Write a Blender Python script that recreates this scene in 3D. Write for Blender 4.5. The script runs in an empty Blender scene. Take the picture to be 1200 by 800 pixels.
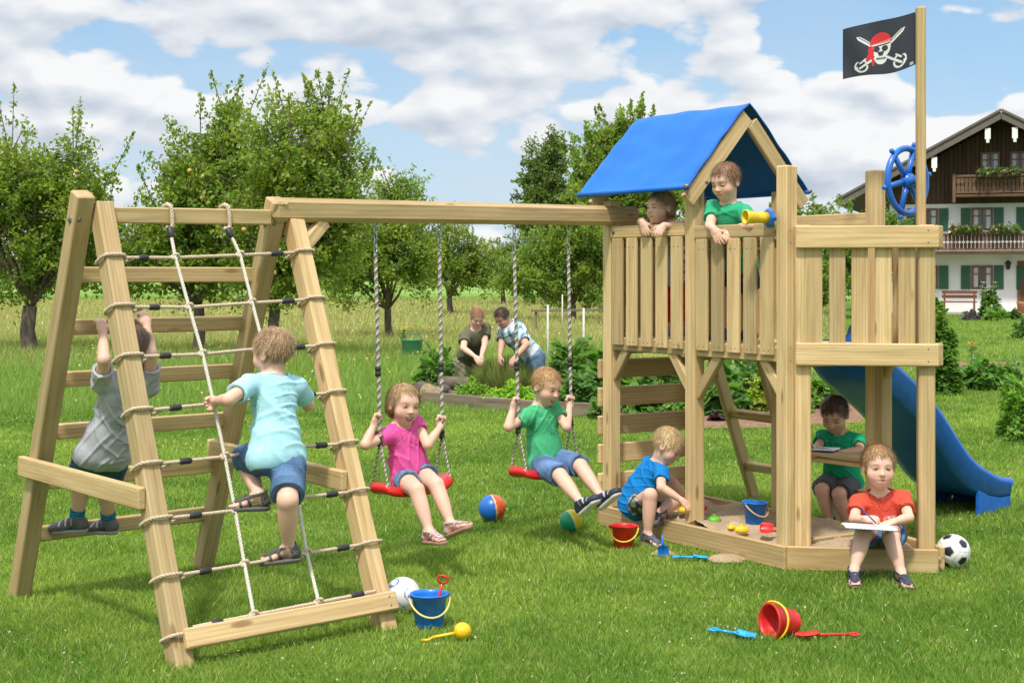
import bpy, math, random
import numpy as np
from mathutils import Vector, Matrix
random.seed(7); rng = np.random.default_rng(7)
SC = bpy.context.scene
COL = SC.collection
FPX, HOR, CX, EYE = 1735.0, 320.0, 600.0, 1.6
def at(px, py, Y):
    "a point of the place, from where it is seen in a 1200 x 800 view and how many metres away it stands"
    return Vector(((px-CX)/FPX*Y, Y, EYE-(py-HOR)/FPX*Y))
def on_ground(px, py, z=0.0):
    return at(px, py, (EYE-z)*FPX/(py-HOR))
def on_plane(px, py, p, n):
    d = Vector(((px-CX)/FPX, 1.0, -(py-HOR)/FPX)); o = Vector((0, 0, EYE))
    return o+d*((Vector(p)-o).dot(Vector(n))/d.dot(Vector(n)))
V = Vector
# ---------------------------------------------------------------- materials
def nt(name):
    m = bpy.data.materials.new(name); m.use_nodes = True
    t = m.node_tree; b = t.nodes['Principled BSDF']
    return m, t, b
def N(t, kind, **kw):
    n = t.nodes.new(kind)
    for k, v in kw.items():
        if k.startswith('i_'):
            key = k[2:]
            key = int(key) if key.isdigit() else key.replace('_', ' ')
            n.inputs[key].default_value = v
        else: setattr(n, k, v)
    return n
def ramp(t, fac, stops, interp='LINEAR'):
    r = t.nodes.new('ShaderNodeValToRGB'); r.color_ramp.interpolation = interp
    e = r.color_ramp.elements
    while len(e) < len(stops): e.new(0.5)
    for q, (p, c) in zip(e, stops):
        q.position = p; q.color = (c[0], c[1], c[2], 1) if len(c) == 3 else c
    t.links.new(fac, r.inputs[0]); return r.outputs[0]
def mixc(t, fac, a, b, mode='MIX'):
    n = t.nodes.new('ShaderNodeMix'); n.data_type = 'RGBA'; n.blend_type = mode
    for sock, v in ((n.inputs[0], fac), (n.inputs[6], a), (n.inputs[7], b)):
        if isinstance(v, (int, float)): sock.default_value = v
        elif isinstance(v, tuple): sock.default_value = (v[0], v[1], v[2], 1)
        else: t.links.new(v, sock)
    return n.outputs[2]
def noise(t, scale, detail=4, rough=0.55, vec=None, dist=0.0):
    n = N(t, 'ShaderNodeTexNoise', i_Scale=scale, i_Detail=detail, i_Roughness=rough, i_Distortion=dist)
    if vec is not None: t.links.new(vec, n.inputs['Vector'])
    return n.outputs[0]
def bump(t, b, h, strength=0.3, dist=0.01):
    n = N(t, 'ShaderNodeBump', i_Strength=strength, i_Distance=dist)
    t.links.new(h, n.inputs['Height']); t.links.new(n.outputs[0], b.inputs['Normal'])
def geo_pos(t):
    return t.nodes.new('ShaderNodeNewGeometry').outputs['Position']
def mapping(t, vec, scale=(1, 1, 1)):
    n = N(t, 'ShaderNodeMapping'); n.inputs['Scale'].default_value = scale
    t.links.new(vec, n.inputs['Vector']); return n.outputs[0]
def simple(name, col, rough=0.5, var=0.12, scale=20, spec=0.5, bmp=0.0, coat=0.0, metal=0.0, sss=0.0):
    m, t, b = nt(name)
    f = noise(t, scale, vec=geo_pos(t))
    lo = tuple(c*(1-var) for c in col); hi = tuple(min(1, c*(1+var)) for c in col)
    t.links.new(ramp(t, f, [(0.3, lo), (0.7, hi)]), b.inputs['Base Color'])
    b.inputs['Roughness'].default_value = rough
    b.inputs['Specular IOR Level'].default_value = spec
    b.inputs['Metallic'].default_value = metal
    if coat: b.inputs['Coat Weight'].default_value = coat
    if sss:
        b.inputs['Subsurface Weight'].default_value = sss; b.inputs['Subsurface Radius'].default_value = (0.02, 0.008, 0.004); b.inputs['Subsurface Scale'].default_value = 0.5
    if bmp: bump(t, b, noise(t, scale*4, vec=geo_pos(t)), bmp, 0.004)
    return m
def attr(t, name, kind='Vector'):
    n = t.nodes.new('ShaderNodeAttribute'); n.attribute_name = name
    return n.outputs[kind]
def wood_mat(name, light, mid, dark, green=0.35):
    m, t, b = nt(name)
    v = attr(t, 'bc')
    v1 = mapping(t, v, (1.6, 26, 26))
    n1 = noise(t, 1.0, 3, 0.6, v1, 0.6)
    grain = N(t, 'ShaderNodeTexWave', wave_type='RINGS', rings_direction='X', i_Scale=9.0, i_Distortion=3.2, i_Detail=2.0)
    grain.inputs['Detail Scale'].default_value = 0.6
    t.links.new(mapping(t, v, (0.35, 2.2, 2.2)), grain.inputs['Vector'])
    c = ramp(t, n1, [(0.25, dark), (0.5, mid), (0.72, light)])
    g = ramp(t, grain.outputs['Color'], [(0.0, (0.74, 0.68, 0.60)), (0.5, (1, 1, 1)), (1, (1, 1, 1))])
    c = mixc(t, 0.55, c, g, 'MULTIPLY')
    big = noise(t, 1.3, 2, 0.5, mapping(t, v, (1, 1, 1)))
    c = mixc(t, ramp(t, big, [(0.42, (0, 0, 0)), (0.66, (green,)*3)]), c, (0.37, 0.33, 0.17))
    per = attr(t, 'bv', 'Fac')                               # every board its own tone
    c = mixc(t, 1.0, c, ramp(t, per, [(0, (0.74, 0.72, 0.68)), (0.5, (0.97, 0.93, 0.86)), (1, (1.14, 1.1, 1.04))]), 'MULTIPLY')
    kn = N(t, 'ShaderNodeTexVoronoi', i_Scale=1.0)
    t.links.new(mapping(t, v, (2.2, 8, 8)), kn.inputs['Vector'])
    c = mixc(t, ramp(t, kn.outputs['Distance'], [(0.0, (0.85,)*3), (0.09, (0.7,)*3), (0.14, (0, 0, 0))]), c, (0.22, 0.12, 0.05))
    fine = noise(t, 1.0, 3, 0.7, mapping(t, v, (8, 260, 260)))
    c = mixc(t, 0.35, c, ramp(t, fine, [(0.3, (0.7, 0.68, 0.65)), (0.6, (1, 1, 1))]), 'MULTIPLY')
    t.links.new(c, b.inputs['Base Color'])
    b.inputs['Roughness'].default_value = 0.62; b.inputs['Specular IOR Level'].default_value = 0.3
    bump(t, b, fine, 0.25, 0.002)
    return m
M = {}
M['wood'] = wood_mat('pine_wood', (0.70, 0.525, 0.30), (0.60, 0.44, 0.23), (0.43, 0.285, 0.138))
M['wood_edge'] = wood_mat('sandpit_wood', (0.66, 0.49, 0.27), (0.56, 0.40, 0.20), (0.44, 0.29, 0.13))
# ---------------------------------------------------------------- object helpers
def tag(o, label=None, cat=None, group=None, kind=None):
    if label: o['label'] = label
    if cat: o['category'] = cat
    if group: o['group'] = group
    if kind: o['kind'] = kind
    return o
def empty(name, loc, label=None, cat=None, group=None):
    o = bpy.data.objects.new(name, None); COL.objects.link(o); o.location = loc
    o.empty_display_size = 0.1
    return tag(o, label, cat, group)
def parent_to(o, p):
    o.parent = p
    l = V((0, 0, 0)); q = p
    while q is not None:
        l += V(q.location); q = q.parent
    o.location = V(o.location) - l
    return o
def np_mesh(name, verts, faces_list, mats, mat_idx=None, smooth=False, attrs=None):
    "faces_list: list of (n,k) int arrays"
    me = bpy.data.meshes.new(name)
    verts = np.asarray(verts, np.float32)
    me.vertices.add(len(verts)); me.vertices.foreach_set('co', verts.ravel())
    faces_list = [np.asarray(f, np.int32) for f in faces_list if len(f)]
    nl = sum(f.size for f in faces_list); npoly = sum(len(f) for f in faces_list)
    me.loops.add(nl); me.loops.foreach_set('vertex_index', np.concatenate([f.ravel() for f in faces_list]))
    me.polygons.add(npoly)
    tot = np.concatenate([np.full(len(f), f.shape[1], np.int32) for f in faces_list])
    st = np.concatenate([[0], np.cumsum(tot)[:-1]]).astype(np.int32)
    me.polygons.foreach_set('loop_start', st)
    try: me.polygons.foreach_set('loop_total', tot)
    except Exception: pass
    if mat_idx is not None: me.polygons.foreach_set('material_index', np.asarray(mat_idx, np.int32))
    me.polygons.foreach_set('use_smooth', np.full(npoly, smooth))
    for m in (mats if isinstance(mats, (list, tuple)) else [mats]): me.materials.append(m)
    for k, (typ, data) in (attrs or {}).items():
        a = me.attributes.new(k, typ, 'POINT')
        data = np.asarray(data, np.float32)
        a.data.foreach_set({'FLOAT': 'value', 'FLOAT_VECTOR': 'vector', 'FLOAT_COLOR': 'color'}[typ], data.ravel())
    me.update(calc_edges=True); me.validate()
    return me
class MB:
    "collects shapes for ONE mesh"
    def __init__(s): s.v = []; s.f = []; s.mi = []; s.sm = []; s.bc = []; s.bv = []; s.n = 0
    def add(s, verts, faces, mi=0, smooth=False, bc=None, bv=0.5):
        verts = [tuple(v) for v in verts]
        s.v += verts; s.f += [tuple(i+s.n for i in f) for f in faces]; s.mi += [mi]*len(faces); s.sm += [smooth]*len(faces)
        s.bc += [tuple(b) for b in (bc if bc is not None else verts)]; s.bv += [bv]*len(verts); s.n += len(verts)
    def build(s, name, mats, parent=None, **tags):
        me = bpy.data.meshes.new(name); me.from_pydata(s.v, [], s.f)
        for m in (mats if isinstance(mats, (list, tuple)) else [mats]): me.materials.append(m)
        me.polygons.foreach_set('material_index', s.mi); me.polygons.foreach_set('use_smooth', s.sm)
        a = me.attributes.new('bc', 'FLOAT_VECTOR', 'POINT'); a.data.foreach_set('vector', np.array(s.bc, np.float32).ravel())
        a = me.attributes.new('bv', 'FLOAT', 'POINT'); a.data.foreach_set('value', np.array(s.bv, np.float32))
        me.update()
        o = bpy.data.objects.new(name, me); COL.objects.link(o)
        if parent is not None: parent_to(o, parent)
        tag(o, tags.get('label'), tags.get('cat'), tags.get('group'), tags.get('kind'))
        return o
def link(name, me, parent=None, **tags):
    o = bpy.data.objects.new(name, me); COL.objects.link(o)
    if parent is not None: parent_to(o, parent)
    tag(o, tags.get('label'), tags.get('cat'), tags.get('group'), tags.get('kind'))
    return o
def cham_box(mb, c, ax, ay, az, hx, hy, hz, bev=0.004, mi=0):
    "bevelled board, centre c, unit axes, half sizes; grain runs along ax"
    seed = (random.uniform(-9, 9), random.uniform(-9, 9), random.uniform(-9, 9)); bv = random.random()
    h = (hx, hy, hz); bev = min(bev, min(h)*0.45)
    A = (V(ax), V(ay), V(az)); verts = []; bc = []; idx = {}
    for sx in (-1, 1):
        for sy in (-1, 1):
            for sz in (-1, 1):
                s = (sx, sy, sz)
                for a in range(3):
                    l = [s[i]*(h[i] if i == a else h[i]-bev) for i in range(3)]
                    idx[(s, a)] = len(verts)
                    verts.append(V(c)+A[0]*l[0]+A[1]*l[1]+A[2]*l[2]); bc.append((l[0]+seed[0], l[1]+seed[1], l[2]+seed[2]))
    faces = []
    def quad(ks):
        p = [verts[k] for k in ks]; n = (p[1]-p[0]).cross(p[2]-p[1]); m = sum(p, V())/len(p)
        faces.append(tuple(ks) if n.dot(m-V(c)) > 0 else tuple(reversed(ks)))
    for a in range(3):
        o = [i for i in range(3) if i != a]
        for s in (-1, 1):
            ks = []
            for (u, w) in ((-1, -1), (1, -1), (1, 1), (-1, 1)):
                t = [0, 0, 0]; t[a] = s; t[o[0]] = u; t[o[1]] = w; ks.append(idx[(tuple(t), a)])
            quad(ks)
        for u in (-1, 1):
            for w in (-1, 1):
                t1 = [0, 0, 0]; t1[a] = -1; t1[o[0]] = u; t1[o[1]] = w; t2 = list(t1); t2[a] = 1
                quad([idx[(tuple(t1), o[0])], idx[(tuple(t2), o[0])], idx[(tuple(t2), o[1])], idx[(tuple(t1), o[1])]])
    for sx in (-1, 1):
        for sy in (-1, 1):
            for sz in (-1, 1):
                quad([idx[((sx, sy, sz), k)] for k in range(3)])
    mb.add(verts, faces, mi, False, bc, bv)
def beam(p0, p1, w, t, side=None, mb=None, bev=0.005, mi=0):
    "a board from p0 to p1; t is measured along `side`, w across it"
    p0 = V(p0); p1 = V(p1); ax = (p1-p0).normalized()
    side = V(side) if side is not None else V((0, 0, 1)).cross(ax)
    side = (side-ax*side.dot(ax)).normalized(); up = ax.cross(side).normalized()
    m = mb or MB()
    cham_box(m, (p0+p1)/2, ax, side, up, (p1-p0).length/2, t/2, w/2, bev, mi)
    return m
def tube(mb, pts, r, seg=8, mi=0, cap=True, smooth=True):
    pts = [V(p) for p in pts]; n = len(pts)
    rs = r if isinstance(r, (list, tuple)) else [r]*n
    t0 = (pts[1]-pts[0]).normalized(); up = V((0, 0, 1)) if abs(t0.z) < 0.9 else V((1, 0, 0))
    a = t0.cross(up).normalized(); verts = []
    for i, p in enumerate(pts):
        t = (pts[min(i+1, n-1)]-pts[max(i-1, 0)]).normalized()
        a = (a-t*a.dot(t)).normalized(); b = t.cross(a)
        for k in range(seg):
            q = 2*math.pi*k/seg; verts.append(p+(a*math.cos(q)+b*math.sin(q))*rs[i])
    f = [(i*seg+k, i*seg+(k+1) % seg, (i+1)*seg+(k+1) % seg, (i+1)*seg+k) for i in range(n-1) for k in range(seg)]
    if cap: f += [tuple(range(seg))[::-1], tuple(range((n-1)*seg, n*seg))]
    mb.add(verts, f, mi, smooth)
def rope(mb, pts, r=0.009, pitch=0.045, step=0.007, mi=0):
    "three twisted strands along a path"
    P = [V(p) for p in pts]; out = []
    for a, b in zip(P[:-1], P[1:]):
        k = max(1, int((b-a).length/step)); out += [a.lerp(b, i/k) for i in range(k)]
    out.append(P[-1]); n = len(out)
    if n < 3: return
    t0 = (out[1]-out[0]).normalized(); up = V((0, 0, 1)) if abs(t0.z) < 0.9 else V((1, 0, 0)); a = t0.cross(up).normalized()
    fr = []; s = 0
    for i, p in enumerate(out):
        t = (out[min(i+1, n-1)]-out[max(i-1, 0)]).normalized(); a = (a-t*a.dot(t)).normalized(); b = t.cross(a)
        fr.append((p, a.copy(), b, s)); s += (out[min(i+1, n-1)]-p).length
    for k in range(3):
        q = [p+(a*math.cos(2*math.pi*(k/3+s/pitch))+b*math.sin(2*math.pi*(k/3+s/pitch)))*r*0.52 for p, a, b, s in fr]
        tube(mb, q, r*0.56, 5, mi if isinstance(mi, int) else mi[k])
def lathe(mb, c, axis, prof, seg=24, mi=0, smooth=True):
    "prof: list of (distance along axis, radius)"
    ax = V(axis).normalized(); u = ax.cross(V((0, 0, 1)) if abs(ax.z) < 0.9 else V((1, 0, 0))).normalized(); w = ax.cross(u)
    verts = []
    for d, r in prof:
        for k in range(seg):
            q = 2*math.pi*k/seg; verts.append(V(c)+ax*d+(u*math.cos(q)+w*math.sin(q))*r)
    n = len(prof)
    f = [(i*seg+k, i*seg+(k+1) % seg, (i+1)*seg+(k+1) % seg, (i+1)*seg+k) for i in range(n-1) for k in range(seg)]
    mb.add(verts, [x[::-1] for x in f], mi, smooth)
def copy_tree(o, parent=None):
    c = o.copy(); COL.objects.link(c); c.parent = parent
    for ch in o.children: copy_tree(ch, c)
    return c
# ---------------------------------------------------------------- camera, light, sky
cam = bpy.data.objects.new('camera', bpy.data.cameras.new('camera')); COL.objects.link(cam)
cam.location = (0, 0, EYE); cam.rotation_euler = (math.radians(90), 0, 0)
cam.data.sensor_width = 36; cam.data.lens = 36*FPX/1200; cam.data.shift_y = -(400-HOR)/1200
cam.data.clip_end = 3000; cam.data.clip_start = 0.1
SC.camera = cam
# ================================================================ CLIMBING FRAME, SWINGS
G0 = V((0, 0, 0)); UP = V((0, 0, 1))
M['rope'] = simple('hemp_rope', (0.56, 0.45, 0.33), 0.9, 0.25, 160, 0.1, 0.5)
M['rope_white'] = simple('pale_rope', (0.66, 0.62, 0.52), 0.9, 0.2, 160, 0.1, 0.5)
M['swing_rope'] = simple('speckled_swing_rope', (0.36, 0.33, 0.29), 0.9, 0.6, 130, 0.1, 0.5)
M['rope_dark'] = simple('dark_strand', (0.17, 0.15, 0.13), 0.9, 0.5, 130, 0.1, 0.5)
M['black'] = simple('black_plastic', (0.02, 0.02, 0.022), 0.5, 0.2, 60)
M['steel'] = simple('galvanised_steel', (0.45, 0.46, 0.47), 0.35, 0.2, 60, metal=0.9)
M['rust'] = simple('bolt_head', (0.20, 0.19, 0.18), 0.45, 0.3, 90, metal=0.6)
def bolt(p, n, parent, r=0.009, name='bolt'):
    mb = MB(); n = V(n).normalized()
    lathe(mb, V(p)-n*0.012, n, [(0, r*1.5), (0.0135, r*1.5), (0.015, r*1.3), (0.015, r), (0.021, r*0.8), (0.022, 0)], 12)
    return mb.build(name, M['rust'], parent)
def screw(p, n, parent):
    mb = MB(); lathe(mb, V(p), V(n), [(0.0, 0.0045), (0.0006, 0.0045), (0.0007, 0)], 8); return mb.build('screw', M['rust'], parent)
def wood(name, p0, p1, w, t, side, parent, bev=0.006, mat='wood'):
    return beam(p0, p1, w, t, side, bev=bev).build(name, M[mat], parent)
F1 = on_ground(213, 780); F2 = on_ground(452, 735); B1 = on_ground(22, 697); B2 = on_ground(237, 664)
gx = ((F2-F1)+(B2-B1)).normalized()                      # along the frame's top bar
gn = UP.cross(gx).normalized()                           # towards the back of the frame
AL = (F1+B1)/2; AR = (F2+B2)/2
ZT = 1.93
frame = empty('swing_set', (AL+AR)/2, 'tall A-shaped wooden climbing frame with plank rungs and a long swing beam', 'climbing frame')
tF1 = AL+gx*0.045+UP*1.90; tF2 = AR+gx*0.05+UP*1.845; tB1 = AL-gx*0.045+UP*1.95; tB2 = AR-gx*0.05+UP*1.955
def leg_at(b, t, py):
    "the point of a leg seen at picture height py"
    lo, hi = 0.0, 1.0
    for _ in range(40):
        m = (lo+hi)/2; q = b.lerp(t, m); y = HOR+(EYE-q.z)*FPX/q.y
        if y > py: lo = m
        else: hi = m
    return b.lerp(t, lo)
for b, t in ((F1, tF1), (F2, tF2), (B1, tB1), (B2, tB2)):
    wood('leg', b-UP*0.02+(b-t).normalized()*0.02, t+(t-b).normalized()*0.01, 0.09, 0.085, gx, frame)
LF1 = lambda py: leg_at(F1, tF1, py)
crossL = AL+UP*1.865+gx*0.09; crossR = AR+UP*1.875-gx*0.095
wood('top_bar', crossL, crossR, 0.075, 0.055, gn, frame)
# swing beam, from the frame's far apex to the tower
P3 = on_ground(922, 664); ta = V((-0.54, 0.842, 0)).normalized(); tv = V((0.842, 0.54, 0)).normalized()
P2 = P3+ta*0.78; P1 = P3+ta*1.60; TW = 0.68
P4 = P1+tv*TW; P5 = P2+tv*TW; P7 = P3+tv*TW; P6 = on_ground(1085, 668); P6.z = 0
bs = AR+gn*0.02+UP*1.915; be = P1+UP*1.965+tv*0.03
bd = (be-bs).normalized()
wood('swing_beam', bs-bd*0.09, be+bd*0.20, 0.122, 0.105, bd.cross(UP), frame, 0.026)
wood('brace', leg_at(F2, tF2, 300)+gn*0.03-bd*0.02, bs+bd*0.27-UP*0.055, 0.07, 0.05, bd.cross(UP), frame)
# rungs at the back, side braces, foot board
for py in (322, 384, 446, 508, 567, 629):
    a = leg_at(B1, tB1, py)
    a = a+(gn)*0.055+gx*0.0; b = a+gx*((B2-B1).length+0.03)
    wood('rung', a, b, 0.075, 0.038, gn, frame)
for (F, tF, B, tB, sgn) in ((F1, tF1, B1, tB1, -1), (F2, tF2, B2, tB2, 1)):
    f = F.lerp(tF, 0.345); b = B.lerp(tB, 0.345); d = (f-b).normalized()
    o = gx*(-0.062 if sgn < 0 else -0.062)
    wood('side_brace', b-d*0.07+o*1.0, f+d*0.03+o, 0.095, 0.036, gx, frame)
    bolt(F.lerp(tF, 0.36)+gx*0.043, gx, frame); 
    bolt((tB.lerp(B, 0.055))-gx*0.043, -gx, frame, 0.012)
    bolt((tB.lerp(B, 0.055))-gx*0.02-gn*0.045, -gn+gx*0.0, frame, 0.009)
fs = (tF1-F1).normalized(); fo = gx.cross(fs).normalized()
if fo.y > 0: fo = -fo                                    # out of the net side, towards the lawn
a = F1.lerp(tF1, 0.045)+fo*0.062; b = F2.lerp(tF2, 0.05)+fo*0.062
wood('foot_board', a-gx*0.0, b+gx*0.045, 0.085, 0.036, fo, frame)
for q in (a+gx*0.04, b-gx*0.0):
    for e in (-0.02, 0.02): screw(q+fs*e+fo*0.018, fo, frame)
# rope net
net = empty('climbing_net', F1.lerp(F2, 0.5), 'beige knotted rope net stretched across the front of the climbing frame', 'rope net')
NP = F1.lerp(tF1, 0.5)+fo*0.02
def net_pt(px, py, off=0.0): return on_plane(px, py, NP+fo*off, fo)
vr = [[(198, 262), (205, 302), (221, 360), (237, 415), (250, 473), (263, 535), (275, 598), (286, 661), (299, 722)],
      [(265, 264), (281, 299), (295, 355), (309, 408), (322, 465), (336, 524), (348, 583), (359, 648), (372, 708)]]
ly = [(302, 297), (360, 352), (418, 406), (481, 461), (544, 520), (608, 576), (675, 637), (744, 698)]
def wrap(c, ax_leg, hw, ht, r=0.009):
    "a loop of rope round a leg"
    u = gx; w = ax_leg.cross(gx).normalized(); pts = []
    for k in range(17):
        q = 2*math.pi*k/16; x = math.cos(q); y = math.sin(q); m = (abs(x)**5+abs(y)**5)**0.2
        pts.append(c+u*hw*x/m+w*ht*y/m)
    return pts
kn = []
for i, (yl, yr) in enumerate(ly):
    l = leg_at(F1, tF1, yl+2); r = leg_at(F2, tF2, yr+1); mb = MB()
    mids = [net_pt(*vr[0][i+1]), net_pt(*vr[1][i+1])]
    st = l+fo*0.02+gx*0.05; en = r+fo*0.02-gx*0.05
    if i == 7:
        st = l+fo*0.05+gx*0.05+UP*0.02; en = r+fo*0.05-gx*0.05+UP*0.02; mids = [st.lerp(en, 0.31), st.lerp(en, 0.665)]
    rope(mb, [st]+mids+[en], 0.0085)
    rope(mb, wrap(l, fs, 0.056, 0.056), 0.0085); rope(mb, wrap(r, fs, 0.056, 0.056), 0.0085)
    rope(mb, [l+gx*0.05-fo*0.03-UP*0.012, st+(mids[0]-st)*0.2-UP*0.004], 0.0075)
    ro = mb.build('cross_rope', M['rope'], net)
    cb = MB()
    p = st.lerp(mids[0], 0.30); q = st.lerp(mids[0], 0.48); tube(cb, [p, p.lerp(q, 0.1), p.lerp(q, 0.9), q], [0.011, 0.0145, 0.0145, 0.011], 10)
    cb.build('rope_clamp', M['black'], ro); cb = MB()
    p = en.lerp(mids[1], 0.22); q = en.lerp(mids[1], 0.44); tube(cb, [p, p.lerp(q, 0.1), p.lerp(q, 0.9), q], [0.011, 0.0145, 0.0145, 0.011], 10)
    cb.build('rope_clamp', M['black'], ro)
    kn.append(mids)
for j in (0, 1):
    mb = MB(); top = net_pt(*vr[j][0])
    bar = on_plane(vr[j][0][0]-2, 253, crossL, gn)
    loop = []
    for k in range(15):
        q = math.radians(-80+340*k/14); loop.append(bar+gn*0.048*math.cos(q+math.pi)*-1+UP*(0.012+0.052*math.sin(q)))
    loop = [bar-gn*0.05-UP*0.05, bar-gn*0.046, bar-gn*0.036+UP*0.046, bar+UP*0.055, bar+gn*0.036+UP*0.046, bar+gn*0.044, bar+gn*0.03-UP*0.05, top.lerp(kn[0][j], 0.15)]
    rope(mb, loop, 0.010)
    rope(mb, [loop[0], top.lerp(kn[0][j], 0.15)], 0.010)
    rope(mb, [top.lerp(kn[0][j], 0.12)]+[k[j]+fo*0.004 for k in kn], 0.0085, mi=1)
    for k in kn:
        for z in range(3):
            c = k[j]; q = [c+(gx*math.cos(a+z)+UP*math.sin(a+z)*0.9)*0.017+fo*(0.010*math.sin(2*a+z*2)+0.003) for a in [i*0.5 for i in range(13)]]
            rope(mb, q, 0.0065)
    vo = mb.build('upright_rope', [M['rope'], M['rope_white']], net)
    cb = MB(); p = top.lerp(kn[0][j], 0.10); q = top.lerp(kn[0][j], 0.42); tube(cb, [p, p.lerp(q, 0.1), p.lerp(q, 0.9), q], [0.012, 0.017, 0.015, 0.011], 10); cb.build('rope_clamp', M['black'], vo)
# swings
M['red_seat'] = simple('red_swing_plastic', (0.62, 0.016, 0.014), 0.32, 0.06, 8, 0.5, coat=0.2)
bdh = V((bd.x, bd.y, 0)).normalized(); bf = V((bdh.y, -bdh.x, 0))        # bf: the way the swings face
def beam_at(px):
    t = (((px-CX)/FPX)*bs.y-bs.x)/(bd.x-((px-CX)/FPX)*bd.y); return bs+bd*t
def swing(pxs, y_seat, label, sway):
    a, b = beam_at(pxs[0]), beam_at(pxs[1]); mid = (a+b)/2
    root = empty('swing', (mid.x, mid.y, 0), label, 'swing', 'swings hanging from the wooden beam')
    zs = EYE-(y_seat-HOR)/FPX*mid.y
    sm = V((mid.x, mid.y, zs))+bf*sway
    half = (b-a).length/2*0.97
    # seat: a curved flexible plastic board
    mb = MB(); nu, nvv = 25, 11; vt = []; 
    def seat_pt(u, w, side):
        L = half+0.012
        x = u*L; hwid = 0.088*(1-0.20*abs(u)**6)
        edge = max(0, 1-(1-abs(w))*3.5); thick = 0.024*(1-0.6*edge**2)
        z = 0.022*(u*u)+0.016*abs(u)**8-0.016*(abs(w)**4)
        return sm+bdh*x+bf*(w*hwid)+UP*(z+side*thick)
    for side in (1, -1):
        for i in range(nu):
            for j in range(nvv): vt.append(seat_pt(-1+2*i/(nu-1), -1+2*j/(nvv-1), side))
    fc = []; o = nu*nvv
    for i in range(nu-1):
        for j in range(nvv-1):
            q = (i*nvv+j, (i+1)*nvv+j, (i+1)*nvv+j+1, i*nvv+j+1); fc.append(q[::-1]); fc.append(tuple(k+o for k in q))
    rim = [(i*nvv) for i in range(nu)]+[((nu-1)*nvv+j) for j in range(1, nvv)]+[(i*nvv+nvv-1) for i in range(nu-2, -1, -1)]+[j for j in range(nvv-2, 0, -1)]
    for k in range(len(rim)): p, q = rim[k], rim[(k+1) % len(rim)]; fc.append((p, q, q+o, p+o))
    mb.add(vt, fc, 0, True)
    seat = mb.build('seat', M['red_seat'], root)
    for m_ in (a, b):
        g = 1 if m_ is b else -1; mb = MB()
        hook = V((m_.x, m_.y, m_.z-0.055))
        end = sm+bdh*half*g+UP*0.05; j = end+UP*0.20+(hook-end)*0.02
        top = hook-UP*0.17
        rope(mb, [top, j], 0.0108, 0.042, 0.007, (0, 1, 2))
        rope(mb, [j, end+bf*0.062-UP*0.02], 0.0068, 0.026, 0.007, (0, 1, 2)); rope(mb, [j, end-bf*0.062-UP*0.02], 0.0068, 0.026, 0.007, (0, 1, 2))
        ro = mb.build('rope', [M['rope_white'], M['swing_rope'], M['rope_dark']], root)
        mb = MB()
        for k, z in enumerate((0.0, 0.035, 0.070, 0.105, 0.14)):
            c = hook-UP*(z+0.01); u = bdh if k % 2 else bf
            tube(mb, [c+(u*math.cos(q)*0.010+UP*math.sin(q)*0.021) for q in [i*math.pi/6 for i in range(13)]], 0.0033, 6)
        mb.build('chain', M['steel'], ro)
        for zc, ln in ((end.z+0.20, 0.055), (sm.z+0.62, 0.055)):
            t = (zc-end.z)/(top.z-end.z); p = end.lerp(top, t); q = end.lerp(top, t+ln/(top.z-end.z)); mb = MB()
            tube(mb, [p, p.lerp(q, .1), p.lerp(q, .45), p.lerp(q, .5), p.lerp(q, .55), p.lerp(q, .9), q], [.012, .0165, .0165, .013, .0165, .0165, .012], 10)
            mb.build('rope_clamp', M['black'], ro)
    ends = []
    for m_, g in ((a, -1), (b, 1)): ends.append((V((m_.x, m_.y, m_.z-0.22)), sm+bdh*half*g+UP*0.25))
    return sm, ends, root
sw1, ends1, _ = swing((440, 515), 572, 'red plastic swing seat on speckled ropes carrying the girl in the pink top', 0.03)
sw2, ends2, _ = swing((602.5, 666), 553, 'red plastic swing seat on speckled ropes carrying the boy in the green T-shirt', 0.03)
# ================================================================ TOWER
tower = empty('play_tower', P3.lerp(P4, 0.5), 'wooden play tower with slatted railings, blue canvas roof and pointed lookout deck', 'play tower')
PS = 0.085
def post(p, z1, z0=0.0, s=PS, side=None, name='post'):
    return wood(name, V((p.x, p.y, z0)), V((p.x, p.y, z1)), s, s, side or ta, tower, 0.007)
post(P1, 2.06); post(P2, 2.10); post(P4, 2.06); post(P5, 2.10); post(P3, 2.185); post(P7, 2.185)
bx = (P6-P3).normalized(); bn = V((bx.y, -bx.x, 0))                 # bow side
if bn.y > 0: bn = -bn
pe = P3+bx*0.085
post(V((pe.x, pe.y, 0)), 1.86, 0.0, 0.085, bx); post(P6, 1.86, 0.0, 0.088, bx)
cx7 = P7+V((0.03, 0.06, 0)); post(P7+(P6-P7).normalized()*0.085, 1.86, 0.0, 0.07, (P6-P7).normalized())
DZ = 1.20
out = V((-tv.x, -tv.y, 0))                                          # outwards from the long front side
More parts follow.
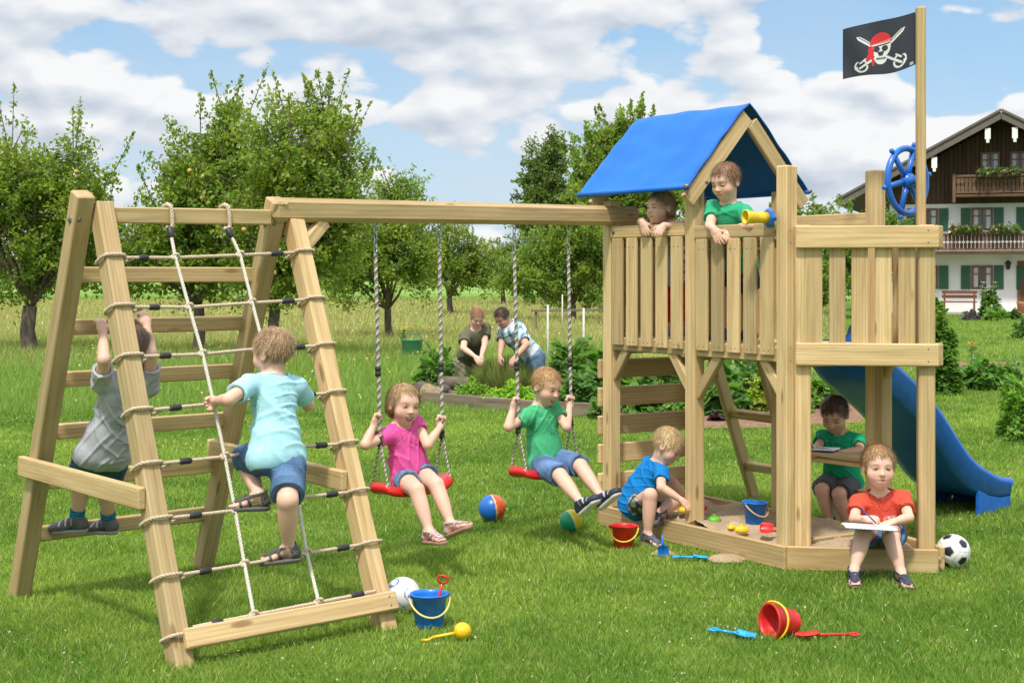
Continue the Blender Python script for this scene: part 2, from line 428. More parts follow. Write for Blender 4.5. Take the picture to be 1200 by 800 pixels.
# platform boards
nb = 14
for i in range(nb):
    p = P3.lerp(P1, (i+0.5)/nb)+UP*(DZ-0.012)
    wood('deck_board', p+tv*0.0, p+tv*TW, 0.108*1.0, 0.024, UP, tower, 0.003)
for i in range(6):
    t = (i+0.5)/6; a = P3.lerp(P6, t)+UP*(DZ-0.012); b = P7.lerp(P6, t)+UP*(DZ-0.012)
    if (a-b).length > 0.08: wood('deck_board', a, b, 0.105, 0.024, UP, tower, 0.003)
def bay(A, Bp, o, n, zt=1.885, half=PS/2, rail_w=0.075, sl_top=None, sw_=0.102):
    "skirt board, top rail and slats between two posts; o points outwards"
    d = (Bp-A).normalized(); a = A+d*(half+0.002); b = Bp-d*(half+0.002); L = (b-a).length
    wood('skirt_board', a+o*0.012+UP*1.155, b+o*0.012+UP*1.155, 0.085, 0.03, o, tower)
    wood('top_rail', a+o*0.030+UP*(zt-rail_w/2), b+o*0.030+UP*(zt-rail_w/2), rail_w, 0.03, o, tower)
    wood('inner_rail', a-o*0.008+UP*(zt-0.11), b-o*0.008+UP*(zt-0.11), 0.05, 0.03, o, tower)
    for i in range(n):
        p = a.lerp(b, (i+0.5)/n)+o*0.0385
        p2 = a.lerp(b, (i+0.5)/n)+o*0.018
        top = zt-rail_w-0.002
        sl = wood('slat', V((p.x, p.y, 1.15)), V((p.x, p.y, top)), sw_, 0.018, o, tower, 0.003)
        if o is out:
            for z in (1.175, top-0.06):
                for e in (-0.02, 0.02): screw(V((p.x, p.y, z))+d*e+o*0.009, o, sl)
bay(P1, P2, out, 5, 1.895); bay(P2, P3, out, 5, 1.875)
# back side railing of the roofed bay and the rail over the slide
bk = tv
bay(P4, P5, bk, 6, 1.88)
wood('top_rail', P1+tv*(PS/2)+UP*1.85+ta*0.03, P4-tv*(PS/2)+UP*1.85+ta*0.03, 0.075, 0.03, ta, tower)
wood('top_rail', P5-ta*(PS/2)+UP*1.90-tv*0.0, P7+ta*(PS/2)+UP*1.90-tv*0.0, 0.092, 0.035, tv, tower)
for i in range(5):
    p = P1.lerp(P4, (i+0.8)/5.6)+ta*0.03; wood('slat', p+UP*1.17, p+UP*1.81, 0.066, 0.018, ta, tower, 0.003)
# bow panel: wide rails and slats, facing the viewer
a = P3+bx*0.043+bn*0.062; b = P6+bx*0.060+bn*0.062
wood('top_rail', a+UP*1.795, b+UP*1.795, 0.120, 0.030, bn, tower); wood('lower_rail', a+UP*1.163, b+UP*1.163, 0.122, 0.030, bn, tower)
Lb = (P6-P3).length
for px in (954, 981, 1007.5, 1035, 1062.5):
    p = on_plane(px, 350, P3+bn*0.034, bn); wood('slat', V((p.x, p.y, 1.12)), V((p.x, p.y, 1.85)), 0.088, 0.020, bn, tower, 0.003)
sd = (P7-P6).normalized(); so_ = V((-sd.y, sd.x, 0));
if so_.x < 0: so_ = -so_
a = P6+sd*0.045; b = P7-sd*0.13
wood('top_rail', a+so_*0.06+UP*1.795-sd*0.10, b+so_*0.06+UP*1.795, 0.120, 0.030, so_, tower); wood('lower_rail', a+so_*0.06+UP*1.163-sd*0.10, b+so_*0.06+UP*1.163, 0.122, 0.030, so_, tower)
for i in range(4):
    p = a.lerp(b, (i+0.6)/4.2)+so_*0.034; wood('slat', V((p.x, p.y, 1.12)), V((p.x, p.y, 1.85)), 0.088, 0.020, so_, tower, 0.003)
wood('joist', P3+tv*0.04+UP*1.13, P7-tv*0.04+UP*1.13, 0.09, 0.035, ta, tower)
wood('joist', P2+tv*0.04+UP*1.13, P5-tv*0.04+UP*1.13, 0.09, 0.035, ta, tower)
wood('joist', P1+tv*0.04+UP*1.13, P4-tv*0.04+UP*1.13, 0.09, 0.035, ta, tower)
wood('joist', P5-ta*0.04+UP*1.13, P7+ta*0.04+UP*1.13, 0.09, 0.035, tv, tower)
# corner braces under the deck
def knee(p, d, l=0.20, o=G0):
    p = V((p.x, p.y, 0))+o; wood('knee_brace', p+UP*(1.11-l)+d*0.03, p+d*l+UP*1.125, 0.065, 0.04, d.cross(UP), tower)
knee(P2, -ta, 0.23, out*0.0); knee(P2, ta, 0.20); knee(P1, -ta, 0.17); knee(P3, ta, 0.20, tv*0.02); knee(P3, tv, 0.16); knee(P5, -ta, 0.2); knee(P7, (P6-P7).normalized(), 0.17)
# climbing wall of planks on the left end
for z in (0.99, 0.81, 0.63, 0.45, 0.265):
    a = P1+ta*(PS/2+0.019)-tv*0.06; b = P4+ta*(PS/2+0.019)+tv*0.05
    wood('wall_plank', a+UP*z, b+UP*z, 0.122, 0.03, ta, tower)
# leaning ladder at the back
lt = V((P4.x, P4.y, 1.12))-ta*0.10+tv*0.055; lb = on_ground(884, 583); l2 = -ta*0.47
for o in (G0, l2): wood('ladder_rail', lt+o, lb+o, 0.085, 0.04, ta, tower)
for t in (0.04, 0.42, 0.77):
    p = lt.lerp(lb, t); wood('ladder_rung', p-ta*0.02, p+l2+ta*0.02, 0.075, 0.035, (lt-lb).normalized().cross(ta), tower)
# writing board between the posts, bench behind it
dk = empty('writing_desk', P5.lerp(P7, 0.5), 'small wooden desk board fixed between two tower posts under the slide', 'desk')
a = P5-ta*0.045; b = P7+ta*0.045
wood('desk_top', a+UP*0.528+tv*0.02, b+UP*0.528+tv*0.03, 0.16, 0.022, UP, dk); wood('desk_rail', a+UP*0.488-tv*0.01, b+UP*0.500-tv*0.01, 0.032, 0.025, tv, dk)
bench = empty('bench', P5.lerp(P7, 0.5)+tv*0.38, 'low wooden bench behind the writing desk of the tower', 'bench')
bc = P5.lerp(P7, 0.5)+tv*0.40
wood('seat', bc+ta*0.34+UP*0.27, bc-ta*0.20+UP*0.27, 0.17, 0.032, UP, bench)
for g in (0.30, -0.16): wood('leg', bc+ta*g, bc+ta*g+UP*0.252, 0.14, 0.035, ta, bench)
# roof: rafters at both gables, ridge pole, canvas
M['canvas'] = simple('blue_roof_canvas', (0.009, 0.135, 0.54), 0.6, 0.12, 5, 0.3, 0.25)
vl, vr_ = -0.10, 0.81; vm = (vl+vr_)/2; EZ, RZ = 2.075, 2.60
for bpt, o in ((P2, -ta*0.055), (P1, ta*0.055)):
    b0 = V((bpt.x, bpt.y, 0))+o
    apex = b0+tv*vm+UP*(RZ-0.060)
    for e in (vl-0.005, vr_+0.005):
        q = b0+tv*e+UP*(EZ-0.055); d = (apex-q).normalized()
        wood('rafter', q, apex-d*(0.0 if e < 0 else 0.05), 0.095, 0.036, ta, tower)
g0 = V((P2.x, P2.y, 0))-ta*0.02; g1 = V((P1.x, P1.y, 0))+ta*0.16
wood('ridge_pole', g0+tv*vm+UP*(RZ-0.045), g1+tv*vm+UP*(RZ-0.045), 0.05, 0.035, tv, tower)
mb = MB(); nu, nw = 20, 40; vt = []
g0c = V((P2.x, P2.y, 0))-ta*0.085; g1c = V((P1.x, P1.y, 0))+ta*0.19
for lay in (0, 1):
    for i in range(nu+1):
        for j in range(nw+1):
            u = i/nu; w = j/nw*2-1; x = vm+(vr_-vl+0.05)/2*w; z = RZ+0.028-(RZ-EZ)*abs(w)**1.04
            sag = 0.012*math.sin(math.pi*u)*math.sin(math.pi*min(1, abs(w)))+0.003*math.sin(u*21+w*5)+0.003*math.sin(w*17+u*6)+0.0025*math.sin(u*9-w*23)
            ridge = -0.012*math.exp(-(w/0.08)**2)
            p = g0c.lerp(g1c, u)+tv*x+UP*(z-sag+ridge-lay*0.006)
            vt.append(p)
fc = []; st = nw+1; o = (nu+1)*st
for i in range(nu):
    for j in range(nw):
        q = (i*st+j, i*st+j+1, (i+1)*st+j+1, (i+1)*st+j); fc.append(q[::-1]); fc.append(tuple(k+o for k in q))
rim = [i*st for i in range(nu+1)]+[nu*st+j for j in range(1, st)]+[i*st+nw for i in range(nu-1, -1, -1)]+[j for j in range(nw-1, 0, -1)]
for k in range(len(rim)): p, q = rim[k], rim[(k+1) % len(rim)]; fc.append((p, q, q+o, p+o))
mb.add(vt, fc, 0, True)
for e in (vl-0.025, vr_+0.025):                                     # rolled hems
    tube(mb, [g0c+tv*e+UP*(EZ+0.025), g1c+tv*e+UP*(EZ+0.025)], 0.016, 10)
roof = mb.build('roof_canvas', M['canvas'], tower)
for e in (vl-0.03, vr_+0.03):
    mb = MB(); tube(mb, [g0c-ta*0.012+tv*e+UP*(EZ+0.028), g0c+ta*0.02+tv*e+UP*(EZ+0.028)], 0.013, 10); mb.build('hem_rod', M['rust'], roof)
bolt(V((P2.x, P2.y, EZ+0.06))+tv*0.03-ta*0.075, -ta, tower, 0.007)
bolt(V((P1.x, P1.y, 1.86))+out*0.047-ta*0.08, out, tower, 0.010)
for px in (926, 1088):
    for z in (1.83, 1.765, 1.195, 1.13):
        q = on_plane(px, 300, P3+bn*0.0775, bn); screw(V((q.x, q.y, z)), bn, tower)
# telescope
M['yellow'] = simple('yellow_plastic', (0.78, 0.52, 0.01), 0.32, 0.05, 8, 0.5, coat=0.2)
M['blue_pl'] = simple('blue_plastic', (0.010, 0.12, 0.50), 0.32, 0.06, 8, 0.5, coat=0.2)
tc = at(903, 255.5, P3.y+0.02)+out*0.02; tax = V((-0.93, -0.36, 0.02)).normalized()
scope = empty('telescope', tc, 'yellow toy telescope with a blue mount on the tower post', 'telescope')
mb = MB(); lathe(mb, tc, tax, [(0.0, 0.0), (0, 0.032), (0.05, 0.031), (0.075, 0.030), (0.078, 0.033), (0.125, 0.036), (0.13, 0.041), (0.142, 0.041), (0.142, 0.033), (0.10, 0.028), (0.05, 0.026), (0.05, 0)], 24); mb.build('tube', M['yellow'], scope)
mb = MB(); lathe(mb, tc, tax, [(-0.02, 0), (-0.02, 0.046), (-0.016, 0.052), (0.002, 0.052), (0.006, 0.046), (0.006, 0)], 8, smooth=False); tube(mb, [tc-tax*0.015, tc-tax*0.07], 0.014, 8); mb.build('mount', M['blue_pl'], scope)
# flag pole, flag, steering wheel
pp = V((P6.x-0.03, P6.y+0.012, 0))+bn*(-0.07)
pp = at(1079, 300, P6.y+0.078); pp.z = 0
wood('flag_pole', V((pp.x, pp.y, 1.12)), V((pp.x, pp.y, 3.045)), 0.055, 0.05, bx, tower, 0.006)
wn = V((-0.64, 0.75, 0.0)).normalized(); wc = at(1063, 212, pp.y+0.075); wr = 0.178
wheel = empty('steering_wheel', wc, 'blue plastic ship steering wheel on the flag pole of the lookout', 'steering wheel')
wu = wn.cross(UP).normalized()
mb = MB(); tube(mb, [wc+(wu*math.cos(q)+UP*math.sin(q))*wr for q in [i*math.pi/24 for i in range(49)]], 0.018, 10, cap=False); mb.build('rim', M['blue_pl'], wheel)
for k in range(6):
    q = math.radians(12+60*k); d = wu*math.cos(q)+UP*math.sin(q); mb = MB()
    tube(mb, [wc+d*0.03, wc+d*0.08, wc+d*(wr-0.005)], [0.018, 0.015, 0.016], 10)
    tube(mb, [wc+d*(wr+0.005), wc+d*(wr+0.02), wc+d*(wr+0.024), wc+d*(wr+0.042), wc+d*(wr+0.046)], [0.010, 0.009, 0.014, 0.013, 0.006], 10); mb.build('spoke', M['blue_pl'], wheel)
mb = MB(); lathe(mb, wc-wn*0.05, wn, [(0, 0.0), (0, 0.022), (0.02, 0.022), (0.022, 0.040), (0.062, 0.040), (0.07, 0.030), (0.072, 0)], 20); mb.build('hub', M['blue_pl'], wheel)
# pirate flag: one sheet, its design in vertex colours
nx, nz = 190, 132; fw, fh = 0.385, 0.285; u = np.linspace(0, 1, nx); w = np.linspace(0, 1, nz); U, W = np.meshgrid(u, w, indexing='ij')
fx = V((-0.985, 0.17, 0)).normalized()
tl = V((pp.x, pp.y, 3.02))+fx*0.028
wav = 0.020*np.sin(U*7.2+0.7)*U**0.6+0.010*np.sin(U*12+W*4)*U
lx = U*fw; lz = -W*fh-0.085*U-0.012*np.sin(U*5.0)*(0.3+W)+0.012*np.sin(W*3.1)*U*-1
fyd = np.array((0.17, 0.985, 0))
pos = np.array(tl)+lx[..., None]*np.array(fx)+wav[..., None]*fyd+lz[..., None]*np.array((0, 0, 1))
X = (1-U)*1.4-0.7-0.03; Z = 0.5-W+0.02                       # design coordinates, centre of the flag (x right as seen)
colr = np.ones(X.shape+(3,))*np.array((0.022, 0.026, 0.038))
def paint(m, c): colr[m] = c
def seg(ax_, az, bx_, bz): 
    dx, dz = bx_-ax_, bz-az; t = np.clip(((X-ax_)*dx+(Z-az)*dz)/(dx*dx+dz*dz), 0, 1); return np.hypot(X-ax_-t*dx, Z-az-t*dz), t
Wt = (0.62, 0.62, 0.60); Rd = (0.55, 0.02, 0.025)
for g in (1, -1):
    d, t = seg(-0.46*g, 0.30, -0.12*g, 0.06); d2 = np.abs(d); paint(d < 0.035*np.minimum(1, t*5+0.3), Wt)
    d, t = seg(-0.42*g, 0.285, -0.16*g, 0.10); paint(d < 0.008, (0.03, 0.03, 0.05))
    d, t = seg(0.14*g, -0.16, 0.40*g, -0.32); paint(d < 0.022, Wt)
    r = np.hypot(X-0.38*g, Z+0.27); paint((np.abs(r-0.11) < 0.016) & ((X*g+Z) > 0.06-0.0) & (Z < -0.18), Wt)
    r = np.hypot(X-0.36*g, Z+0.30); paint((np.abs(r-0.10) < 0.018) & (Z < -0.28), Wt)
    d, t = seg(0.30*g, -0.15, 0.40*g, -0.22); paint(d < 0.016, Wt)
paint(((X/0.19)**2+((Z-0.04)/0.20)**2) < 1, Wt); paint(((X/0.125)**2+((Z+0.15)/0.13)**2) < 1, Wt)
for g in (1, -1): paint((((X-0.08*g)/0.062)**2+((Z-0.015)/0.055)**2) < 1, (0.03, 0.03, 0.04))
paint((np.abs(X) < 0.028*(1.4-(Z+0.11)*-14)) & (np.abs(Z+0.075) < 0.04), (0.03, 0.03, 0.04))
paint((np.abs(Z+0.17-0.25*X*X) < 0.012) & (np.abs(X) < 0.1), (0.04, 0.04, 0.05))
for k in range(-3, 4): paint((np.abs(X-k*0.026) < 0.004) & (np.abs(Z+0.17) < 0.03), (0.04, 0.04, 0.05))
d, t = seg(-0.19, 0.06, 0.17, 0.10); paint((d < 0.012), (0.02, 0.02, 0.03))
paint(((X/0.22)**2+((Z-0.08)/0.23)**2 < 1) & (Z > 0.115+0.13*X*X+0.08*X), Rd)
d, t = seg(-0.19, 0.06, -0.24, -0.16); paint(d < 0.035+0.01*np.sin(t*9), Rd); d, t = seg(-0.17, 0.04, -0.15, -0.28); paint(d < 0.032*(1-0.3*t), Rd)
d, t = seg(-0.19, 0.10, 0.19, 0.16); paint((d < 0.008), (0.75, 0.25, 0.2))
paint((U < 0.02) | (W < 0.012) | (W > 0.985) | (U > 0.985), (0.012, 0.012, 0.016))
paint((U < 0.075) & (U > 0.03) & (W > 0.92) & (W < 0.97), (0.4, 0.4, 0.42))
idx = np.arange(nx*nz).reshape(nx, nz); q = np.stack([idx[:-1, :-1], idx[1:, :-1], idx[1:, 1:], idx[:-1, 1:]], -1).reshape(-1, 4)
v1 = pos.reshape(-1, 3); v2 = v1+fyd*0.0016; n1 = len(v1)
rm = np.concatenate([idx[:, 0], idx[-1, 1:], idx[-2::-1, -1], idx[0, -2:0:-1]]); rq = np.stack([rm, np.roll(rm, -1), np.roll(rm, -1)+n1, rm+n1], 1)
cc = np.concatenate([colr.reshape(-1, 3)]*2); cc = np.concatenate([cc, np.ones((len(cc), 1))], 1)
m_, t_, b_ = nt('flag_cloth'); t_.links.new(attr(t_, 'col', 'Color'), b_.inputs['Base Color']); b_.inputs['Roughness'].default_value = 0.8; M['flag'] = m_
link('flag', np_mesh('flag', np.concatenate([v1, v2]), [q, q[:, ::-1]+n1, rq], M['flag'], smooth=True, attrs={'col': ('FLOAT_COLOR', cc)}),
     label='black pirate flag with white skull, sabres and red bandana on the pole', cat='flag')
# ================================================================ SANDPIT
pit = empty('sandpit', P3.lerp(P4, 0.5), 'low wooden board edging of the sandpit beneath the play tower', 'sandpit')
q1 = P1+out*0.062+ta*0.03; q2 = P3+out*0.062-ta*0.065; BH = 0.13
wood('edge_board', q1+UP*BH/2, q2+UP*BH/2, BH, 0.034, out, pit, mat='wood_edge')
a = P3+bn*0.082-bx*0.005; b = P6+bn*0.082+bx*0.052
wood('edge_board', a+UP*BH/2, b+UP*BH/2, BH, 0.034, bn, pit, mat='wood_edge')
wood('edge_board', P6+so_*0.075-sd*0.045+UP*BH/2, P7+so_*0.08-sd*0.02+UP*BH/2, BH, 0.034, so_, pit, mat='wood_edge')
wood('edge_board', P7+tv*0.062-ta*0.05+UP*BH/2, P4+tv*0.062+ta*0.10+UP*BH/2, BH, 0.034, tv, pit, mat='wood_edge')
wood('edge_board', P1+ta*0.085-tv*0.04+UP*BH/2, P4+ta*0.085+tv*0.04+UP*BH/2, BH, 0.034, ta, pit, mat='wood_edge')
wood('divider_board', P3+tv*0.045+UP*(BH/2+0.01), P7-tv*0.045+UP*(BH/2+0.01), BH, 0.034, ta, pit, mat='wood_edge')
# sand
m_, t_, b_ = nt('play_sand'); g_ = geo_pos(t_)
c_ = ramp(t_, noise(t_, 7, 5, 0.6, g_), [(0.3, (0.52, 0.37, 0.24)), (0.7, (0.68, 0.53, 0.36))]); f_ = noise(t_, 300, 3, 0.7, g_)
c_ = mixc(t_, 0.5, c_, ramp(t_, f_, [(0.3, (0.55, 0.55, 0.55)), (0.65, (1.1, 1.1, 1.1))]), 'MULTIPLY'); t_.links.new(c_, b_.inputs['Base Color']); b_.inputs['Roughness'].default_value = 1.0; b_.inputs['Specular IOR Level'].default_value = 0.1
bump(t_, b_, noise(t_, 110, 5, 0.75, g_), 0.9, 0.02); M['sand'] = m_
from mathutils import noise as mnoise
def sand_h(x, y):
    p = V((x*3.2, y*3.2, 0.3)); h = 0.085+0.075*max(0, mnoise.noise(p)+0.25)+0.030*mnoise.noise(p*2.7)+0.013*abs(mnoise.noise(p*7))+0.006*mnoise.noise(p*19)
    return max(h, 0.078+0.01*mnoise.noise(p*5))
def sand_patch(poly, name):
    (o, e1, e2, tri) = poly; n = 110; vt = []; fc = []; idx = {}
    for i in range(n+1):
        for j in range(n+1):
            u, w = i/n, j/n
            if tri: w = w*(1-u)
            p = o+e1*u+e2*w; vt.append((p.x, p.y, sand_h(p.x, p.y)))
    for i in range(n):
        for j in range(n): q = (i*(n+1)+j, (i+1)*(n+1)+j, (i+1)*(n+1)+j+1, i*(n+1)+j+1); fc.append(q)
    mb.add(vt, fc, 0, True)
mb = MB()
sand_patch((P1+ta*0.07-tv*0.052, (P3-P1)-ta*0.085, tv*(TW+0.10), False), 's')
sand_patch((P3+tv*0.0+bn*0.064-ta*0.012, (P6-P3)+bx*0.08, (P7-P3), True), 's')
mb.build('sand', M['sand'], None, kind='stuff', label='damp brown play sand heaped in the sandpit')
# ================================================================ SLIDE
M['slide'] = simple('blue_slide_plastic', (0.008, 0.12, 0.52), 0.38, 0.16, 14, 0.5, coat=0.15)
sld = V((0.69, 0.723, 0)).normalized(); sln = V((sld.y, -sld.x, 0))       # sln: towards the viewer
s0 = P5.lerp(P7, 0.42)-tv*0.03+sln*0.035; s0.z = 0
prof = [(0.0, 1.215), (0.08, 1.205), (0.20, 1.10), (0.34, 0.975), (0.55, 0.865), (0.79, 0.74), (1.0, 0.61), (1.12, 0.515), (1.30, 0.36), (1.47, 0.235), (1.65, 0.15), (1.85, 0.10), (2.06, 0.095)]
def pr_z(s):
    return float(np.interp(s, [p[0] for p in prof], [p[1] for p in prof]))
hw_ = 0.215
def sec(s):
    z = (pr_z(s-0.06)+pr_z(s)*2+pr_z(s+0.06))/4; wall = 0.15*min(1, 0.55+s*3) if s < 0.2 else 0.15
    wall *= 1.0-0.35*max(0, (s-1.7)/0.36)
    pts = [(-hw_-0.022, wall-0.03), (-hw_-0.020, wall), (-hw_+0.0, wall+0.008), (-hw_+0.020, wall-0.005), (-hw_+0.035, 0.03), (-hw_+0.08, 0.0), (0, -0.006), (hw_-0.08, 0.0), (hw_-0.035, 0.03), (hw_-0.02, wall-0.005), (hw_, wall+0.008), (hw_+0.02, wall), (hw_+0.022, wall-0.03), (hw_+0.012, wall-0.05), (hw_+0.002, -0.02), (hw_-0.05, -0.035), (0, -0.022), (-hw_+0.05, -0.035), (-hw_-0.002, -0.02), (-hw_-0.012, wall-0.05)]
    return [s0+sld*s+sln*x+UP*(z+y) for x, y in pts]
mb = MB(); ns = 60; ss = [2.06*i/ns for i in range(ns+1)]; R = [sec(s) for s in ss]; K = len(R[0]); vt = [p for r in R for p in r]
fc = [(i*K+k, i*K+(k+1) % K, (i+1)*K+(k+1) % K, (i+1)*K+k) for i in range(ns) for k in range(K)]+[tuple(range(K)), tuple(range(ns*K, ns*K+K))[::-1]]
mb.add(vt, fc, 0, True)
slide = empty('slide', s0, 'blue plastic wavy slide running down from the tower to the lawn', 'slide')
mb.build('chute', M['slide'], slide)
for g in (1, -1):
    mb = MB()                                                         # foot panels of the run-out
    c0 = [s0+sld*s+sln*g*(hw_+0.008) for s in (1.58, 1.74, 1.90, 2.05)]
    tp_ = [pr_z(s)-0.012 for s in (1.58, 1.74, 1.90, 2.05)]
    v_ = [c+UP*z for c, z in zip(c0, tp_)]+[V((c.x, c.y, 0.0)) for c in c0]; v2 = [p-sln*g*0.02 for p in v_]
    mb.add(v_+v2, [(0, 1, 5, 4), (1, 2, 6, 5), (2, 3, 7, 6), (8, 12, 13, 9), (9, 13, 14, 10), (10, 14, 15, 11), (0, 4, 12, 8), (3, 11, 15, 7)], 0, False)
    mb.build('foot', M['slide'], slide)
mb = MB()
for z in (-1,):
    a = s0+sld*2.045; cham_box(mb, a+UP*0.035, sln, sld, UP, hw_-0.02, 0.010, 0.035)
mb.build('front_lip', M['slide'], slide)
EXCL_PIT = [(p.x, p.y) for p in (P1+out*0.06+ta*0.05, P3+out*0.06, P3+bn*0.08, P6+bn*0.08+bx*0.05, P6+so_*0.08, P7+tv*0.06, P4+tv*0.06+ta*0.08, P1+ta*0.08)]
# ================================================================ GROUND
def fbm(x, y, s, seed=0):
    r = np.random.default_rng(seed); o = 0
    for i in range(6):
        a = r.uniform(0, 6.28); f = s*1.7**i; o = o+np.sin((x*math.cos(a)+y*math.sin(a))*f+r.uniform(0, 6)+1.3*np.sin((y*math.cos(a)-x*math.sin(a))*f*0.7+r.uniform(0, 6)))/(1+i*0.6)
    return o/3
m_, t_, b_ = nt('turf'); g_ = geo_pos(t_)
sp_ = t_.nodes.new('ShaderNodeSeparateXYZ'); t_.links.new(g_, sp_.inputs[0])
n1 = noise(t_, 0.9, 6, 0.65, g_); n2 = noise(t_, 45, 3, 0.7, g_)
lawn_c = ramp(t_, n1, [(0.3, (0.085, 0.155, 0.020)), (0.7, (0.15, 0.225, 0.035))])
lawn_c = mixc(t_, 0.7, lawn_c, ramp(t_, n2, [(0.25, (0.45, 0.45, 0.4)), (0.7, (1.15, 1.15, 1.0))]), 'MULTIPLY')
far_n = noise(t_, 1.0, 6, 0.6, mapping(t_, g_, (0.06, 0.22, 1)))
mead_c = ramp(t_, far_n, [(0.30, (0.16, 0.24, 0.045)), (0.52, (0.24, 0.27, 0.07)), (0.72, (0.32, 0.29, 0.11))])
fld = ramp(t_, noise(t_, 1.0, 3, 0.5, mapping(t_, g_, (0.01, 0.05, 1))), [(0.4, (0.15, 0.27, 0.05)), (0.6, (0.22, 0.33, 0.08))])
def smst(a, b):
    n = t_.nodes.new('ShaderNodeMapRange'); n.interpolation_type = 'SMOOTHSTEP'; n.inputs['From Min'].default_value = a; n.inputs['From Max'].default_value = b
    t_.links.new(sp_.outputs[1], n.inputs['Value']); return n.outputs[0]
rt_ = t_.nodes.new('ShaderNodeMath'); rt_.operation = 'DIVIDE'; t_.links.new(sp_.outputs[0], rt_.inputs[0]); t_.links.new(sp_.outputs[1], rt_.inputs[1])
side_ = ramp(t_, rt_.outputs[0], [(0.20, (1, 1, 1)), (0.215, (0, 0, 0))])
c_ = mixc(t_, mixc(t_, 1.0, smst(17, 26), side_, 'MULTIPLY'), lawn_c, mead_c); c_ = mixc(t_, smst(85, 100), c_, fld)
t_.links.new(c_, b_.inputs['Base Color']); b_.inputs['Roughness'].default_value = 1; b_.inputs['Specular IOR Level'].default_value = 0.1
bump(t_, b_, n2, 0.6, 0.03); M['turf'] = m_
def gz(x, y): return 0.0
mb = MB(); mb.add([(-700, -30, 0), (700, -30, 0), (700, 1800, 0), (-700, 1800, 0)], [(0, 1, 2, 3)]); mb.build('ground', M['turf'], kind='structure')
# grass: real blades, one object
def leafmat(name, trans=0.25, rough=0.55, spec=0.3):
    m, t, b = nt(name); c = attr(t, 'col', 'Color'); t.links.new(c, b.inputs['Base Color']); b.inputs['Roughness'].default_value = rough; b.inputs['Specular IOR Level'].default_value = spec
    tr = t.nodes.new('ShaderNodeBsdfTranslucent'); t.links.new(mixc(t, 1.0, c, (1.5, 1.6, 0.8), 'MULTIPLY'), tr.inputs[0])
    mx = t.nodes.new('ShaderNodeMixShader'); mx.inputs[0].default_value = trans; t.links.new(b.outputs[0], mx.inputs[1]); t.links.new(tr.outputs[0], mx.inputs[2]); t.links.new(mx.outputs[0], t.nodes['Material Output'].inputs[0])
    return m
M['blade'] = leafmat('grass_blade', 0.3, 0.6, 0.25); M['leaf'] = leafmat('leaf', 0.45, 0.45, 0.4)
def inpoly(x, y, poly):
    c = np.zeros(len(x), bool); n = len(poly)
    for i in range(n):
        x1, y1 = poly[i]; x2, y2 = poly[(i+1) % n]
        m = ((y1 > y) != (y2 > y)) & (x < (x2-x1)*(y-y1)/(y2-y1+1e-12)+x1); c ^= m
    return c
EXCL = [EXCL_PIT]
def blades(name, Y0, Y1, n, powr, hgt, wid, colfn, label, lean=0.35, seed=1, keepfn=None, xr=0.40):
    r = np.random.default_rng(seed)
    u = r.random(n); p = powr; Y = (Y0**p+(Y1**p-Y0**p)*u)**(1/p)
    x = (r.random(n)*2-1)*xr*Y+0.0
    keep = np.ones(n, bool)
    for poly in EXCL: keep &= ~inpoly(x, Y, poly)
    if keepfn is not None: keep &= keepfn(x, Y)
    x, Y = x[keep], Y[keep]; n = len(x)
    h = hgt(x, Y, r); w = wid(x, Y, r); a = r.uniform(0, 6.283, n)
    # blades clump: neighbours lean the same way
    la = a+r.normal(size=n)*0.8; ln = h*lean*(0.3+r.random(n)*1.2); fl = fbm(x, Y, 2.1, 3)*3
    dx, dy = np.cos(la+fl)*ln, np.sin(la+fl)*ln
    wx, wy = np.cos(a)*w/2, np.sin(a)*w/2
    P = np.zeros((n, 5, 3)); P[:, 0] = np.stack([x-wx, Y-wy, 0*x-0.003], 1); P[:, 1] = np.stack([x+wx, Y+wy, 0*x-0.003], 1)
    P[:, 2] = np.stack([x+dx*0.35+wx*0.8, Y+dy*0.35+wy*0.8, h*0.58], 1); P[:, 3] = np.stack([x+dx*0.35-wx*0.8, Y+dy*0.35-wy*0.8, h*0.58], 1)
    P[:, 4] = np.stack([x+dx, Y+dy, h*0.98], 1)
    o = np.arange(n)[:, None]*5; c = np.repeat(colfn(x, Y, r), 5, 0); c = np.concatenate([c, np.ones((len(c), 1))], 1)
    me = np_mesh(name, P.reshape(-1, 3), [o+np.array([[0, 1, 2, 3]]), o+np.array([[3, 2, 4]])], M['blade'], smooth=True, attrs={'col': ('FLOAT_COLOR', c)})
    return link(name, me, kind='stuff', label=label)
def lawn_col(x, Y, r):
    n = len(x); f = np.clip(0.46+0.75*fbm(x, Y, 1.1, 5)+0.35*fbm(x, Y, 6.0, 15)+r.normal(size=n)*0.24, 0, 1)[:, None]
    c = np.array((0.092, 0.195, 0.020))*(1-f)+np.array((0.275, 0.38, 0.062))*f
    dry = (r.random(n) < 0.05)[:, None]; c = np.where(dry, np.array((0.46, 0.42, 0.20)), c)
    return c*(0.62+0.76*r.random((n, 1)))
def mead_col(x, Y, r):
    n = len(x); g = np.clip((Y-23)/14+0.25*fbm(x, Y, 0.25, 8), 0, 1)*np.clip((88-Y)/10, 0.25, 1)
    gold = (r.random(n) < g*0.75)[:, None]
    c = np.where(gold, np.array((0.42, 0.37, 0.17)), np.array((0.21, 0.32, 0.065)))
    return c*(0.7+0.55*r.random((n, 1)))
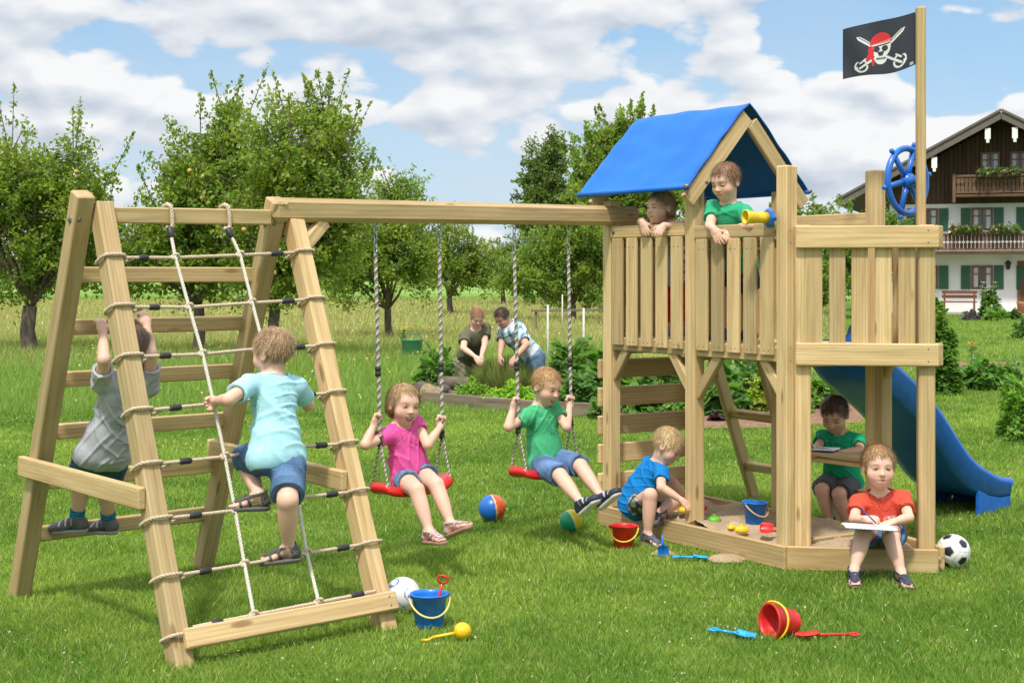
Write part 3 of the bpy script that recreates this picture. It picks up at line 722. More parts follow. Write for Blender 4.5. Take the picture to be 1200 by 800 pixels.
# ================================================================ TREES AND PLANTS
FOL = 1.0
def leaf_quads(C, size, r, up=0.35, aspect=0.55, out=None):
    "one rhombic leaf per centre; returns verts"
    n = len(C); d = r.normal(size=(n, 3)); d[:, 2] -= 0.25
    if out is not None: d = d*0.7+out
    d /= np.linalg.norm(d, axis=1)[:, None]
    nrm = r.normal(size=(n, 3))*0.75; nrm[:, 2] += up*2.2; w = np.cross(d, nrm); w /= np.maximum(1e-6, np.linalg.norm(w, axis=1))[:, None]
    s = (size*(0.6+0.8*r.random(n)))[:, None] if np.isscalar(size) else size[:, None]
    return np.stack([C-d*s*0.5, C+w*s*aspect*0.5-d*s*0.05, C+d*s*0.5, C-w*s*aspect*0.5-d*s*0.05], 1)
M['bark'] = None
m_, t_, b_ = nt('bark'); g_ = geo_pos(t_); bk_ = noise(t_, 1.0, 5, 0.7, mapping(t_, g_, (9, 9, 2.5)))
t_.links.new(ramp(t_, bk_, [(0.3, (0.055, 0.040, 0.028)), (0.7, (0.15, 0.12, 0.09))]), b_.inputs['Base Color']); b_.inputs['Roughness'].default_value = 0.95; bump(t_, b_, bk_, 0.8, 0.04); M['bark'] = m_
M['apple'] = simple('apple_skin', (0.46, 0.30, 0.07), 0.45, 0.35, 12)
def cols(base, n, r, var=0.35, tip=None):
    if base[1] < 0.33 and base[1] > base[0]: base = tuple(b*FOL for b in base)
    c = np.array(base)*(1-var+2*var*r.random((n, 1)))
    c[:, 0] *= 0.85+0.4*r.random(n)
    return c
def tree(name, label, px, py, lobes, n_twig, per, leaf, colour, trunk_r, seed, fork=None, group='trees beyond the lawn', shoots=0, apples=0, twig_len=0.45, fruit=None, cat='tree'):
    "lobes: (px, py, half width px, half height px) of the crown as seen from the viewer's place; depth follows width"
    r = np.random.default_rng(seed); base = on_ground(px, py); Y = base.y; k = Y/FPX
    root = empty(name, base, label, cat, group)
    L = [(np.array(at(a, b, Y+0.0)), np.array((c*k, c*k*0.95, d*k))) for a, b, c, d in lobes]
    L = [(c+np.array((0, r.uniform(-0.25, 0.25)*rr[0], 0)), rr) for c, rr in L]
    vol = np.array([np.prod(rr) for c, rr in L])**0.75; pick = r.choice(len(L), n_twig, p=vol/vol.sum())
    tips = np.zeros((n_twig, 3))
    for i, j in enumerate(pick):
        c, rr = L[j]; d = r.normal(size=3); d /= np.linalg.norm(d); rad = r.random()**0.45*(0.88+0.20*math.sin(d[0]*5+seed)*math.sin(d[2]*6+seed*2)+0.10*r.normal())
        tips[i] = c+d*rr*rad
    zmin = EYE-(max(b+d for a, b, c, d in lobes)-HOR)*k
    tips[:, 2] = np.maximum(tips[:, 2], zmin*0.9)
    # limbs
    zf = fork if fork is not None else zmin+0.25
    top = V((base.x+r.normal()*0.05, Y, max(0.5, zf)))
    mb = MB(); tube(mb, [base-UP*0.05, base+UP*0.12, base.lerp(top, 0.5)+V((r.normal()*0.03, 0, 0)), top], [trunk_r*1.5, trunk_r*1.1, trunk_r*0.95, trunk_r*0.9], 10)
    limbs = []
    for c, rr in L:
        for q in range(3):
            d = r.normal(size=3); d /= np.linalg.norm(d); d[2] = abs(d[2])
            e = V(c+d*rr*0.62); m1 = top.lerp(e, 0.4)+V(r.normal(size=3)*0.12*rr[0])+UP*0.08*rr[2]
            pts = [top, top.lerp(m1, 0.5)+V(r.normal(size=3)*0.04), m1, m1.lerp(e, 0.5)+V(r.normal(size=3)*0.08*rr[0]), e]
            tube(mb, pts, [trunk_r*0.5, trunk_r*0.36, trunk_r*0.27, trunk_r*0.17, trunk_r*0.07], 6)
            limbs += pts[1:]+[m1.lerp(e, 0.25), m1.lerp(e, 0.75)]
    LP = np.array(limbs)
    C = []; O = []
    for i in range(n_twig):
        tp = tips[i]; dd = np.linalg.norm(LP-tp, axis=1); b = LP[dd.argmin()]; v = tp-b; ln = np.linalg.norm(v)+1e-6
        if ln > 0.2 and i % 3 == 0: tube(mb, [V(b), V(b+v*0.5+np.array((0, 0, 0.08))*ln), V(tp)], [trunk_r*0.10+0.004, 0.010, 0.005], 3, cap=False)
        v = v/ln*0.5+np.array((0, 0, 0.5))+r.normal(size=3)*0.45; v /= np.linalg.norm(v)
        tl = twig_len*(0.5+r.random()); t = r.random((per, 1)); C.append(tp+v*(t-0.5)*tl+r.normal(size=(per, 3))*0.085*(1.1-t*0.5)); O.append(np.repeat(v[None], per, 0))
    for i in range(shoots):                                             # long upright shoots that break the outline
        j = r.integers(0, len(L)); c, rr = L[j]; a = r.uniform(0, 6.28); q = r.uniform(0.1, 0.9)
        st = c+np.array((math.cos(a)*q, math.sin(a)*q, math.sqrt(max(0, 1-q*q))*0.93))*rr; v = np.array((math.cos(a)*q*0.5+r.normal()*0.15, 0.2*math.sin(a), 1.0)); v /= np.linalg.norm(v)
        ln = r.uniform(0.35, 0.95)*min(1, rr[2]*0.6+0.3); en = st+v*ln
        tube(mb, [V(st-v*0.4), V(st+v*ln*0.5), V(en)], [0.014, 0.009, 0.004], 3, cap=False)
        n = int(per*1.0); t = r.random((n, 1)); C.append(st+v*t*ln*1.05+r.normal(size=(n, 3))*0.055*(1.3-t)); O.append(np.repeat(v[None], n, 0))
    C = np.concatenate(C); O = np.concatenate(O); n = len(C)
    vt = leaf_quads(C, leaf, r, 0.3, 0.58, O*0.6)
    cl_ = 0.5+0.5*np.sin(C[:, 0]*3.1+seed)*np.sin(C[:, 2]*3.7+seed*1.3)           # some boughs yellower
    cc = cols(colour, n, r, 0.38)*(1+0.25*(cl_[:, None]-0.5)*np.array((1.6, 1.0, 0.4)))
    cc = np.repeat(cc, 4, 0); cc = np.concatenate([cc, np.ones((len(cc), 1))], 1)
    mb.build('trunk', M['bark'], root)
    link('crown', np_mesh('crown', vt.reshape(-1, 3), [np.arange(n*4).reshape(-1, 4)], M['leaf'], attrs={'col': ('FLOAT_COLOR', cc)}), root)
    if apples:
        for i in range(apples):
            c, rr = L[r.integers(0, len(L))]; a = r.uniform(-2.6, -0.5); e = r.uniform(-0.6, 0.4)
            if i % 2: continue
            p = c+np.array((math.cos(a)*math.cos(e), math.sin(a)*math.cos(e), math.sin(e)))*rr*0.97; am = MB()
            lathe(am, V(p), UP, [(-0.045, 0.0), (-0.042, 0.02), (-0.02, 0.045), (0.01, 0.05), (0.035, 0.035), (0.042, 0.012), (0.035, 0)], 8); am.build('apple', M['apple'], root)
    return root
def plant(name, label, px, py, hw, hh, n, leaf, colour, seed, kind='broad', depth=1.0, flowers=None, group=None, cat='plant', z0=None, up=0.5, Y=None, fsize=0.05):
    "a leafy plant seen at px; py is where it meets the ground, hw its half width and hh its height in picture units"
    r = np.random.default_rng(seed)
    base = on_ground(px, py) if Y is None else V((at(px, py, Y).x, Y, 0)); k = base.y/FPX
    if Y is not None: zb = max(0.0, at(px, py, Y).z); base.z = zb if zb > 0.02 else 0
    W, H = hw*k, hh*k; D = W*depth; root = empty(name, base, label, cat, group); B = np.array(base)
    if kind == 'spiky':
        a = r.uniform(0, 6.28, n); q = np.sqrt(r.random(n)); x = np.cos(a)*q*W*0.8; y = np.sin(a)*q*D*0.8; h = H*(1-0.45*q**2)*(0.65+0.4*r.random(n)); w = leaf
        lx = np.cos(a)*q*W*0.35+r.normal(size=n)*0.03; ly = np.sin(a)*q*D*0.35
        wa = r.uniform(0, 3.14, n); wx, wy = np.cos(wa)*w/2, np.sin(wa)*w/2
        P = np.stack([np.stack([x-wx, y-wy, 0*x], 1), np.stack([x+wx, y+wy, 0*x], 1), np.stack([x+lx*0.6+wx, y+ly*0.6+wy, h*0.6], 1), np.stack([x+lx+wx*0.1, y+ly, h], 1), np.stack([x+lx*0.6-wx, y+ly*0.6-wy, h*0.6], 1)], 1)+B
        o = np.arange(n)[:, None]*5; F = [o+np.array([[0, 1, 2, 4]]), o+np.array([[4, 2, 3]])]; cc = np.repeat(cols(colour, n, r), 5, 0)
        tops = np.stack([x+lx, y+ly, h], 1)+B
    else:
        d = r.normal(size=(n, 3)); d[:, 2] = np.abs(d[:, 2])*(1.0 if kind != 'hosta' else 0.6); d /= np.linalg.norm(d, axis=1)[:, None]
        rad = (0.55+0.45*r.random(n)**0.5)*(0.86+0.14*np.sin(d[:, 0]*7+seed)+0.12*np.sin(d[:, 2]*9+d[:, 1]*5+seed)); C = d*np.array((W, D, H))*rad[:, None]; C[:, 2] = np.maximum(C[:, 2], 0.03)
        out = d.copy(); out[:, 2] = out[:, 2]*0.5-0.15 if kind != 'upright' else 0.9; out /= np.linalg.norm(out, axis=1)[:, None]
        dr = out+r.normal(size=(n, 3))*0.35; dr /= np.linalg.norm(dr, axis=1)[:, None]
        nr = d*0.7+np.array((0, 0, up))+r.normal(size=(n, 3))*0.3; w = np.cross(dr, nr); w /= np.linalg.norm(w, axis=1)[:, None]; nn = np.cross(w, dr)
        s = (leaf*(0.55+0.8*r.random(n)))[:, None]; asp = {'broad': 0.62, 'hosta': 0.5, 'upright': 0.45, 'round': 0.9}.get(kind, 0.6)
        P = np.stack([C-dr*s*0.5, C-dr*s*0.1+w*s*asp*0.5+nn*s*0.06, C+dr*s*0.28+w*s*asp*0.32+nn*s*0.04, C+dr*s*0.5-nn*s*0.10, C+dr*s*0.28-w*s*asp*0.32+nn*s*0.04, C-dr*s*0.1-w*s*asp*0.5+nn*s*0.06, C+dr*s*0.1-nn*s*0.02], 1)+B
        o = np.arange(n)[:, None]*7; F = [o+np.array([[0, 1, 6, 5]]), o+np.array([[1, 2, 3, 6]]), o+np.array([[6, 3, 4, 5]])]; cc = np.repeat(cols(colour, n, r), 7, 0); tops = C+B
    P = P.reshape(-1, 3); P[:, 2] = np.maximum(P[:, 2], B[2]+0.004)
    mb = MB()
    for i in range(7):
        q = tops[r.integers(0, len(tops))]; tube(mb, [base, base.lerp(V(q), 0.5)+UP*0.03, V(q)], [0.012, 0.008, 0.004], 4, cap=False)
    mb.build('stem', M['stem'], root)
    cc = np.concatenate([cc, np.ones((len(cc), 1))], 1)
    link('foliage', np_mesh('foliage', P, F, M['leaf'], smooth=True, attrs={'col': ('FLOAT_COLOR', cc)}), root)
    if flowers:
        nf, fc = flowers; ii = np.argsort(-tops[:, 2]-0.35*r.random(len(tops))*H)[:max(nf*3, 8)]; ii = r.choice(ii, nf)
        for q in ii:
            fm = MB(); c = V(tops[q])+UP*fsize*0.5
            for kq in range(6):
                a = kq*1.047+r.uniform(0, 0.3); u_ = V((math.cos(a), math.sin(a), 0.35)); v_ = V((-math.sin(a), math.cos(a), 0))
                fm.add([c, c+u_*fsize*0.5+v_*fsize*0.22, c+u_*fsize, c+u_*fsize*0.5-v_*fsize*0.22], [(0, 1, 2, 3)])
            lathe(fm, c-UP*0.003, UP, [(0, fsize*0.25), (fsize*0.2, fsize*0.2), (fsize*0.28, 0)], 6)
            fm.build('flower', M[fc], root)
    return root
M['stem'] = simple('plant_stem', (0.10, 0.14, 0.04), 0.8, 0.2, 30)
X0=1
for k_, c_ in (('fl_yellow', (0.75, 0.62, 0.10)), ('fl_pink', (0.62, 0.20, 0.28)), ('fl_red', (0.55, 0.04, 0.05)), ('fl_white', (0.72, 0.70, 0.62)), ('fl_orange', (0.72, 0.25, 0.04)), ('fl_blue', (0.30, 0.34, 0.62))): M[k_] = simple('petals_'+k_[3:], c_, 0.7, 0.12, 40)
G_ = (0.18, 0.265, 0.038)
tree('apple_tree', 'broad apple tree at the far left with a dark bare trunk and low left limb', 35, 415, [(38, 280, 98, 90), (10, 212, 80, 74), (84, 225, 62, 68), (108, 300, 38, 46), (-45, 250, 60, 90)], 900, 42, 0.088, G_, 0.15, 41, fork=0.95, shoots=22, apples=14)
tree('apple_tree', 'tall apple tree behind the left half of the climbing frame', 232, 418, [(232, 285, 84, 84), (252, 215, 80, 78), (190, 285, 60, 60), (270, 165, 36, 62), (155, 310, 40, 50)], 900, 42, 0.088, (0.185, 0.27, 0.040), 0.11, 42, fork=1.0, shoots=18, apples=10)
tree('apple_tree', 'tall apple tree behind the climbing frame beside the swing beam', 320, 422, [(345, 275, 88, 86), (350, 195, 82, 78), (400, 250, 42, 76), (378, 155, 34, 46), (312, 310, 56, 58)], 940, 42, 0.086, (0.19, 0.27, 0.040), 0.11, 43, fork=1.0, shoots=22, apples=12)
tree('apple_tree', 'slim apple tree with a forked trunk seen between the left swing ropes', 456, 399, [(456, 290, 56, 56), (425, 300, 46, 58), (488, 305, 34, 50), (465, 235, 40, 42), (400, 330, 30, 36)], 620, 38, 0.085, (0.20, 0.285, 0.045), 0.09, 44, fork=0.75, shoots=14)
tree('apple_tree', 'small apple tree with a straight trunk between the two swings', 528, 371, [(532, 305, 46, 42), (515, 285, 30, 32), (562, 312, 32, 32)], 420, 34, 0.11, (0.175, 0.25, 0.042), 0.12, 45, fork=0.7, shoots=12)
tree('orchard_tree', 'low round tree far behind the right swing', 590, 358, [(592, 312, 40, 34), (618, 305, 32, 34)], 320, 32, 0.15, (0.15, 0.22, 0.05), 0.12, 46)
tree('orchard_tree', 'bushy light green tree just left of the tower', 672, 378, [(662, 312, 50, 52), (702, 308, 46, 58), (628, 315, 38, 46), (680, 270, 42, 40), (600, 325, 26, 30)], 820, 40, 0.10, (0.19, 0.28, 0.046), 0.09, 47, shoots=10)
tree('tall_tree', 'tall dark narrow tree rising above the swing beam', 640, 356, [(642, 240, 36, 58), (634, 205, 28, 48), (652, 182, 22, 32), (616, 250, 24, 36), (665, 250, 30, 45)], 640, 40, 0.16, (0.125, 0.19, 0.042), 0.2, 48, twig_len=0.9)
tree('tall_tree', 'tall light green tree behind the blue canvas roof', 730, 362, [(735, 215, 56, 66), (758, 168, 38, 40), (700, 205, 42, 62), (715, 175, 34, 42), (735, 150, 26, 26), (775, 230, 46, 62), (720, 290, 66, 46)], 1200, 42, 0.16, (0.20, 0.29, 0.046), 0.22, 49, shoots=20, twig_len=0.8)
tree('tall_tree', 'leafy dark tree behind the slatted railing of the tower', 800, 385, [(790, 318, 66, 56), (845, 305, 56, 62), (890, 318, 46, 56)], 820, 40, 0.11, (0.15, 0.235, 0.04), 0.1, 50)
tree('tall_tree', 'rounded tree behind the rail of the lookout deck', 950, 372, [(945, 275, 42, 48), (985, 285, 42, 48), (915, 285, 36, 48), (950, 320, 66, 42)], 760, 40, 0.12, (0.165, 0.26, 0.042), 0.12, 51, shoots=8)
tree('tall_tree', 'small tree between the lookout deck and the farmhouse', 1035, 372, [(1035, 275, 30, 36), (1060, 290, 26, 34), (1020, 310, 34, 30)], 360, 38, 0.12, (0.13, 0.21, 0.038), 0.1, 52)
# far wood, too distant to tell its trees apart
r_ = np.random.default_rng(5); C = []
for x in np.arange(-190, 190, 2.2):
    h = 4.5+2.5*math.sin(x*0.09)+1.6*math.sin(x*0.31+1)+r_.normal()*0.6; n = 170; c = np.stack([x+r_.normal(size=n)*1.6, 300+r_.normal(size=n)*3, r_.random(n)**0.7*max(2.2, h)], 1); C.append(c)
C = np.concatenate(C); vt = leaf_quads(C, 0.95, r_, 0.3, 0.8); cc = np.repeat(cols((0.09, 0.14, 0.07), len(C), r_), 4, 0); cc = np.concatenate([cc, np.ones((len(cc), 1))], 1)
link('far_wood', np_mesh('far_wood', vt.reshape(-1, 3), [np.arange(len(C)*4).reshape(-1, 4)], M['leaf'], attrs={'col': ('FLOAT_COLOR', cc)}), kind='stuff', label='low line of woodland along the horizon')
# ================================================================ GARDEN
FOL = 1.55
M['soil'] = simple('garden_soil', (0.085, 0.055, 0.035), 1.0, 0.45, 14, 0.1, 0.8)
M['mulch'] = simple('bark_mulch', (0.22, 0.13, 0.085), 1.0, 0.5, 30, 0.1, 0.9)
M['oldwood'] = wood_mat('weathered_boards', (0.30, 0.25, 0.20), (0.22, 0.18, 0.14), (0.13, 0.10, 0.08))
def sheet(name, pts, z, mat, n=1, **k):
    mb = MB(); mb.add([(p[0], p[1], z) for p in pts], [tuple(range(len(pts)))]); return mb.build(name, mat, kind='structure')
bedp = [on_ground(x, y) for x, y in ((497, 474), (560, 480), (640, 487), (694, 489))]
bed_poly = [(p.x, p.y) for p in bedp]+[(bedp[-1].x+0.25, 22.5), (-1.35, 22.5)]
sheet('bed_soil', bed_poly, 0.012, M['soil']); EXCL.append(bed_poly)
edge = empty('bed_edging', bedp[0], 'weathered grey wooden edging boards along the front of the herb bed', 'garden edging')
for a, b in zip(bedp[:-1], bedp[1:]): beam(a+UP*0.075, b+UP*0.075, 0.17, 0.04, (b-a).cross(UP)).build('board', M['oldwood'], edge)
beam(bedp[0]+UP*0.09, V((bedp[0].x-0.12, 18.6, 0.09)), 0.19, 0.04, None).build('board', M['oldwood'], edge)
mulp = [(on_ground(x, y).x, on_ground(x, y).y) for x, y in ((690, 492), (760, 504), (880, 503), (1010, 496), (1018, 462), (700, 462))]
sheet('mulch_path', mulp, 0.014, M['mulch']); EXCL.append(mulp)
m2 = [(on_ground(x, y).x, on_ground(x, y).y) for x, y in ((1088, 452), (1130, 457), (1165, 452), (1188, 442), (1180, 425), (1090, 425))]
sheet('flower_bed', m2, 0.014, M['mulch']); EXCL.append(m2)
LG = (0.11, 0.20, 0.035); DG = (0.055, 0.115, 0.025); GG = (0.085, 0.12, 0.045)
GP = 'plants in the garden bed'
plant('potato_plant', 'bushy dark green plant at the left end of the herb bed', 510, 462, 32, 60, 900, 0.085, (0.07, 0.15, 0.03), 61, group=GP)
plant('rosemary', 'large spiky grey-green rosemary clump in front of the gardeners', 597, 460, 50, 46, 5200, 0.014, (0.20, 0.24, 0.09), 62, 'spiky', 0.8, group=GP)
plant('rosemary', 'smaller spiky clump right of the large rosemary', 655, 452, 30, 36, 2400, 0.014, (0.20, 0.25, 0.085), 63, 'spiky', 0.8, group=GP)
plant('herb', 'low leafy herb beside the stacked logs', 553, 472, 24, 32, 900, 0.045, (0.13, 0.24, 0.035), 64, group=GP)
plant('parsley', 'bright green parsley mound behind the edging boards', 603, 477, 36, 36, 1800, 0.05, (0.17, 0.30, 0.035), 65, group=GP)
plant('parsley', 'bright green herb mound left of the bean plants', 645, 477, 20, 34, 800, 0.05, (0.15, 0.27, 0.035), 66, group=GP)
plant('bean_plant', 'broad-leaved bean plants left of the tower post', 678, 482, 30, 50, 800, 0.11, (0.065, 0.14, 0.035), 67, group=GP)
plant('tomato_plant', 'tall leafy tomato plants around the white stakes', 672, 458, 42, 62, 1100, 0.12, (0.075, 0.15, 0.03), 68, group=GP)
plant('squash_plant', 'large-leaved squash plant beside the tower at the bed end', 712, 470, 32, 66, 220, 0.28, (0.085, 0.18, 0.035), 69, 'round', group=GP)
plant('seedling', 'small leafy plant at the corner of the mulch path', 704, 492, 17, 30, 260, 0.08, (0.075, 0.15, 0.035), 70, group=GP)
for i, (px, py, hw, hh, c, lf, nl, kd, fl) in enumerate([
        (752, 484, 34, 34, (0.08, 0.17, 0.035), 0.13, 420, 'round', None), (800, 487, 30, 26, (0.09, 0.18, 0.035), 0.09, 420, 'broad', None),
        (845, 486, 34, 58, (0.07, 0.15, 0.035), 0.22, 300, 'round', None), (884, 486, 22, 40, (0.16, 0.21, 0.035), 0.09, 420, 'broad', (7, 'fl_yellow')),
        (915, 484, 36, 62, (0.08, 0.17, 0.035), 0.20, 320, 'round', None), (772, 462, 40, 46, (0.06, 0.13, 0.03), 0.12, 520, 'broad', None),
        (960, 478, 26, 42, (0.10, 0.19, 0.035), 0.10, 520, 'broad', None), (995, 470, 30, 50, (0.09, 0.17, 0.03), 0.10, 620, 'broad', None), (880, 462, 60, 55, (0.055, 0.12, 0.028), 0.12, 800, 'broad', None)]):
    plant('garden_plant', ['round-leaved plant seen through the climbing wall planks', 'low bright plant behind the middle tower post', 'large-leaved squash left of the ladder rungs', 'yellow-flowering plant between the ladder and the tower post', 'tall broad-leaved plant behind the ladder', 'dark plant behind the upper climbing wall planks', 'light green plant left of the slide top', 'leafy shrub beneath the top of the slide', 'dark hedge-like plant below the tower deck'][i], px, py, hw, hh, nl, lf, c, 80+i, kd, flowers=fl, group='plants behind the tower')
plant('lettuce', 'purple-leaved lettuce at the edge of the mulch path', 840, 494, 10, 12, 120, 0.07, (0.05, 0.02, 0.035), 95)
plant('shrub', 'tall dark leafy shrub with yellow tips beside the lookout post', 1101, 462, 24, 108, 1700, 0.11, (0.075, 0.15, 0.028), 96, 'broad', flowers=(6, 'fl_yellow'))
plant('hosta', 'wide low hosta mound behind the slide end', 1150, 455, 40, 42, 900, 0.15, (0.07, 0.15, 0.03), 97, 'hosta')
plant('hosta', 'small pale hosta next to the lookout post', 1108, 458, 22, 32, 420, 0.13, (0.10, 0.18, 0.035), 98, 'hosta')
plant('box_bush', 'bright green rounded bush at the right picture edge', 1196, 516, 34, 80, 2600, 0.055, (0.115, 0.215, 0.035), 99)
plant('lily', 'single orange lily rising behind the hosta', 1140, 432, 6, 40, 40, 0.08, (0.08, 0.16, 0.03), 100, 'upright', flowers=(1, 'fl_orange'), fsize=0.11)
plant('hydrangea', 'small pale blue flowering plant beside the hosta', 1192, 452, 10, 26, 120, 0.08, (0.07, 0.14, 0.03), 101, flowers=(4, 'fl_blue'))
plant('shrub', 'low shrub on the lawn at the right picture edge', 1200, 396, 14, 28, 500, 0.10, (0.07, 0.14, 0.03), 102)
plant('marigold', 'tall yellow daisies in the meadow left of the herb bed', 474, 412, 7, 32, 60, 0.08, (0.09, 0.16, 0.03), 103, 'upright', flowers=(7, 'fl_yellow'), fsize=0.10)
# stakes, rail, logs, pot, bin
M['stake'] = simple('white_stake', (0.55, 0.53, 0.47), 0.8, 0.15, 20)
for i, (px, y0, y1) in enumerate(((642, 425, 357), (684, 428, 361), (659, 380, 345))):
    p = on_ground(px, y0+16); k = p.y/FPX; mb = MB(); tube(mb, [p, p+UP*((y0+16-y1)*k)], [0.019, 0.016], 8)
    mb.build('garden_stake', M['stake'], label=['pale wooden plant stake at the left of the bean rows', 'pale wooden plant stake nearest the tower', 'thin pale stake standing farther back'][i], cat='stake', group='plant stakes')
rl = empty('garden_rail', on_ground(690, 392), 'low rustic wooden rail behind the vegetable bed', 'fence'); ya = on_ground(625, 392).y
beam(at(622, 364, ya), at(712, 363, ya), 0.06, 0.05, V((0, 1, 0))).build('rail', M['oldwood'], rl)
for px in (628, 708): p = at(px, 392, ya); beam(V((p.x, ya+0.06, 0)), V((p.x, ya+0.06, 0.62)), 0.07, 0.06, V((0, 1, 0))).build('post', M['oldwood'], rl)
mb = MB(); p = on_ground(483, 423); lathe(mb, p, UP, [(0, 0), (0, 0.16), (0.02, 0.17), (0.36, 0.19), (0.38, 0.21), (0.40, 0.21), (0.40, 0.17), (0.36, 0.165), (0.05, 0.15), (0.05, 0)], 20)
tube(mb, [p+V((-0.19, 0, 0.36)), p+V((-0.14, 0, 0.5)), p+V((0.14, 0, 0.5)), p+V((0.19, 0, 0.36))], 0.012, 6)
mb.build('garden_bucket', simple('green_enamel', (0.05, 0.20, 0.10), 0.4, 0.1, 8), label='green garden bucket standing in the grass behind the herb bed', cat='bucket')
M['log_end'] = simple('cut_log', (0.50, 0.37, 0.22), 0.9, 0.25, 25)
for i, (px, py, rr, yaw, dz) in enumerate(((497, 457, 0.10, 0.3, 0), (506, 466, 0.105, 0.1, 0), (517, 458, 0.075, -0.3, 0.0), (527, 464, 0.07, 0.5, 0), (532, 449, 0.09, 1.3, 0))):
    c = at(px, py, 18.3+0.1*i); c.z = max(rr, c.z-0.0); d = V((math.sin(yaw), -math.cos(yaw), 0)); mb = MB()
    lathe(mb, c+d*0.19*-1, d, [(0, rr), (0.19*2-0.002, rr*0.98)], 14, 0); lathe(mb, c-d*0.19, d, [(0, rr*0.98), (0.38, rr*0.98), (0.381, 0)], 14, 1, False)
    mb.build('log', [M['bark'], M['log_end']], label=['round cut log at the corner of the herb bed', 'pale sawn log end facing the lawn', 'thin dark log on the middle of the log pile', 'short log at the right of the log pile', 'thick pale log lying crosswise behind the pile'][i], cat='log', group='logs at the bed corner')
plant('red_leaf_plant', 'orange-red leaved plant on top of the stacked logs', 524, 468, 10, 22, 90, 0.10, (0.42, 0.10, 0.035), 110)
# stones and clover in the meadow are left to the blades; small yellow meadow flowers as one mass
blades('lawn_grass', 5.2, 18.5, 520000, 0.62, lambda x, Y, r: (0.016+0.018*r.random(len(x)))*(1+0.45*fbm(x, Y, 2.2, 4)+0.3*fbm(x, Y, 7, 9))*(1+0.03*(Y-6)), lambda x, Y, r: 0.0030*(Y/6.5)**0.85*(0.7+0.6*r.random(len(x))), lawn_col, 'short mown green lawn grass', 0.85, 1)
blades('lawn_far', 18, 57, 90000, -0.4, lambda x, Y, r: 0.04+0.03*r.random(len(x)), lambda x, Y, r: 0.008*(Y/18)*(0.7+0.6*r.random(len(x))), lawn_col, 'mown lawn reaching back to the farmhouse', 0.6, 6, keepfn=lambda x, Y: x/Y > 0.21)
def mead_mask(o): return o
blades('meadow_grass', 16.6, 95, 260000, -0.15, lambda x, Y, r: np.where((x > 2.2) & (Y < 45), 0.05, (0.12+0.16*r.random(len(x)))*(0.7+0.3*np.clip((Y-17)/8, 0, 1)))*np.where((x > -1.4) & (x < 3) & (Y < 24), 0.5, 1), lambda x, Y, r: 0.0075*(Y/17)**1.0*(0.7+0.6*r.random(len(x))), mead_col, 'tall uncut meadow grass turning golden', 0.45, 2, keepfn=lambda x, Y: x/Y < 0.215)
r_ = np.random.default_rng(14); n = 900; Y = 5.4+r_.random(n)**1.4*12; x = (r_.random(n)*2-1)*0.37*Y; ok = fbm(x, Y, 1.3, 21) > -0.05
for poly in EXCL: ok &= ~inpoly(x, Y, poly)
x, Y = x[ok], Y[ok]; n = len(x); C = np.stack([x, Y, 0.030+0.012*r_.random(n)], 1); vt = leaf_quads(C, 0.011*(Y/7)**0.6, r_, 2.0, 1.0); cc = np.repeat(np.ones((n, 3))*np.array((0.62, 0.62, 0.50)), 4, 0); cc = np.concatenate([cc, np.ones((len(cc), 1))], 1)
link('clover_flowers', np_mesh('clover_flowers', vt.reshape(-1, 3), [np.arange(n*4).reshape(-1, 4)], M['leaf'], attrs={'col': ('FLOAT_COLOR', cc)}), kind='stuff', label='tiny pale clover heads in the lawn')
n = 700; r_ = np.random.default_rng(12); Y = r_.uniform(16.5, 60, n); x = -r_.random(n)*0.37*Y+0.05*Y; C = np.stack([x, Y, 0.14+0.12*r_.random(n)], 1); vt = leaf_quads(C, 0.035*(Y/20)**0.6, r_, 1.5, 1.0)
cc = np.where((r_.random(n) < 0.7)[:, None], np.array((0.75, 0.62, 0.08)), np.array((0.7, 0.7, 0.62))); cc = np.repeat(cc, 4, 0); cc = np.concatenate([cc, np.ones((len(cc), 1))], 1)
link('meadow_flowers', np_mesh('meadow_flowers', vt.reshape(-1, 3), [np.arange(n*4).reshape(-1, 4)], M['leaf'], attrs={'col': ('FLOAT_COLOR', cc)}), kind='stuff', label='tiny yellow and white meadow flowers')
# ================================================================ FARMHOUSE
before_house = set(o.name for o in COL.objects)
HY = 60.0; HK = HY/FPX
M['plaster'] = simple('white_plaster', (0.80, 0.79, 0.76), 0.9, 0.09, 0.5)
M['darkwood'] = wood_mat('dark_stained_boards', (0.125, 0.075, 0.048), (0.09, 0.05, 0.032), (0.05, 0.028, 0.018), 0.0)
M['balcony'] = wood_mat('brown_balcony_wood', (0.20, 0.12, 0.075), (0.15, 0.088, 0.055), (0.09, 0.05, 0.03), 0.0)
M['frame_br'] = simple('brown_window_frame', (0.20, 0.09, 0.045), 0.6, 0.15, 5)
M['shutter'] = simple('green_shutter', (0.045, 0.14, 0.075), 0.6, 0.1, 5)
M['roof_edge'] = simple('grey_bargeboard', (0.13, 0.105, 0.09), 0.7, 0.15, 3)
M['tile'] = simple('red_roof_tile', (0.42, 0.13, 0.075), 0.8, 0.25, 4)
M['curtain'] = simple('net_curtain', (0.6, 0.6, 0.58), 0.9, 0.05, 4)
m_, t_, b_ = nt('window_glass'); b_.inputs['Base Color'].default_value = (0.05, 0.065, 0.075, 1); b_.inputs['Roughness'].default_value = 0.04; b_.inputs['Specular IOR Level'].default_value = 1.0; M['glass'] = m_
X_, Y_ = V((1, 0, 0)), V((0, 1, 0))
house = empty('farmhouse', V((at(1173, 300, HY).x, HY, 0)), 'large white farmhouse with dark wooden gable, balconies and green shutters', 'house')
def hx(px): return (px-CX)*HK
def hz(py): return EYE-(py-HOR)*HK
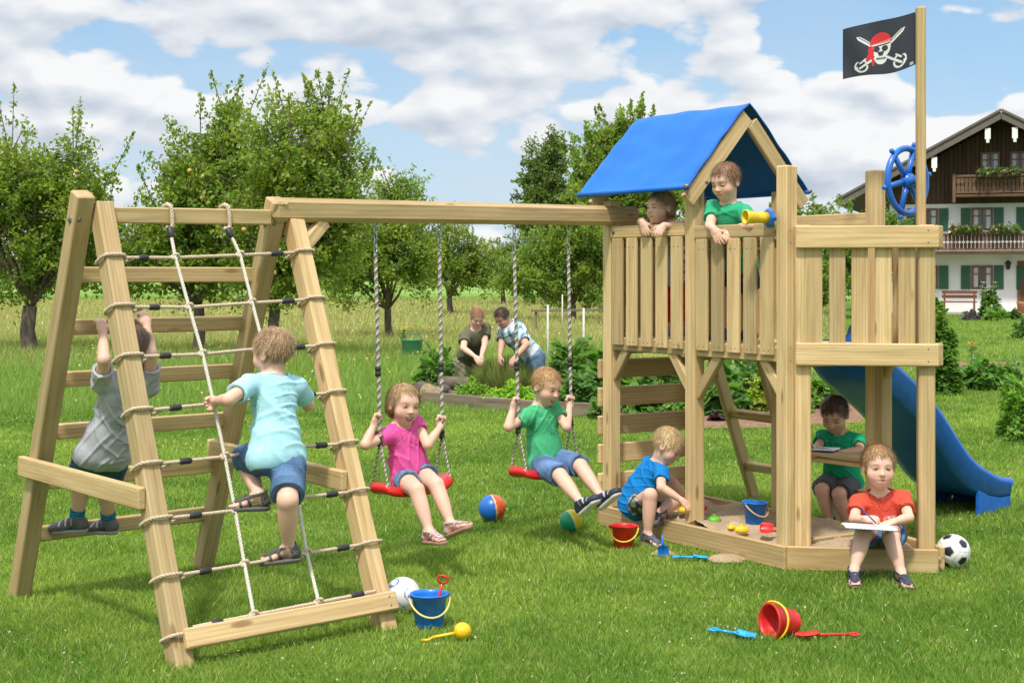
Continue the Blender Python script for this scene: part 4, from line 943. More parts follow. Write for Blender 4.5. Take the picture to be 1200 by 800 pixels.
def hbox(x0, x1, z0, z1, y0, y1, mb, bev=0.01, mi=0, grain='x'):
    c = V(((x0+x1)/2, (y0+y1)/2, (z0+z1)/2))
    if grain == 'x': cham_box(mb, c, X_, Y_, UP, (x1-x0)/2, abs(y1-y0)/2, (z1-z0)/2, bev, mi)
    else: cham_box(mb, c, UP, Y_, X_, (z1-z0)/2, abs(y1-y0)/2, (x1-x0)/2, bev, mi)
WX0, WX1 = hx(1046), hx(1300); ZE = hz(238)
mb = MB(); hbox(WX0, WX1, 0, ZE, HY, HY+14, mb, 0.01); mb.build('wall', M['plaster'], house)
RA = V((hx(1174), 0, hz(139))); RL_ = V((hx(990), 0, hz(238))); slope = (RA.z-RL_.z)/(RA.x-RL_.x)
mb = MB()                                                              # boarded gable, each board its own plank
x = WX0; 
while x < WX1:
    w = 0.17; zt = RA.z-abs(x+w/2-RA.x)*slope-0.12
    if zt > ZE+0.05: hbox(x, x+w-0.012, ZE+0.003, zt, HY-0.03+random.uniform(0, 0.008), HY+0.10, mb, 0.006, 0, 'z')
    x += w
mb.build('gable_boards', M['darkwood'], house)
mb = MB(); mb.add([(WX0, HY+0.06, ZE), (WX1, HY+0.06, ZE), (RA.x, HY+0.06, RA.z-0.2)], [(0, 1, 2)]); mb.build('gable_backing', M['darkwood'], house)
mb = MB(); g0_, g1_ = HY+0.1, HY+14; mb.add([(WX0, g0_, ZE), (WX1, g0_, ZE), (RA.x, g0_, RA.z-0.2), (WX0, g1_, ZE), (WX1, g1_, ZE), (RA.x, g1_, RA.z-0.2)], [(3, 5, 4), (0, 1, 4, 3)]); mb.build('gable_wall', M['darkwood'], house)
OV = 1.7; rf = MB(); y0, y1 = HY-OV, HY+15
for sg in (-1, 1):
    e = V((RA.x+sg*(RA.x-RL_.x), 0, RL_.z)); d = (e-V((RA.x, 0, RA.z))).normalized(); nrm = V((-d.z*sg, 0, d.x*sg)); ln = (e-V((RA.x, 0, RA.z))).length
    for z_, th_, m_i in ((0.02, 0.05, 0), (0.09, 0.035, 1)):
        c = V((RA.x, (y0+y1)/2, RA.z))+d*ln/2+nrm*(z_); cham_box(rf, c, d, Y_, d.cross(Y_), ln/2+0.02, (y1-y0)/2+(0.05 if m_i else 0), th_, 0.01, m_i)
rfo = rf.build('roof', [M['darkwood'], M['tile']], house)
for sg in (-1, 1):
    e = V((RA.x+sg*(RA.x-RL_.x), y0-0.06, RL_.z)); a = V((RA.x, y0-0.06, RA.z))
    beam(a, e, 0.34, 0.06, Y_, bev=0.01).build('bargeboard', M['roof_edge'], house); d = (e-a).normalized(); beam(a+UP*0.17-Y_*0.05, e+UP*0.17-Y_*0.05, 0.10, 0.08, Y_, bev=0.01).build('verge_board', M['roof_edge'], house)
    for t in (0.08, 0.40, 0.74):                                       # purlin ends with pale carved boards
        if sg > 0 and t > 0.5: continue
        p = a.lerp(e, t)-UP*0.28; beam(V((p.x, y0+0.05, p.z)), V((p.x, HY, p.z)), 0.24, 0.20, X_, bev=0.02).build('purlin', M['darkwood'], house)
        mb = MB(); hbox(p.x-0.11, p.x+0.11, p.z-0.42, p.z+0.02, y0-0.02, y0+0.04, mb, 0.05); hbox(p.x-0.06, p.x+0.06, p.z-0.56, p.z-0.40, y0-0.015, y0+0.035, mb, 0.03); mb.build('purlin_board', M['plaster'], house)
def window(x0, x1, y0_, y1_, wood=False):
    a, b, zt, zb = hx(x0), hx(x1), hz(y0_), hz(y1_); yy = HY-0.03-(0.03 if wood else 0); mb = MB(); f = 0.085
    for q in ((a, b, zt-f, zt), (a, b, zb, zb+f)): hbox(*q, yy-0.05, yy+0.02, mb, 0.008)
    for q in ((a, a+f, zb+f+0.001, zt-f-0.001), (b-f, b, zb+f+0.001, zt-f-0.001), ((a+b)/2-0.045, (a+b)/2+0.045, zb+f+0.001, zt-f-0.001)): hbox(*q, yy-0.048, yy+0.018, mb, 0.008, 0, 'z')
    w = mb.build('window', M['frame_br'], house)
    mb = MB(); hbox(a+f*0.5, b-f*0.5, zb+f*0.5, zt-f*0.5, yy+0.003, yy+0.012, mb, 0.001); mb.build('pane', M['glass'], w)
    mb = MB()
    for s_, e_ in ((a+f, a+f+(b-a)*0.20), (b-f-(b-a)*0.20, b-f)):
        mb.add([(s_, yy-0.002, zb+f), (e_ if s_ < (a+b)/2-0.3 else s_, yy-0.002, zt-f), (s_ if False else e_, yy-0.002, zt-f), (e_, yy-0.002, zb+f)] if False else [(s_, yy-0.002, zb+f), (e_, yy-0.002, zb+f), (e_, yy-0.002, zt-f), (s_, yy-0.002, zt-f)], [(0, 1, 2, 3)])
    mb.build('curtain', M['curtain'], w)
    mb = MB(); hbox(a+f, b-f, zb+(zt-zb)*0.62, zb+(zt-zb)*0.62+0.04, yy-0.045, yy+0.0, mb, 0.005); mb.build('glazing_bar', M['frame_br'], w)
    if not wood:
        mb = MB(); hbox(a-0.04, b+0.04, zb-0.05, zb-0.002, yy-0.12, yy+0.02, mb, 0.008); mb.build('sill', M['plaster'], w)
def shutter(x0, x1, y0_, y1_):
    a, b, zt, zb = hx(x0), hx(x1), hz(y0_), hz(y1_); mb = MB(); f = 0.06; hbox(a, b, zb, zt, HY-0.05, HY-0.005, mb, 0.006, 0, 'z')
    z = zb+f
    while z < zt-f: hbox(a+f, b-f, z, z+0.028, HY-0.066, HY-0.051, mb, 0.004); z += 0.055
    mb.build('shutter', M['shutter'], house)
for (y0_, y1_) in ((243, 270), (311, 339)):
    for c in (1090, 1152, 1214, 1266):
        window(c-12, c+12, y0_, y1_); shutter(c-24, c-13, y0_, y1_); shutter(c+13, c+24, y0_, y1_)
for c in (1161, 1194, 1240): window(c-11, c+11, 178, 204, True)
def balcony(x0, x1, yt, yb, yf, mat, cut):
    a, b, zt, zb = hx(x0), hx(x1), hz(yt), hz(yb); bo = MB(); hbox(a, b, zb-0.02, zb+0.10, yf, HY-0.04, bo, 0.01); o = bo.build('balcony', mat, house)
    mb = MB(); hbox(a, b, zt-0.09, zt, yf-0.05, yf+0.06, mb, 0.01); hbox(a, b, zb+0.12, zb+0.19, yf-0.03, yf+0.03, mb, 0.01); mb.build('rail', mat, o)
    mb = MB(); x = a
    while x < b:                                                       # sawn boards with narrow gaps
        w = 0.15; zs = [(zb+0.19, zb+0.42), (zb+0.42, zt-0.33), (zt-0.33, zt-0.09)]
        for i, (p, q) in enumerate(zs): ww = w if i != 1 else w*(0.45 if cut else 0.8); hbox(x+(w-ww)/2+0.008, x+(w+ww)/2-0.008, p+0.001, q-0.001, yf-0.012, yf+0.012, mb, 0.004, 0, 'z')
        x += w
    mb.build('balusters', mat, o)
    for px in (a+0.05, b-0.05):
        mb = MB(); hbox(px-0.06, px+0.06, zb-0.25, zt+0.05, yf-0.06, yf+0.07, mb, 0.01, 0, 'z'); mb.build('post', mat, o)
    return o
k_ = HY/(HY-1.1)
balcony(1080, 1290, 273.5, 297, HY-1.1, M['balcony'], True); balcony(1120, 1262, 206, 231, HY-1.0, M['balcony'], False)
mb = MB(); hbox(hx(1191), hx(1222), 0, hz(306), HY-0.05, HY+0.01, mb, 0.01, 0, 'z'); dr = mb.build('door', M['frame_br'], house)
mb = MB(); hbox(hx(1195), hx(1205), 0.3, hz(325), HY-0.07, HY-0.052, mb, 0.01, 0, 'z'); mb.build('door_panel', M['balcony'], dr)
M['black_iron'] = simple('black_iron', (0.02, 0.02, 0.02), 0.5)
mb = MB(); lathe(mb, V((hx(1181), HY-0.18, hz(316))), UP, [(0, 0), (0.02, 0.07), (0.25, 0.11), (0.27, 0.14), (0.36, 0.04), (0.38, 0)], 8); tube(mb, [V((hx(1181), HY, hz(308))), V((hx(1181), HY-0.18, hz(306)))], 0.02, 6); mb.build('wall_lamp', M['black_iron'] if 'black_iron' in M else simple('black_iron', (0.02, 0.02, 0.02), 0.5), house)
hb = empty('house_bench', V((hx(1127), HY-1.2, 0)), 'reddish brown wooden bench against the white farmhouse wall', 'bench'); M['redwood'] = wood_mat('red_brown_bench', (0.24, 0.10, 0.06), (0.18, 0.075, 0.045), (0.11, 0.045, 0.03), 0)
xa, xb = hx(1108), hx(1147)
for z, w, y in ((0.45, 0.42, -1.3), ): beam(V((xa, HY+y, z)), V((xb, HY+y, z)), w, 0.05, UP).build('seat', M['redwood'], hb)
for z in (0.66, 0.84): beam(V((xa, HY-1.05, z)), V((xb, HY-1.05, z)), 0.12, 0.04, Y_).build('backrest', M['redwood'], hb)
for x in (xa+0.1, xb-0.1):
    for y in (-1.48, -1.08): beam(V((x, HY+y, 0)), V((x, HY+y, 0.424 if y < -1.2 else 0.9)), 0.07, 0.06, Y_).build('leg', M['redwood'], hb)
def flowerbox(i, px0, px1, py, yy, col, n, label):
    r = np.random.default_rng(200+i); a, b = at(px0, py, yy), at(px1, py, yy); root = empty('flower_box', a.lerp(b, 0.5)-UP*0.12, label, 'flower box', 'flower boxes on the farmhouse balconies')
    beam(a-UP*0.12, b-UP*0.12, 0.18, 0.2, Y_).build('box', M['darkwood'], root)
    m = 500; t = r.random(m)[:, None]; C = np.array(a)*(1-t)+np.array(b)*t+r.normal(size=(m, 3))*np.array((0.05, 0.10, 0.08)); cc = cols((0.07, 0.14, 0.03), m, r)
    C2 = C[:n]+np.array((0, -0.08, 0.06)); c2 = np.where((r.random(n) < 0.6)[:, None], np.array(col), np.array((0.62, 0.42, 0.42)))
    for nm, CC, c, sz in (('foliage', C, cc, 0.13), ('blossom', C2, c2, 0.10)):
        v = leaf_quads(CC, sz, r, 0.3, 0.9); c = np.repeat(c, 4, 0); c = np.concatenate([c, np.ones((len(c), 1))], 1); link(nm, np_mesh(nm, v.reshape(-1, 3), [np.arange(len(CC)*4).reshape(-1, 4)], M['leaf'], attrs={'col': ('FLOAT_COLOR', c)}), root)
flowerbox(0, 1098, 1118, 269, HY-1.3, (0.42, 0.05, 0.07), 35, 'flower box with red blossoms at the left end of the lower balcony')
flowerbox(1, 1130, 1164, 269, HY-1.3, (0.45, 0.05, 0.07), 70, 'flower box with red and pink blossoms on the lower balcony under the shutters')
flowerbox(2, 1174, 1206, 269, HY-1.3, (0.45, 0.05, 0.05), 60, 'flower box with bright red blossoms above the farmhouse door')
flowerbox(3, 1158, 1206, 201, HY-1.2, (0.45, 0.18, 0.22), 70, 'flower box with pink blossoms on the upper balcony')
terr = [(hx(1040), HY), (hx(1300), HY), (hx(1300), HY-3.2), (hx(1040), HY-3.2)]
sheet('terrace', terr, 0.012, simple('pale_paving', (0.34, 0.31, 0.27), 0.9, 0.15, 2))
for i, (px, py, hw, hh, lf, c, fl, fc_, lb) in enumerate(((1160, 372, 15, 40, 0.15, (0.075, 0.14, 0.03), 12, 'fl_white', 'rose bush with pale blooms in front of the farmhouse window'), (1168, 375, 18, 17, 0.10, (0.10, 0.19, 0.03), 0, '', 'low green bush in front of the rose bush'), (1138, 375, 12, 13, 0.08, (0.13, 0.12, 0.17), 0, '', 'grey-purple lavender clump in front of the bench'), (1188, 374, 9, 13, 0.10, (0.07, 0.13, 0.04), 0, '', 'small round bush beside the farmhouse door'), (1098, 372, 9, 26, 0.12, (0.08, 0.15, 0.03), 5, 'fl_yellow', 'yellow flowering plant left of the farmhouse bench'))):
    plant('shrub', lb, px, py, hw, hh, 420, lf*1.3, c, 300+i, flowers=(fl, fc_) if fl else None, fsize=0.13)
mb = MB(); p = V((hx(1181), HY-2.0, 0)); lathe(mb, p, UP, [(0, 0), (0, 0.22), (0.40, 0.30), (0.48, 0.33), (0.48, 0.28), (0.40, 0.26), (0.40, 0)], 16); mb.build('flower_pot', simple('terracotta', (0.40, 0.16, 0.08), 0.9, 0.1, 3), label='round terracotta pot beside the farmhouse door', cat='pot')

# the farmhouse and what stands against it face the garden, turned 19 degrees
hc_ = V((hx(1173), HY, 0)); hr_ = Matrix.Rotation(math.radians(-19), 4, 'Z')
for o in list(COL.objects):
    if o.name in before_house or o.parent is not None or o.get('category') in ('plant', 'pot'): continue
    m_h = Matrix.Translation(hc_) @ hr_ @ Matrix.Translation(V(o.location)-hc_); o.location = m_h.to_translation(); o.rotation_euler = (0, 0, math.radians(-19))
# ---------------------------------------------------------------- people: one smooth implicit body each
def surface_nets(F, org, h):
    S = F < 0
    a = S[:-1, :-1, :-1]; mix = np.zeros(a.shape, bool)
    cs = [(i, j, k) for i in (0, 1) for j in (0, 1) for k in (0, 1)]
    nx, ny, nz = F.shape
    cnt = np.zeros(a.shape, np.uint8)
    for (i, j, k) in cs: cnt += S[i:nx-1+i, j:ny-1+j, k:nz-1+k]
    I, J, K = np.nonzero((cnt > 0) & (cnt < 8))
    if len(I) == 0: return np.zeros((0, 3)), np.zeros((0, 4), int)
    val = np.stack([F[I+i, J+j, K+k] for (i, j, k) in cs], 1)
    C = np.array(cs, float); pos = np.zeros((len(I), 3)); w = np.zeros(len(I))
    for x in range(8):
        for y in range(x+1, 8):
            if np.abs(C[x]-C[y]).sum() != 1: continue
            m = (val[:, x] < 0) != (val[:, y] < 0)
            t = val[m, x]/(val[m, x]-val[m, y])
            pos[m] += C[x]+(C[y]-C[x])*t[:, None]; w[m] += 1
    pos /= w[:, None]
    idm = np.full(a.shape, -1, np.int32); idm[I, J, K] = np.arange(len(I))
    verts = (np.stack([I, J, K], 1)+pos)*h+np.array(org)
    Q = []
    for ax in range(3):
        sl0 = [slice(1, -1)]*3; sl1 = [slice(1, -1)]*3
        sl0[ax] = slice(0, -1); sl1[ax] = slice(1, None)
        A = S[tuple(sl0)]; B = S[tuple(sl1)]
        ii = np.argwhere(A != B); 
        if not len(ii): continue
        fl = A[ii[:, 0], ii[:, 1], ii[:, 2]]
        off = np.ones(3, int); off[ax] = 0; g = ii+off
        o1, o2 = [(1, 2), (2, 0), (0, 1)][ax]
        e1 = np.zeros(3, int); e1[o1] = 1; e2 = np.zeros(3, int); e2[o2] = 1
        q = [idm[tuple((g-d).T)] for d in (e1+e2, e2, 0*e1, e1)]
        q = np.stack(q, 1); q[~fl] = q[~fl][:, ::-1]; Q.append(q)
    return verts, np.concatenate(Q)
def unit(v): return V(v).normalized()
class Field:
    def __init__(s, lo, hi, h):
        s.h = h; s.lo = np.array(lo, float)-3*h; n = np.ceil((np.array(hi)-s.lo)/h).astype(int)+4
        s.F = np.full(n, 9.0, np.float32); s.n = n
    def sub(s, lo, hi):
        a = np.clip(((np.array(lo)-s.lo)/s.h).astype(int)-1, 0, s.n); b = np.clip(((np.array(hi)-s.lo)/s.h).astype(int)+2, 0, s.n)
        if np.any(b <= a): return None, None
        ax = [np.arange(a[i], b[i])*s.h+s.lo[i] for i in range(3)]
        return tuple(slice(a[i], b[i]) for i in range(3)), np.stack(np.meshgrid(*ax, indexing='ij'), -1).astype(np.float32)
    def put(s, prims, grow=0.0, target=None):
        F = s.F if target is None else target
        for p in prims:
            k = p.get('k', 0.012); mg = abs(grow)+k+3*s.h
            if p['t'] == 'c':
                a, b = np.array(p['a']), np.array(p['b']); r = max(p['ra'], p['rb'])
                lo = np.minimum(a, b)-r-mg; hi = np.maximum(a, b)+r+mg
            else:
                c = np.array(p['c']); r = max(p['r']); lo = c-r-mg; hi = c+r+mg
            sl, P = s.sub(lo, hi)
            if sl is None: continue
            if p['t'] == 'c':
                ba = b-a; l2 = max(1e-9, ba@ba); t = np.clip(((P-a)@ba)/l2, 0, 1)
                d = np.linalg.norm(P-a-t[..., None]*ba, axis=-1)-(p['ra']+(p['rb']-p['ra'])*t)
                if 'bulge' in p: d = d-p['bulge']*np.sin(math.pi*np.clip(t*1.15, 0, 1))
            else:
                R = np.array(p['R']) if 'R' in p else np.eye(3)
                q = (P-c)@R.T; rr = np.array(p['r'])
                k0 = np.linalg.norm(q/rr, axis=-1); k1 = np.linalg.norm(q/rr**2, axis=-1)
                d = k0*(k0-1)/np.maximum(k1, 1e-6)
            d = d-grow
            for (pp, nn) in p.get('clip', []):
                d = np.maximum(d, (P-np.array(pp))@np.array(nn))
            f = F[sl]
            if p.get('neg'):
                d = -d; hh = np.clip(0.5-0.5*(d-(-1)*0-f)/k, 0, 1) if False else None
                x = np.maximum(k-np.abs(f-d), 0)/k; F[sl] = np.maximum(f, d)+x*x*k*0.25
            else:
                x = np.maximum(k-np.abs(f-d), 0)/k; F[sl] = np.minimum(f, d)-x*x*k*0.25
        return s
    def near(s, fn, band=0.03):
        "add fn(points) to the field near its surface"
        I = np.nonzero(np.abs(s.F) < band)
        P = np.stack(I, 1)*s.h+s.lo
        s.F[I] += fn(P).astype(np.float32)
    def clip(s, fn):
        I = np.nonzero(s.F < 0.05)
        P = np.stack(I, 1)*s.h+s.lo
        s.F[I] = np.maximum(s.F[I], fn(P).astype(np.float32))
    def mesh(s): return surface_nets(s.F, s.lo, s.h)
def cap(a, b, ra, rb, k=0.012, **kw): return dict(t='c', a=tuple(a), b=tuple(b), ra=ra, rb=rb, k=k, **kw)
def ell(c, r, R=None, k=0.012, **kw):
    d = dict(t='e', c=tuple(c), r=tuple(r), k=k, **kw)
    if R is not None: d['R'] = [tuple(x) for x in R]
    return d
def bounds(prims, pad=0.03):
    lo = np.full(3, 1e9); hi = -lo
    for p in prims:
        if p.get('neg'): continue
        if p['t'] == 'c':
            for q in (p['a'], p['b']): lo = np.minimum(lo, np.array(q)-max(p['ra'], p['rb'])); hi = np.maximum(hi, np.array(q)+max(p['ra'], p['rb']))
        else: lo = np.minimum(lo, np.array(p['c'])-max(p['r'])); hi = np.maximum(hi, np.array(p['c'])+max(p['r']))
    return lo-pad, hi+pad
def folds(seed, amp=0.003, wl=0.06, axis=None):
    r = np.random.default_rng(seed); ph = r.uniform(0, 6.28, 9)
    D = r.normal(size=(4, 3)); D[:, 2] = D[:, 2]*0.5+np.sign(D[:, 2])*0.6; D /= np.linalg.norm(D, axis=1)[:, None]
    E = r.normal(size=(4, 3)); E /= np.linalg.norm(E, axis=1)[:, None]
    def fn(P):
        o = 0
        for i in range(4):
            L = wl*(1.0+0.45*i); m = np.clip(0.5+np.sin(P@E[i]*6.283/(wl*3.1)+ph[i]), 0, 1)       # creases come and go
            s = np.sin(P@D[i]*6.283/L+ph[i+4]+0.9*np.sin(P@E[(i+1) % 4]*6.283/(wl*3.6)+ph[i]))
            o = o+m*np.clip(1-np.abs(s)*1.6, 0, 1)**1.5
        return amp*(0.6-o)
    return fn
def vcol_mat(name, rough=0.55, sss=0.0, spec=0.4, weave=0.0, var=0.1, scale=60):
    m, t, b = nt(name); c = attr(t, 'col', 'Color')
    f = noise(t, scale, 3, 0.6, geo_pos(t))
    c = mixc(t, 1.0, c, ramp(t, f, [(0.3, (1-var,)*3), (0.7, (1+var*0.4,)*3)]), 'MULTIPLY')
    t.links.new(c, b.inputs['Base Color']); b.inputs['Roughness'].default_value = rough; b.inputs['Specular IOR Level'].default_value = spec
    if sss:
        b.inputs['Subsurface Weight'].default_value = sss; b.inputs['Subsurface Radius'].default_value = (0.012, 0.005, 0.003); b.inputs['Subsurface Scale'].default_value = 0.6
    if weave: bump(t, b, noise(t, 420, 2, 0.6, geo_pos(t)), weave, 0.0015)
    return m
M['skin'] = vcol_mat('skin', 0.5, 0.25, 0.35, 0.0, 0.06, 45)
M['cloth'] = vcol_mat('cloth', 0.9, 0, 0.15, 0.3, 0.14, 35)
M['hair'] = vcol_mat('hair', 0.45, 0, 0.4, 0, 0.35, 180)
M['shoe'] = vcol_mat('shoe', 0.6, 0, 0.4, 0.2, 0.1, 80)
def hand_prims(W, d, n, side, s, curl, thumb=0.5, spread=0.10, k=0.004, point=None):
    d = unit(d); n = V(n); n = (n-d*n.dot(d)).normalized(); t = d.cross(n)*(1 if side == 'R' else -1)
    P = []; pl = 0.052*s; R = [tuple(t), tuple(d), tuple(n)]
    c = V(W)+d*pl*0.55
    P.append(ell(c, (0.027*s, 0.036*s, 0.0125*s), R, 0.010))
    P.append(cap(W, V(W)+d*0.02*s, 0.0165*s, 0.017*s, 0.012))
    P.append(ell(V(W)+d*0.025*s+t*0.016*s+n*0.004*s, (0.012*s, 0.02*s, 0.011*s), R, 0.008))
    lens = [0.040, 0.045, 0.042, 0.033]; offs = [0.0195, 0.007, -0.0065, -0.019]
    for i in range(4):
        cu = curl[i] if isinstance(curl, (list, tuple)) else curl
        q = V(W)+d*pl*(0.98 if i in (1, 2) else 0.93)+t*offs[i]*s
        sp = spread*(1.5-i); dd = unit(d+t*sp); ang = 0
        for j, (fl, rr) in enumerate(((0.42, 0.0075), (0.32, 0.0070), (0.26, 0.0062))):
            ang += cu*(0.75 if j == 0 else 1.0)
            v = dd*math.cos(ang)+n*math.sin(ang); q2 = q+v*lens[i]*fl*s*1.05
            P.append(cap(q, q2, rr*s, (rr-0.0007)*s, k if j else 0.007)); q = q2
    q = V(W)+d*0.018*s+t*0.018*s+n*0.004*s
    v1 = unit(d*0.75+t*(0.9-0.5*thumb)+n*(0.25+0.7*thumb)); q2 = q+v1*0.026*s
    v2 = unit(d*(0.9)+t*(0.35-0.9*thumb)+n*(0.25+0.5*thumb)); q3 = q2+v2*0.02*s
    P += [cap(q, q2, 0.0095*s, 0.0082*s, 0.006), cap(q2, q3, 0.0082*s, 0.0066*s, k)]
    return P
def limb(parent, px, py, L, sgn):
    "joint L metres from its parent joint, seen at px, py; sgn -1 nearer the viewer, +1 farther"
    d = V(((px-CX)/FPX, 1.0, -(py-HOR)/FPX)).normalized(); o = V((0, 0, EYE))-V(parent)
    b = o.dot(d); c = o.dot(o)-L*L; disc = b*b-c
    if disc < 0:
        q = V((0, 0, EYE))+d*(-b); return V(parent)+(q-V(parent)).normalized()*L
    return V((0, 0, EYE))+d*(-b+sgn*math.sqrt(disc))
def denim(col, seed):
    r = np.random.default_rng(seed); D = r.normal(size=(4, 3))*38
    def fn(P):
        q = 0.5+0.18*np.sin(P@D[0]+1)+0.16*np.sin(P@D[1])+0.14*np.sin(P@D[2]*1.9)+0.12*r.normal(size=len(P)); q = np.clip(q, 0, 1)[:, None]
        return np.array(col)*(0.62+0.85*q)
    return fn
SKIN = (0.70, 0.43, 0.32)
def person(S):
    s = S.get('s', 1.0); h = S.get('h', 0.004); seed = S.get('seed', 1); adult = S.get('adult', False)
    r_ = np.random.default_rng(seed)
    Pv = V(S['pelvis']); Nk = V(S['neck']); f = unit(S['fwd']); up = unit(Nk-Pv)
    f = (f-up*f.dot(up)).normalized(); rt = f.cross(up)
    cf = unit(S.get('cfwd', S['fwd'])); cup = unit(S.get('cup', up)); cf = (cf-cup*cf.dot(cup)).normalized(); crt = cf.cross(cup)
    sw = S.get('sw', 0.118)*s; hw = 0.062*s
    B = []; fat = S.get('fat', 1.0)
    Rp = [tuple(rt), tuple(f), tuple(up)]; Rc = [tuple(crt), tuple(cf), tuple(cup)]
    T = (Nk-Pv).length; mid = Pv.lerp(Nk, 0.38)+(-f*S.get('arch', 0.0)*s); chest = Pv.lerp(Nk, 0.72)
    dep = 0.082 if not adult else 0.10
    torso = [ell(Pv, (0.092*s*fat, 0.076*s*fat, 0.085*s), Rp, 0.03),
             ell(mid, (0.083*s*fat, 0.070*s*fat, T*0.36), Rp, 0.04),
             ell(chest, (0.098*s*fat, dep*0.86*s*fat, T*0.34), Rc, 0.04)]
    SH = {}; HP = {}
    for sd, g in (('R', 1), ('L', -1)):
        SH[sd] = Nk+crt*sw*g-cup*0.045*s+V(S.get('sh'+sd, (0, 0, 0)))
        HP[sd] = Pv+rt*hw*g-up*0.02*s
        torso.append(cap(Nk-cup*0.035*s+crt*g*0.02*s, SH[sd], 0.036*s, 0.034*s, 0.03))
    B += torso
    hc = V(S['head']); hf = unit(S['hf']); hu = V(S.get('hu', (0, 0, 1))); hu = (hu-hf*hu.dot(hf)).normalized(); hr = hf.cross(hu)
    Hh = S.get('H', 0.205)
    RH = [tuple(hr), tuple(hf), tuple(hu)]
    def hp(x, y, z): return hc+(hr*x+hf*y+hu*z)*Hh
    aw = 0.93 if adult else 1.0
    jaw = 1.15 if adult else 1.0
    head = [ell(hp(0, -0.07, 0.12), (0.375*Hh*aw, 0.45*Hh*aw, 0.385*Hh), RH, 0.02),
            ell(hp(0, 0.10, -0.17), (0.285*Hh, 0.30*Hh, 0.32*Hh*jaw), RH, 0.03),
            ell(hp(0, 0.18, -0.38), (0.13*Hh, 0.13*Hh, 0.11*Hh), RH, 0.03),
            ell(hp(0.17, 0.20, -0.17), (0.145*Hh, 0.15*Hh, 0.15*Hh), RH, 0.02),
            ell(hp(-0.17, 0.20, -0.17), (0.145*Hh, 0.15*Hh, 0.15*Hh), RH, 0.02),
            ell(hp(0, 0.28, 0.10), (0.24*Hh, 0.10*Hh, 0.13*Hh), RH, 0.02),
            ell(hp(0.155, 0.43, -0.005), (0.085*Hh, 0.07*Hh, 0.05*Hh), RH, 0.012, neg=True),
            ell(hp(-0.155, 0.43, -0.005), (0.085*Hh, 0.07*Hh, 0.05*Hh), RH, 0.012, neg=True),
            ell(hp(0.15, 0.295, -0.01), (0.082*Hh, 0.085*Hh, 0.062*Hh), RH, 0.003),
            ell(hp(-0.15, 0.295, -0.01), (0.082*Hh, 0.085*Hh, 0.062*Hh), RH, 0.003),
            cap(hp(0, 0.345, 0.02), hp(0, 0.43, -0.125), 0.034*Hh, 0.046*Hh, 0.010),
            ell(hp(0, 0.435, -0.135), (0.058*Hh, 0.048*Hh, 0.045*Hh), RH, 0.006),
            ell(hp(0.045, 0.39, -0.15), (0.036*Hh, 0.036*Hh, 0.03*Hh), RH, 0.005),
            ell(hp(-0.045, 0.39, -0.15), (0.036*Hh, 0.036*Hh, 0.03*Hh), RH, 0.005),
            ell(hp(0, 0.350, -0.262), (0.125*Hh, 0.04*Hh, 0.024*Hh), RH, 0.008),
            ell(hp(0, 0.340, -0.335), (0.105*Hh, 0.045*Hh, 0.026*Hh), RH, 0.008)]
    smile = S.get('smile', 0.5)
    if smile > 0.75:
        head.append(ell(hp(0, 0.42, -0.315), (0.115*Hh, 0.045*Hh, 0.030*Hh), RH, 0.004, neg=True))
    for g in (-1, 1):
        head.append(ell(hp(0.375*g*aw, -0.06, -0.06), (0.04*Hh, 0.085*Hh, 0.125*Hh), RH, 0.006))
        head.append(ell(hp(0.415*g*aw, -0.04, -0.055), (0.025*Hh, 0.045*Hh, 0.075*Hh), RH, 0.004, neg=True))
    nr = 0.042*s if not adult else 0.05*s
    B += [cap(Nk-cup*0.02*s, hp(0, -0.10, -0.22), nr, nr*0.95, 0.02)]
    J = {}
    lim_r = dict(ua=(0.033, 0.027), fa=(0.0265, 0.0165), th=(0.060, 0.043), sh=(0.042, 0.024))
    for kq, vq in S.get('thick', {}).items(): lim_r[kq] = vq
    for sd in 'RL':
        E = V(S['el'+sd]); W = V(S['wr'+sd]); K_ = V(S['kn'+sd]); A = V(S['an'+sd]); J[sd] = (E, W, K_, A)
        B += [cap(SH[sd], E, lim_r['ua'][0]*s, lim_r['ua'][1]*s, 0.014), cap(E, W, lim_r['fa'][0]*s, lim_r['fa'][1]*s, 0.010, bulge=0.003*s)]
        B += [cap(HP[sd], K_, lim_r['th'][0]*s, lim_r['th'][1]*s, 0.012), cap(K_, A, lim_r['sh'][0]*s, lim_r['sh'][1]*s, 0.012, bulge=0.006*s)]
        hd = S['hand'+sd]
        B += hand_prims(W, hd[0], hd[1], sd, s*(1.0 if not adult else 1.0), hd[2], hd[3] if len(hd) > 3 else 0.5)
    feet = {}
    for sd in 'RL':
        A = J[sd][3]; fd = unit(S['ft'+sd]); fu = V(S.get('fu'+sd, (0, 0, 1))); fu = (fu-fd*fu.dot(fd)).normalized(); fr = fd.cross(fu)
        heel = A-fd*0.022*s-fu*0.028*s; ball = A+fd*0.075*s-fu*0.038*s; toe = A+fd*0.105*s-fu*0.042*s
        RF = [tuple(fr), tuple(fd), tuple(fu)]
        g = 1 if sd == 'L' else -1
        fp = [cap(A, heel, 0.024*s, 0.023*s, 0.012), cap(A-fu*0.005*s, ball, 0.025*s, 0.016*s, 0.012), ell(ball, (0.031*s, 0.032*s, 0.015*s), RF, 0.012)]
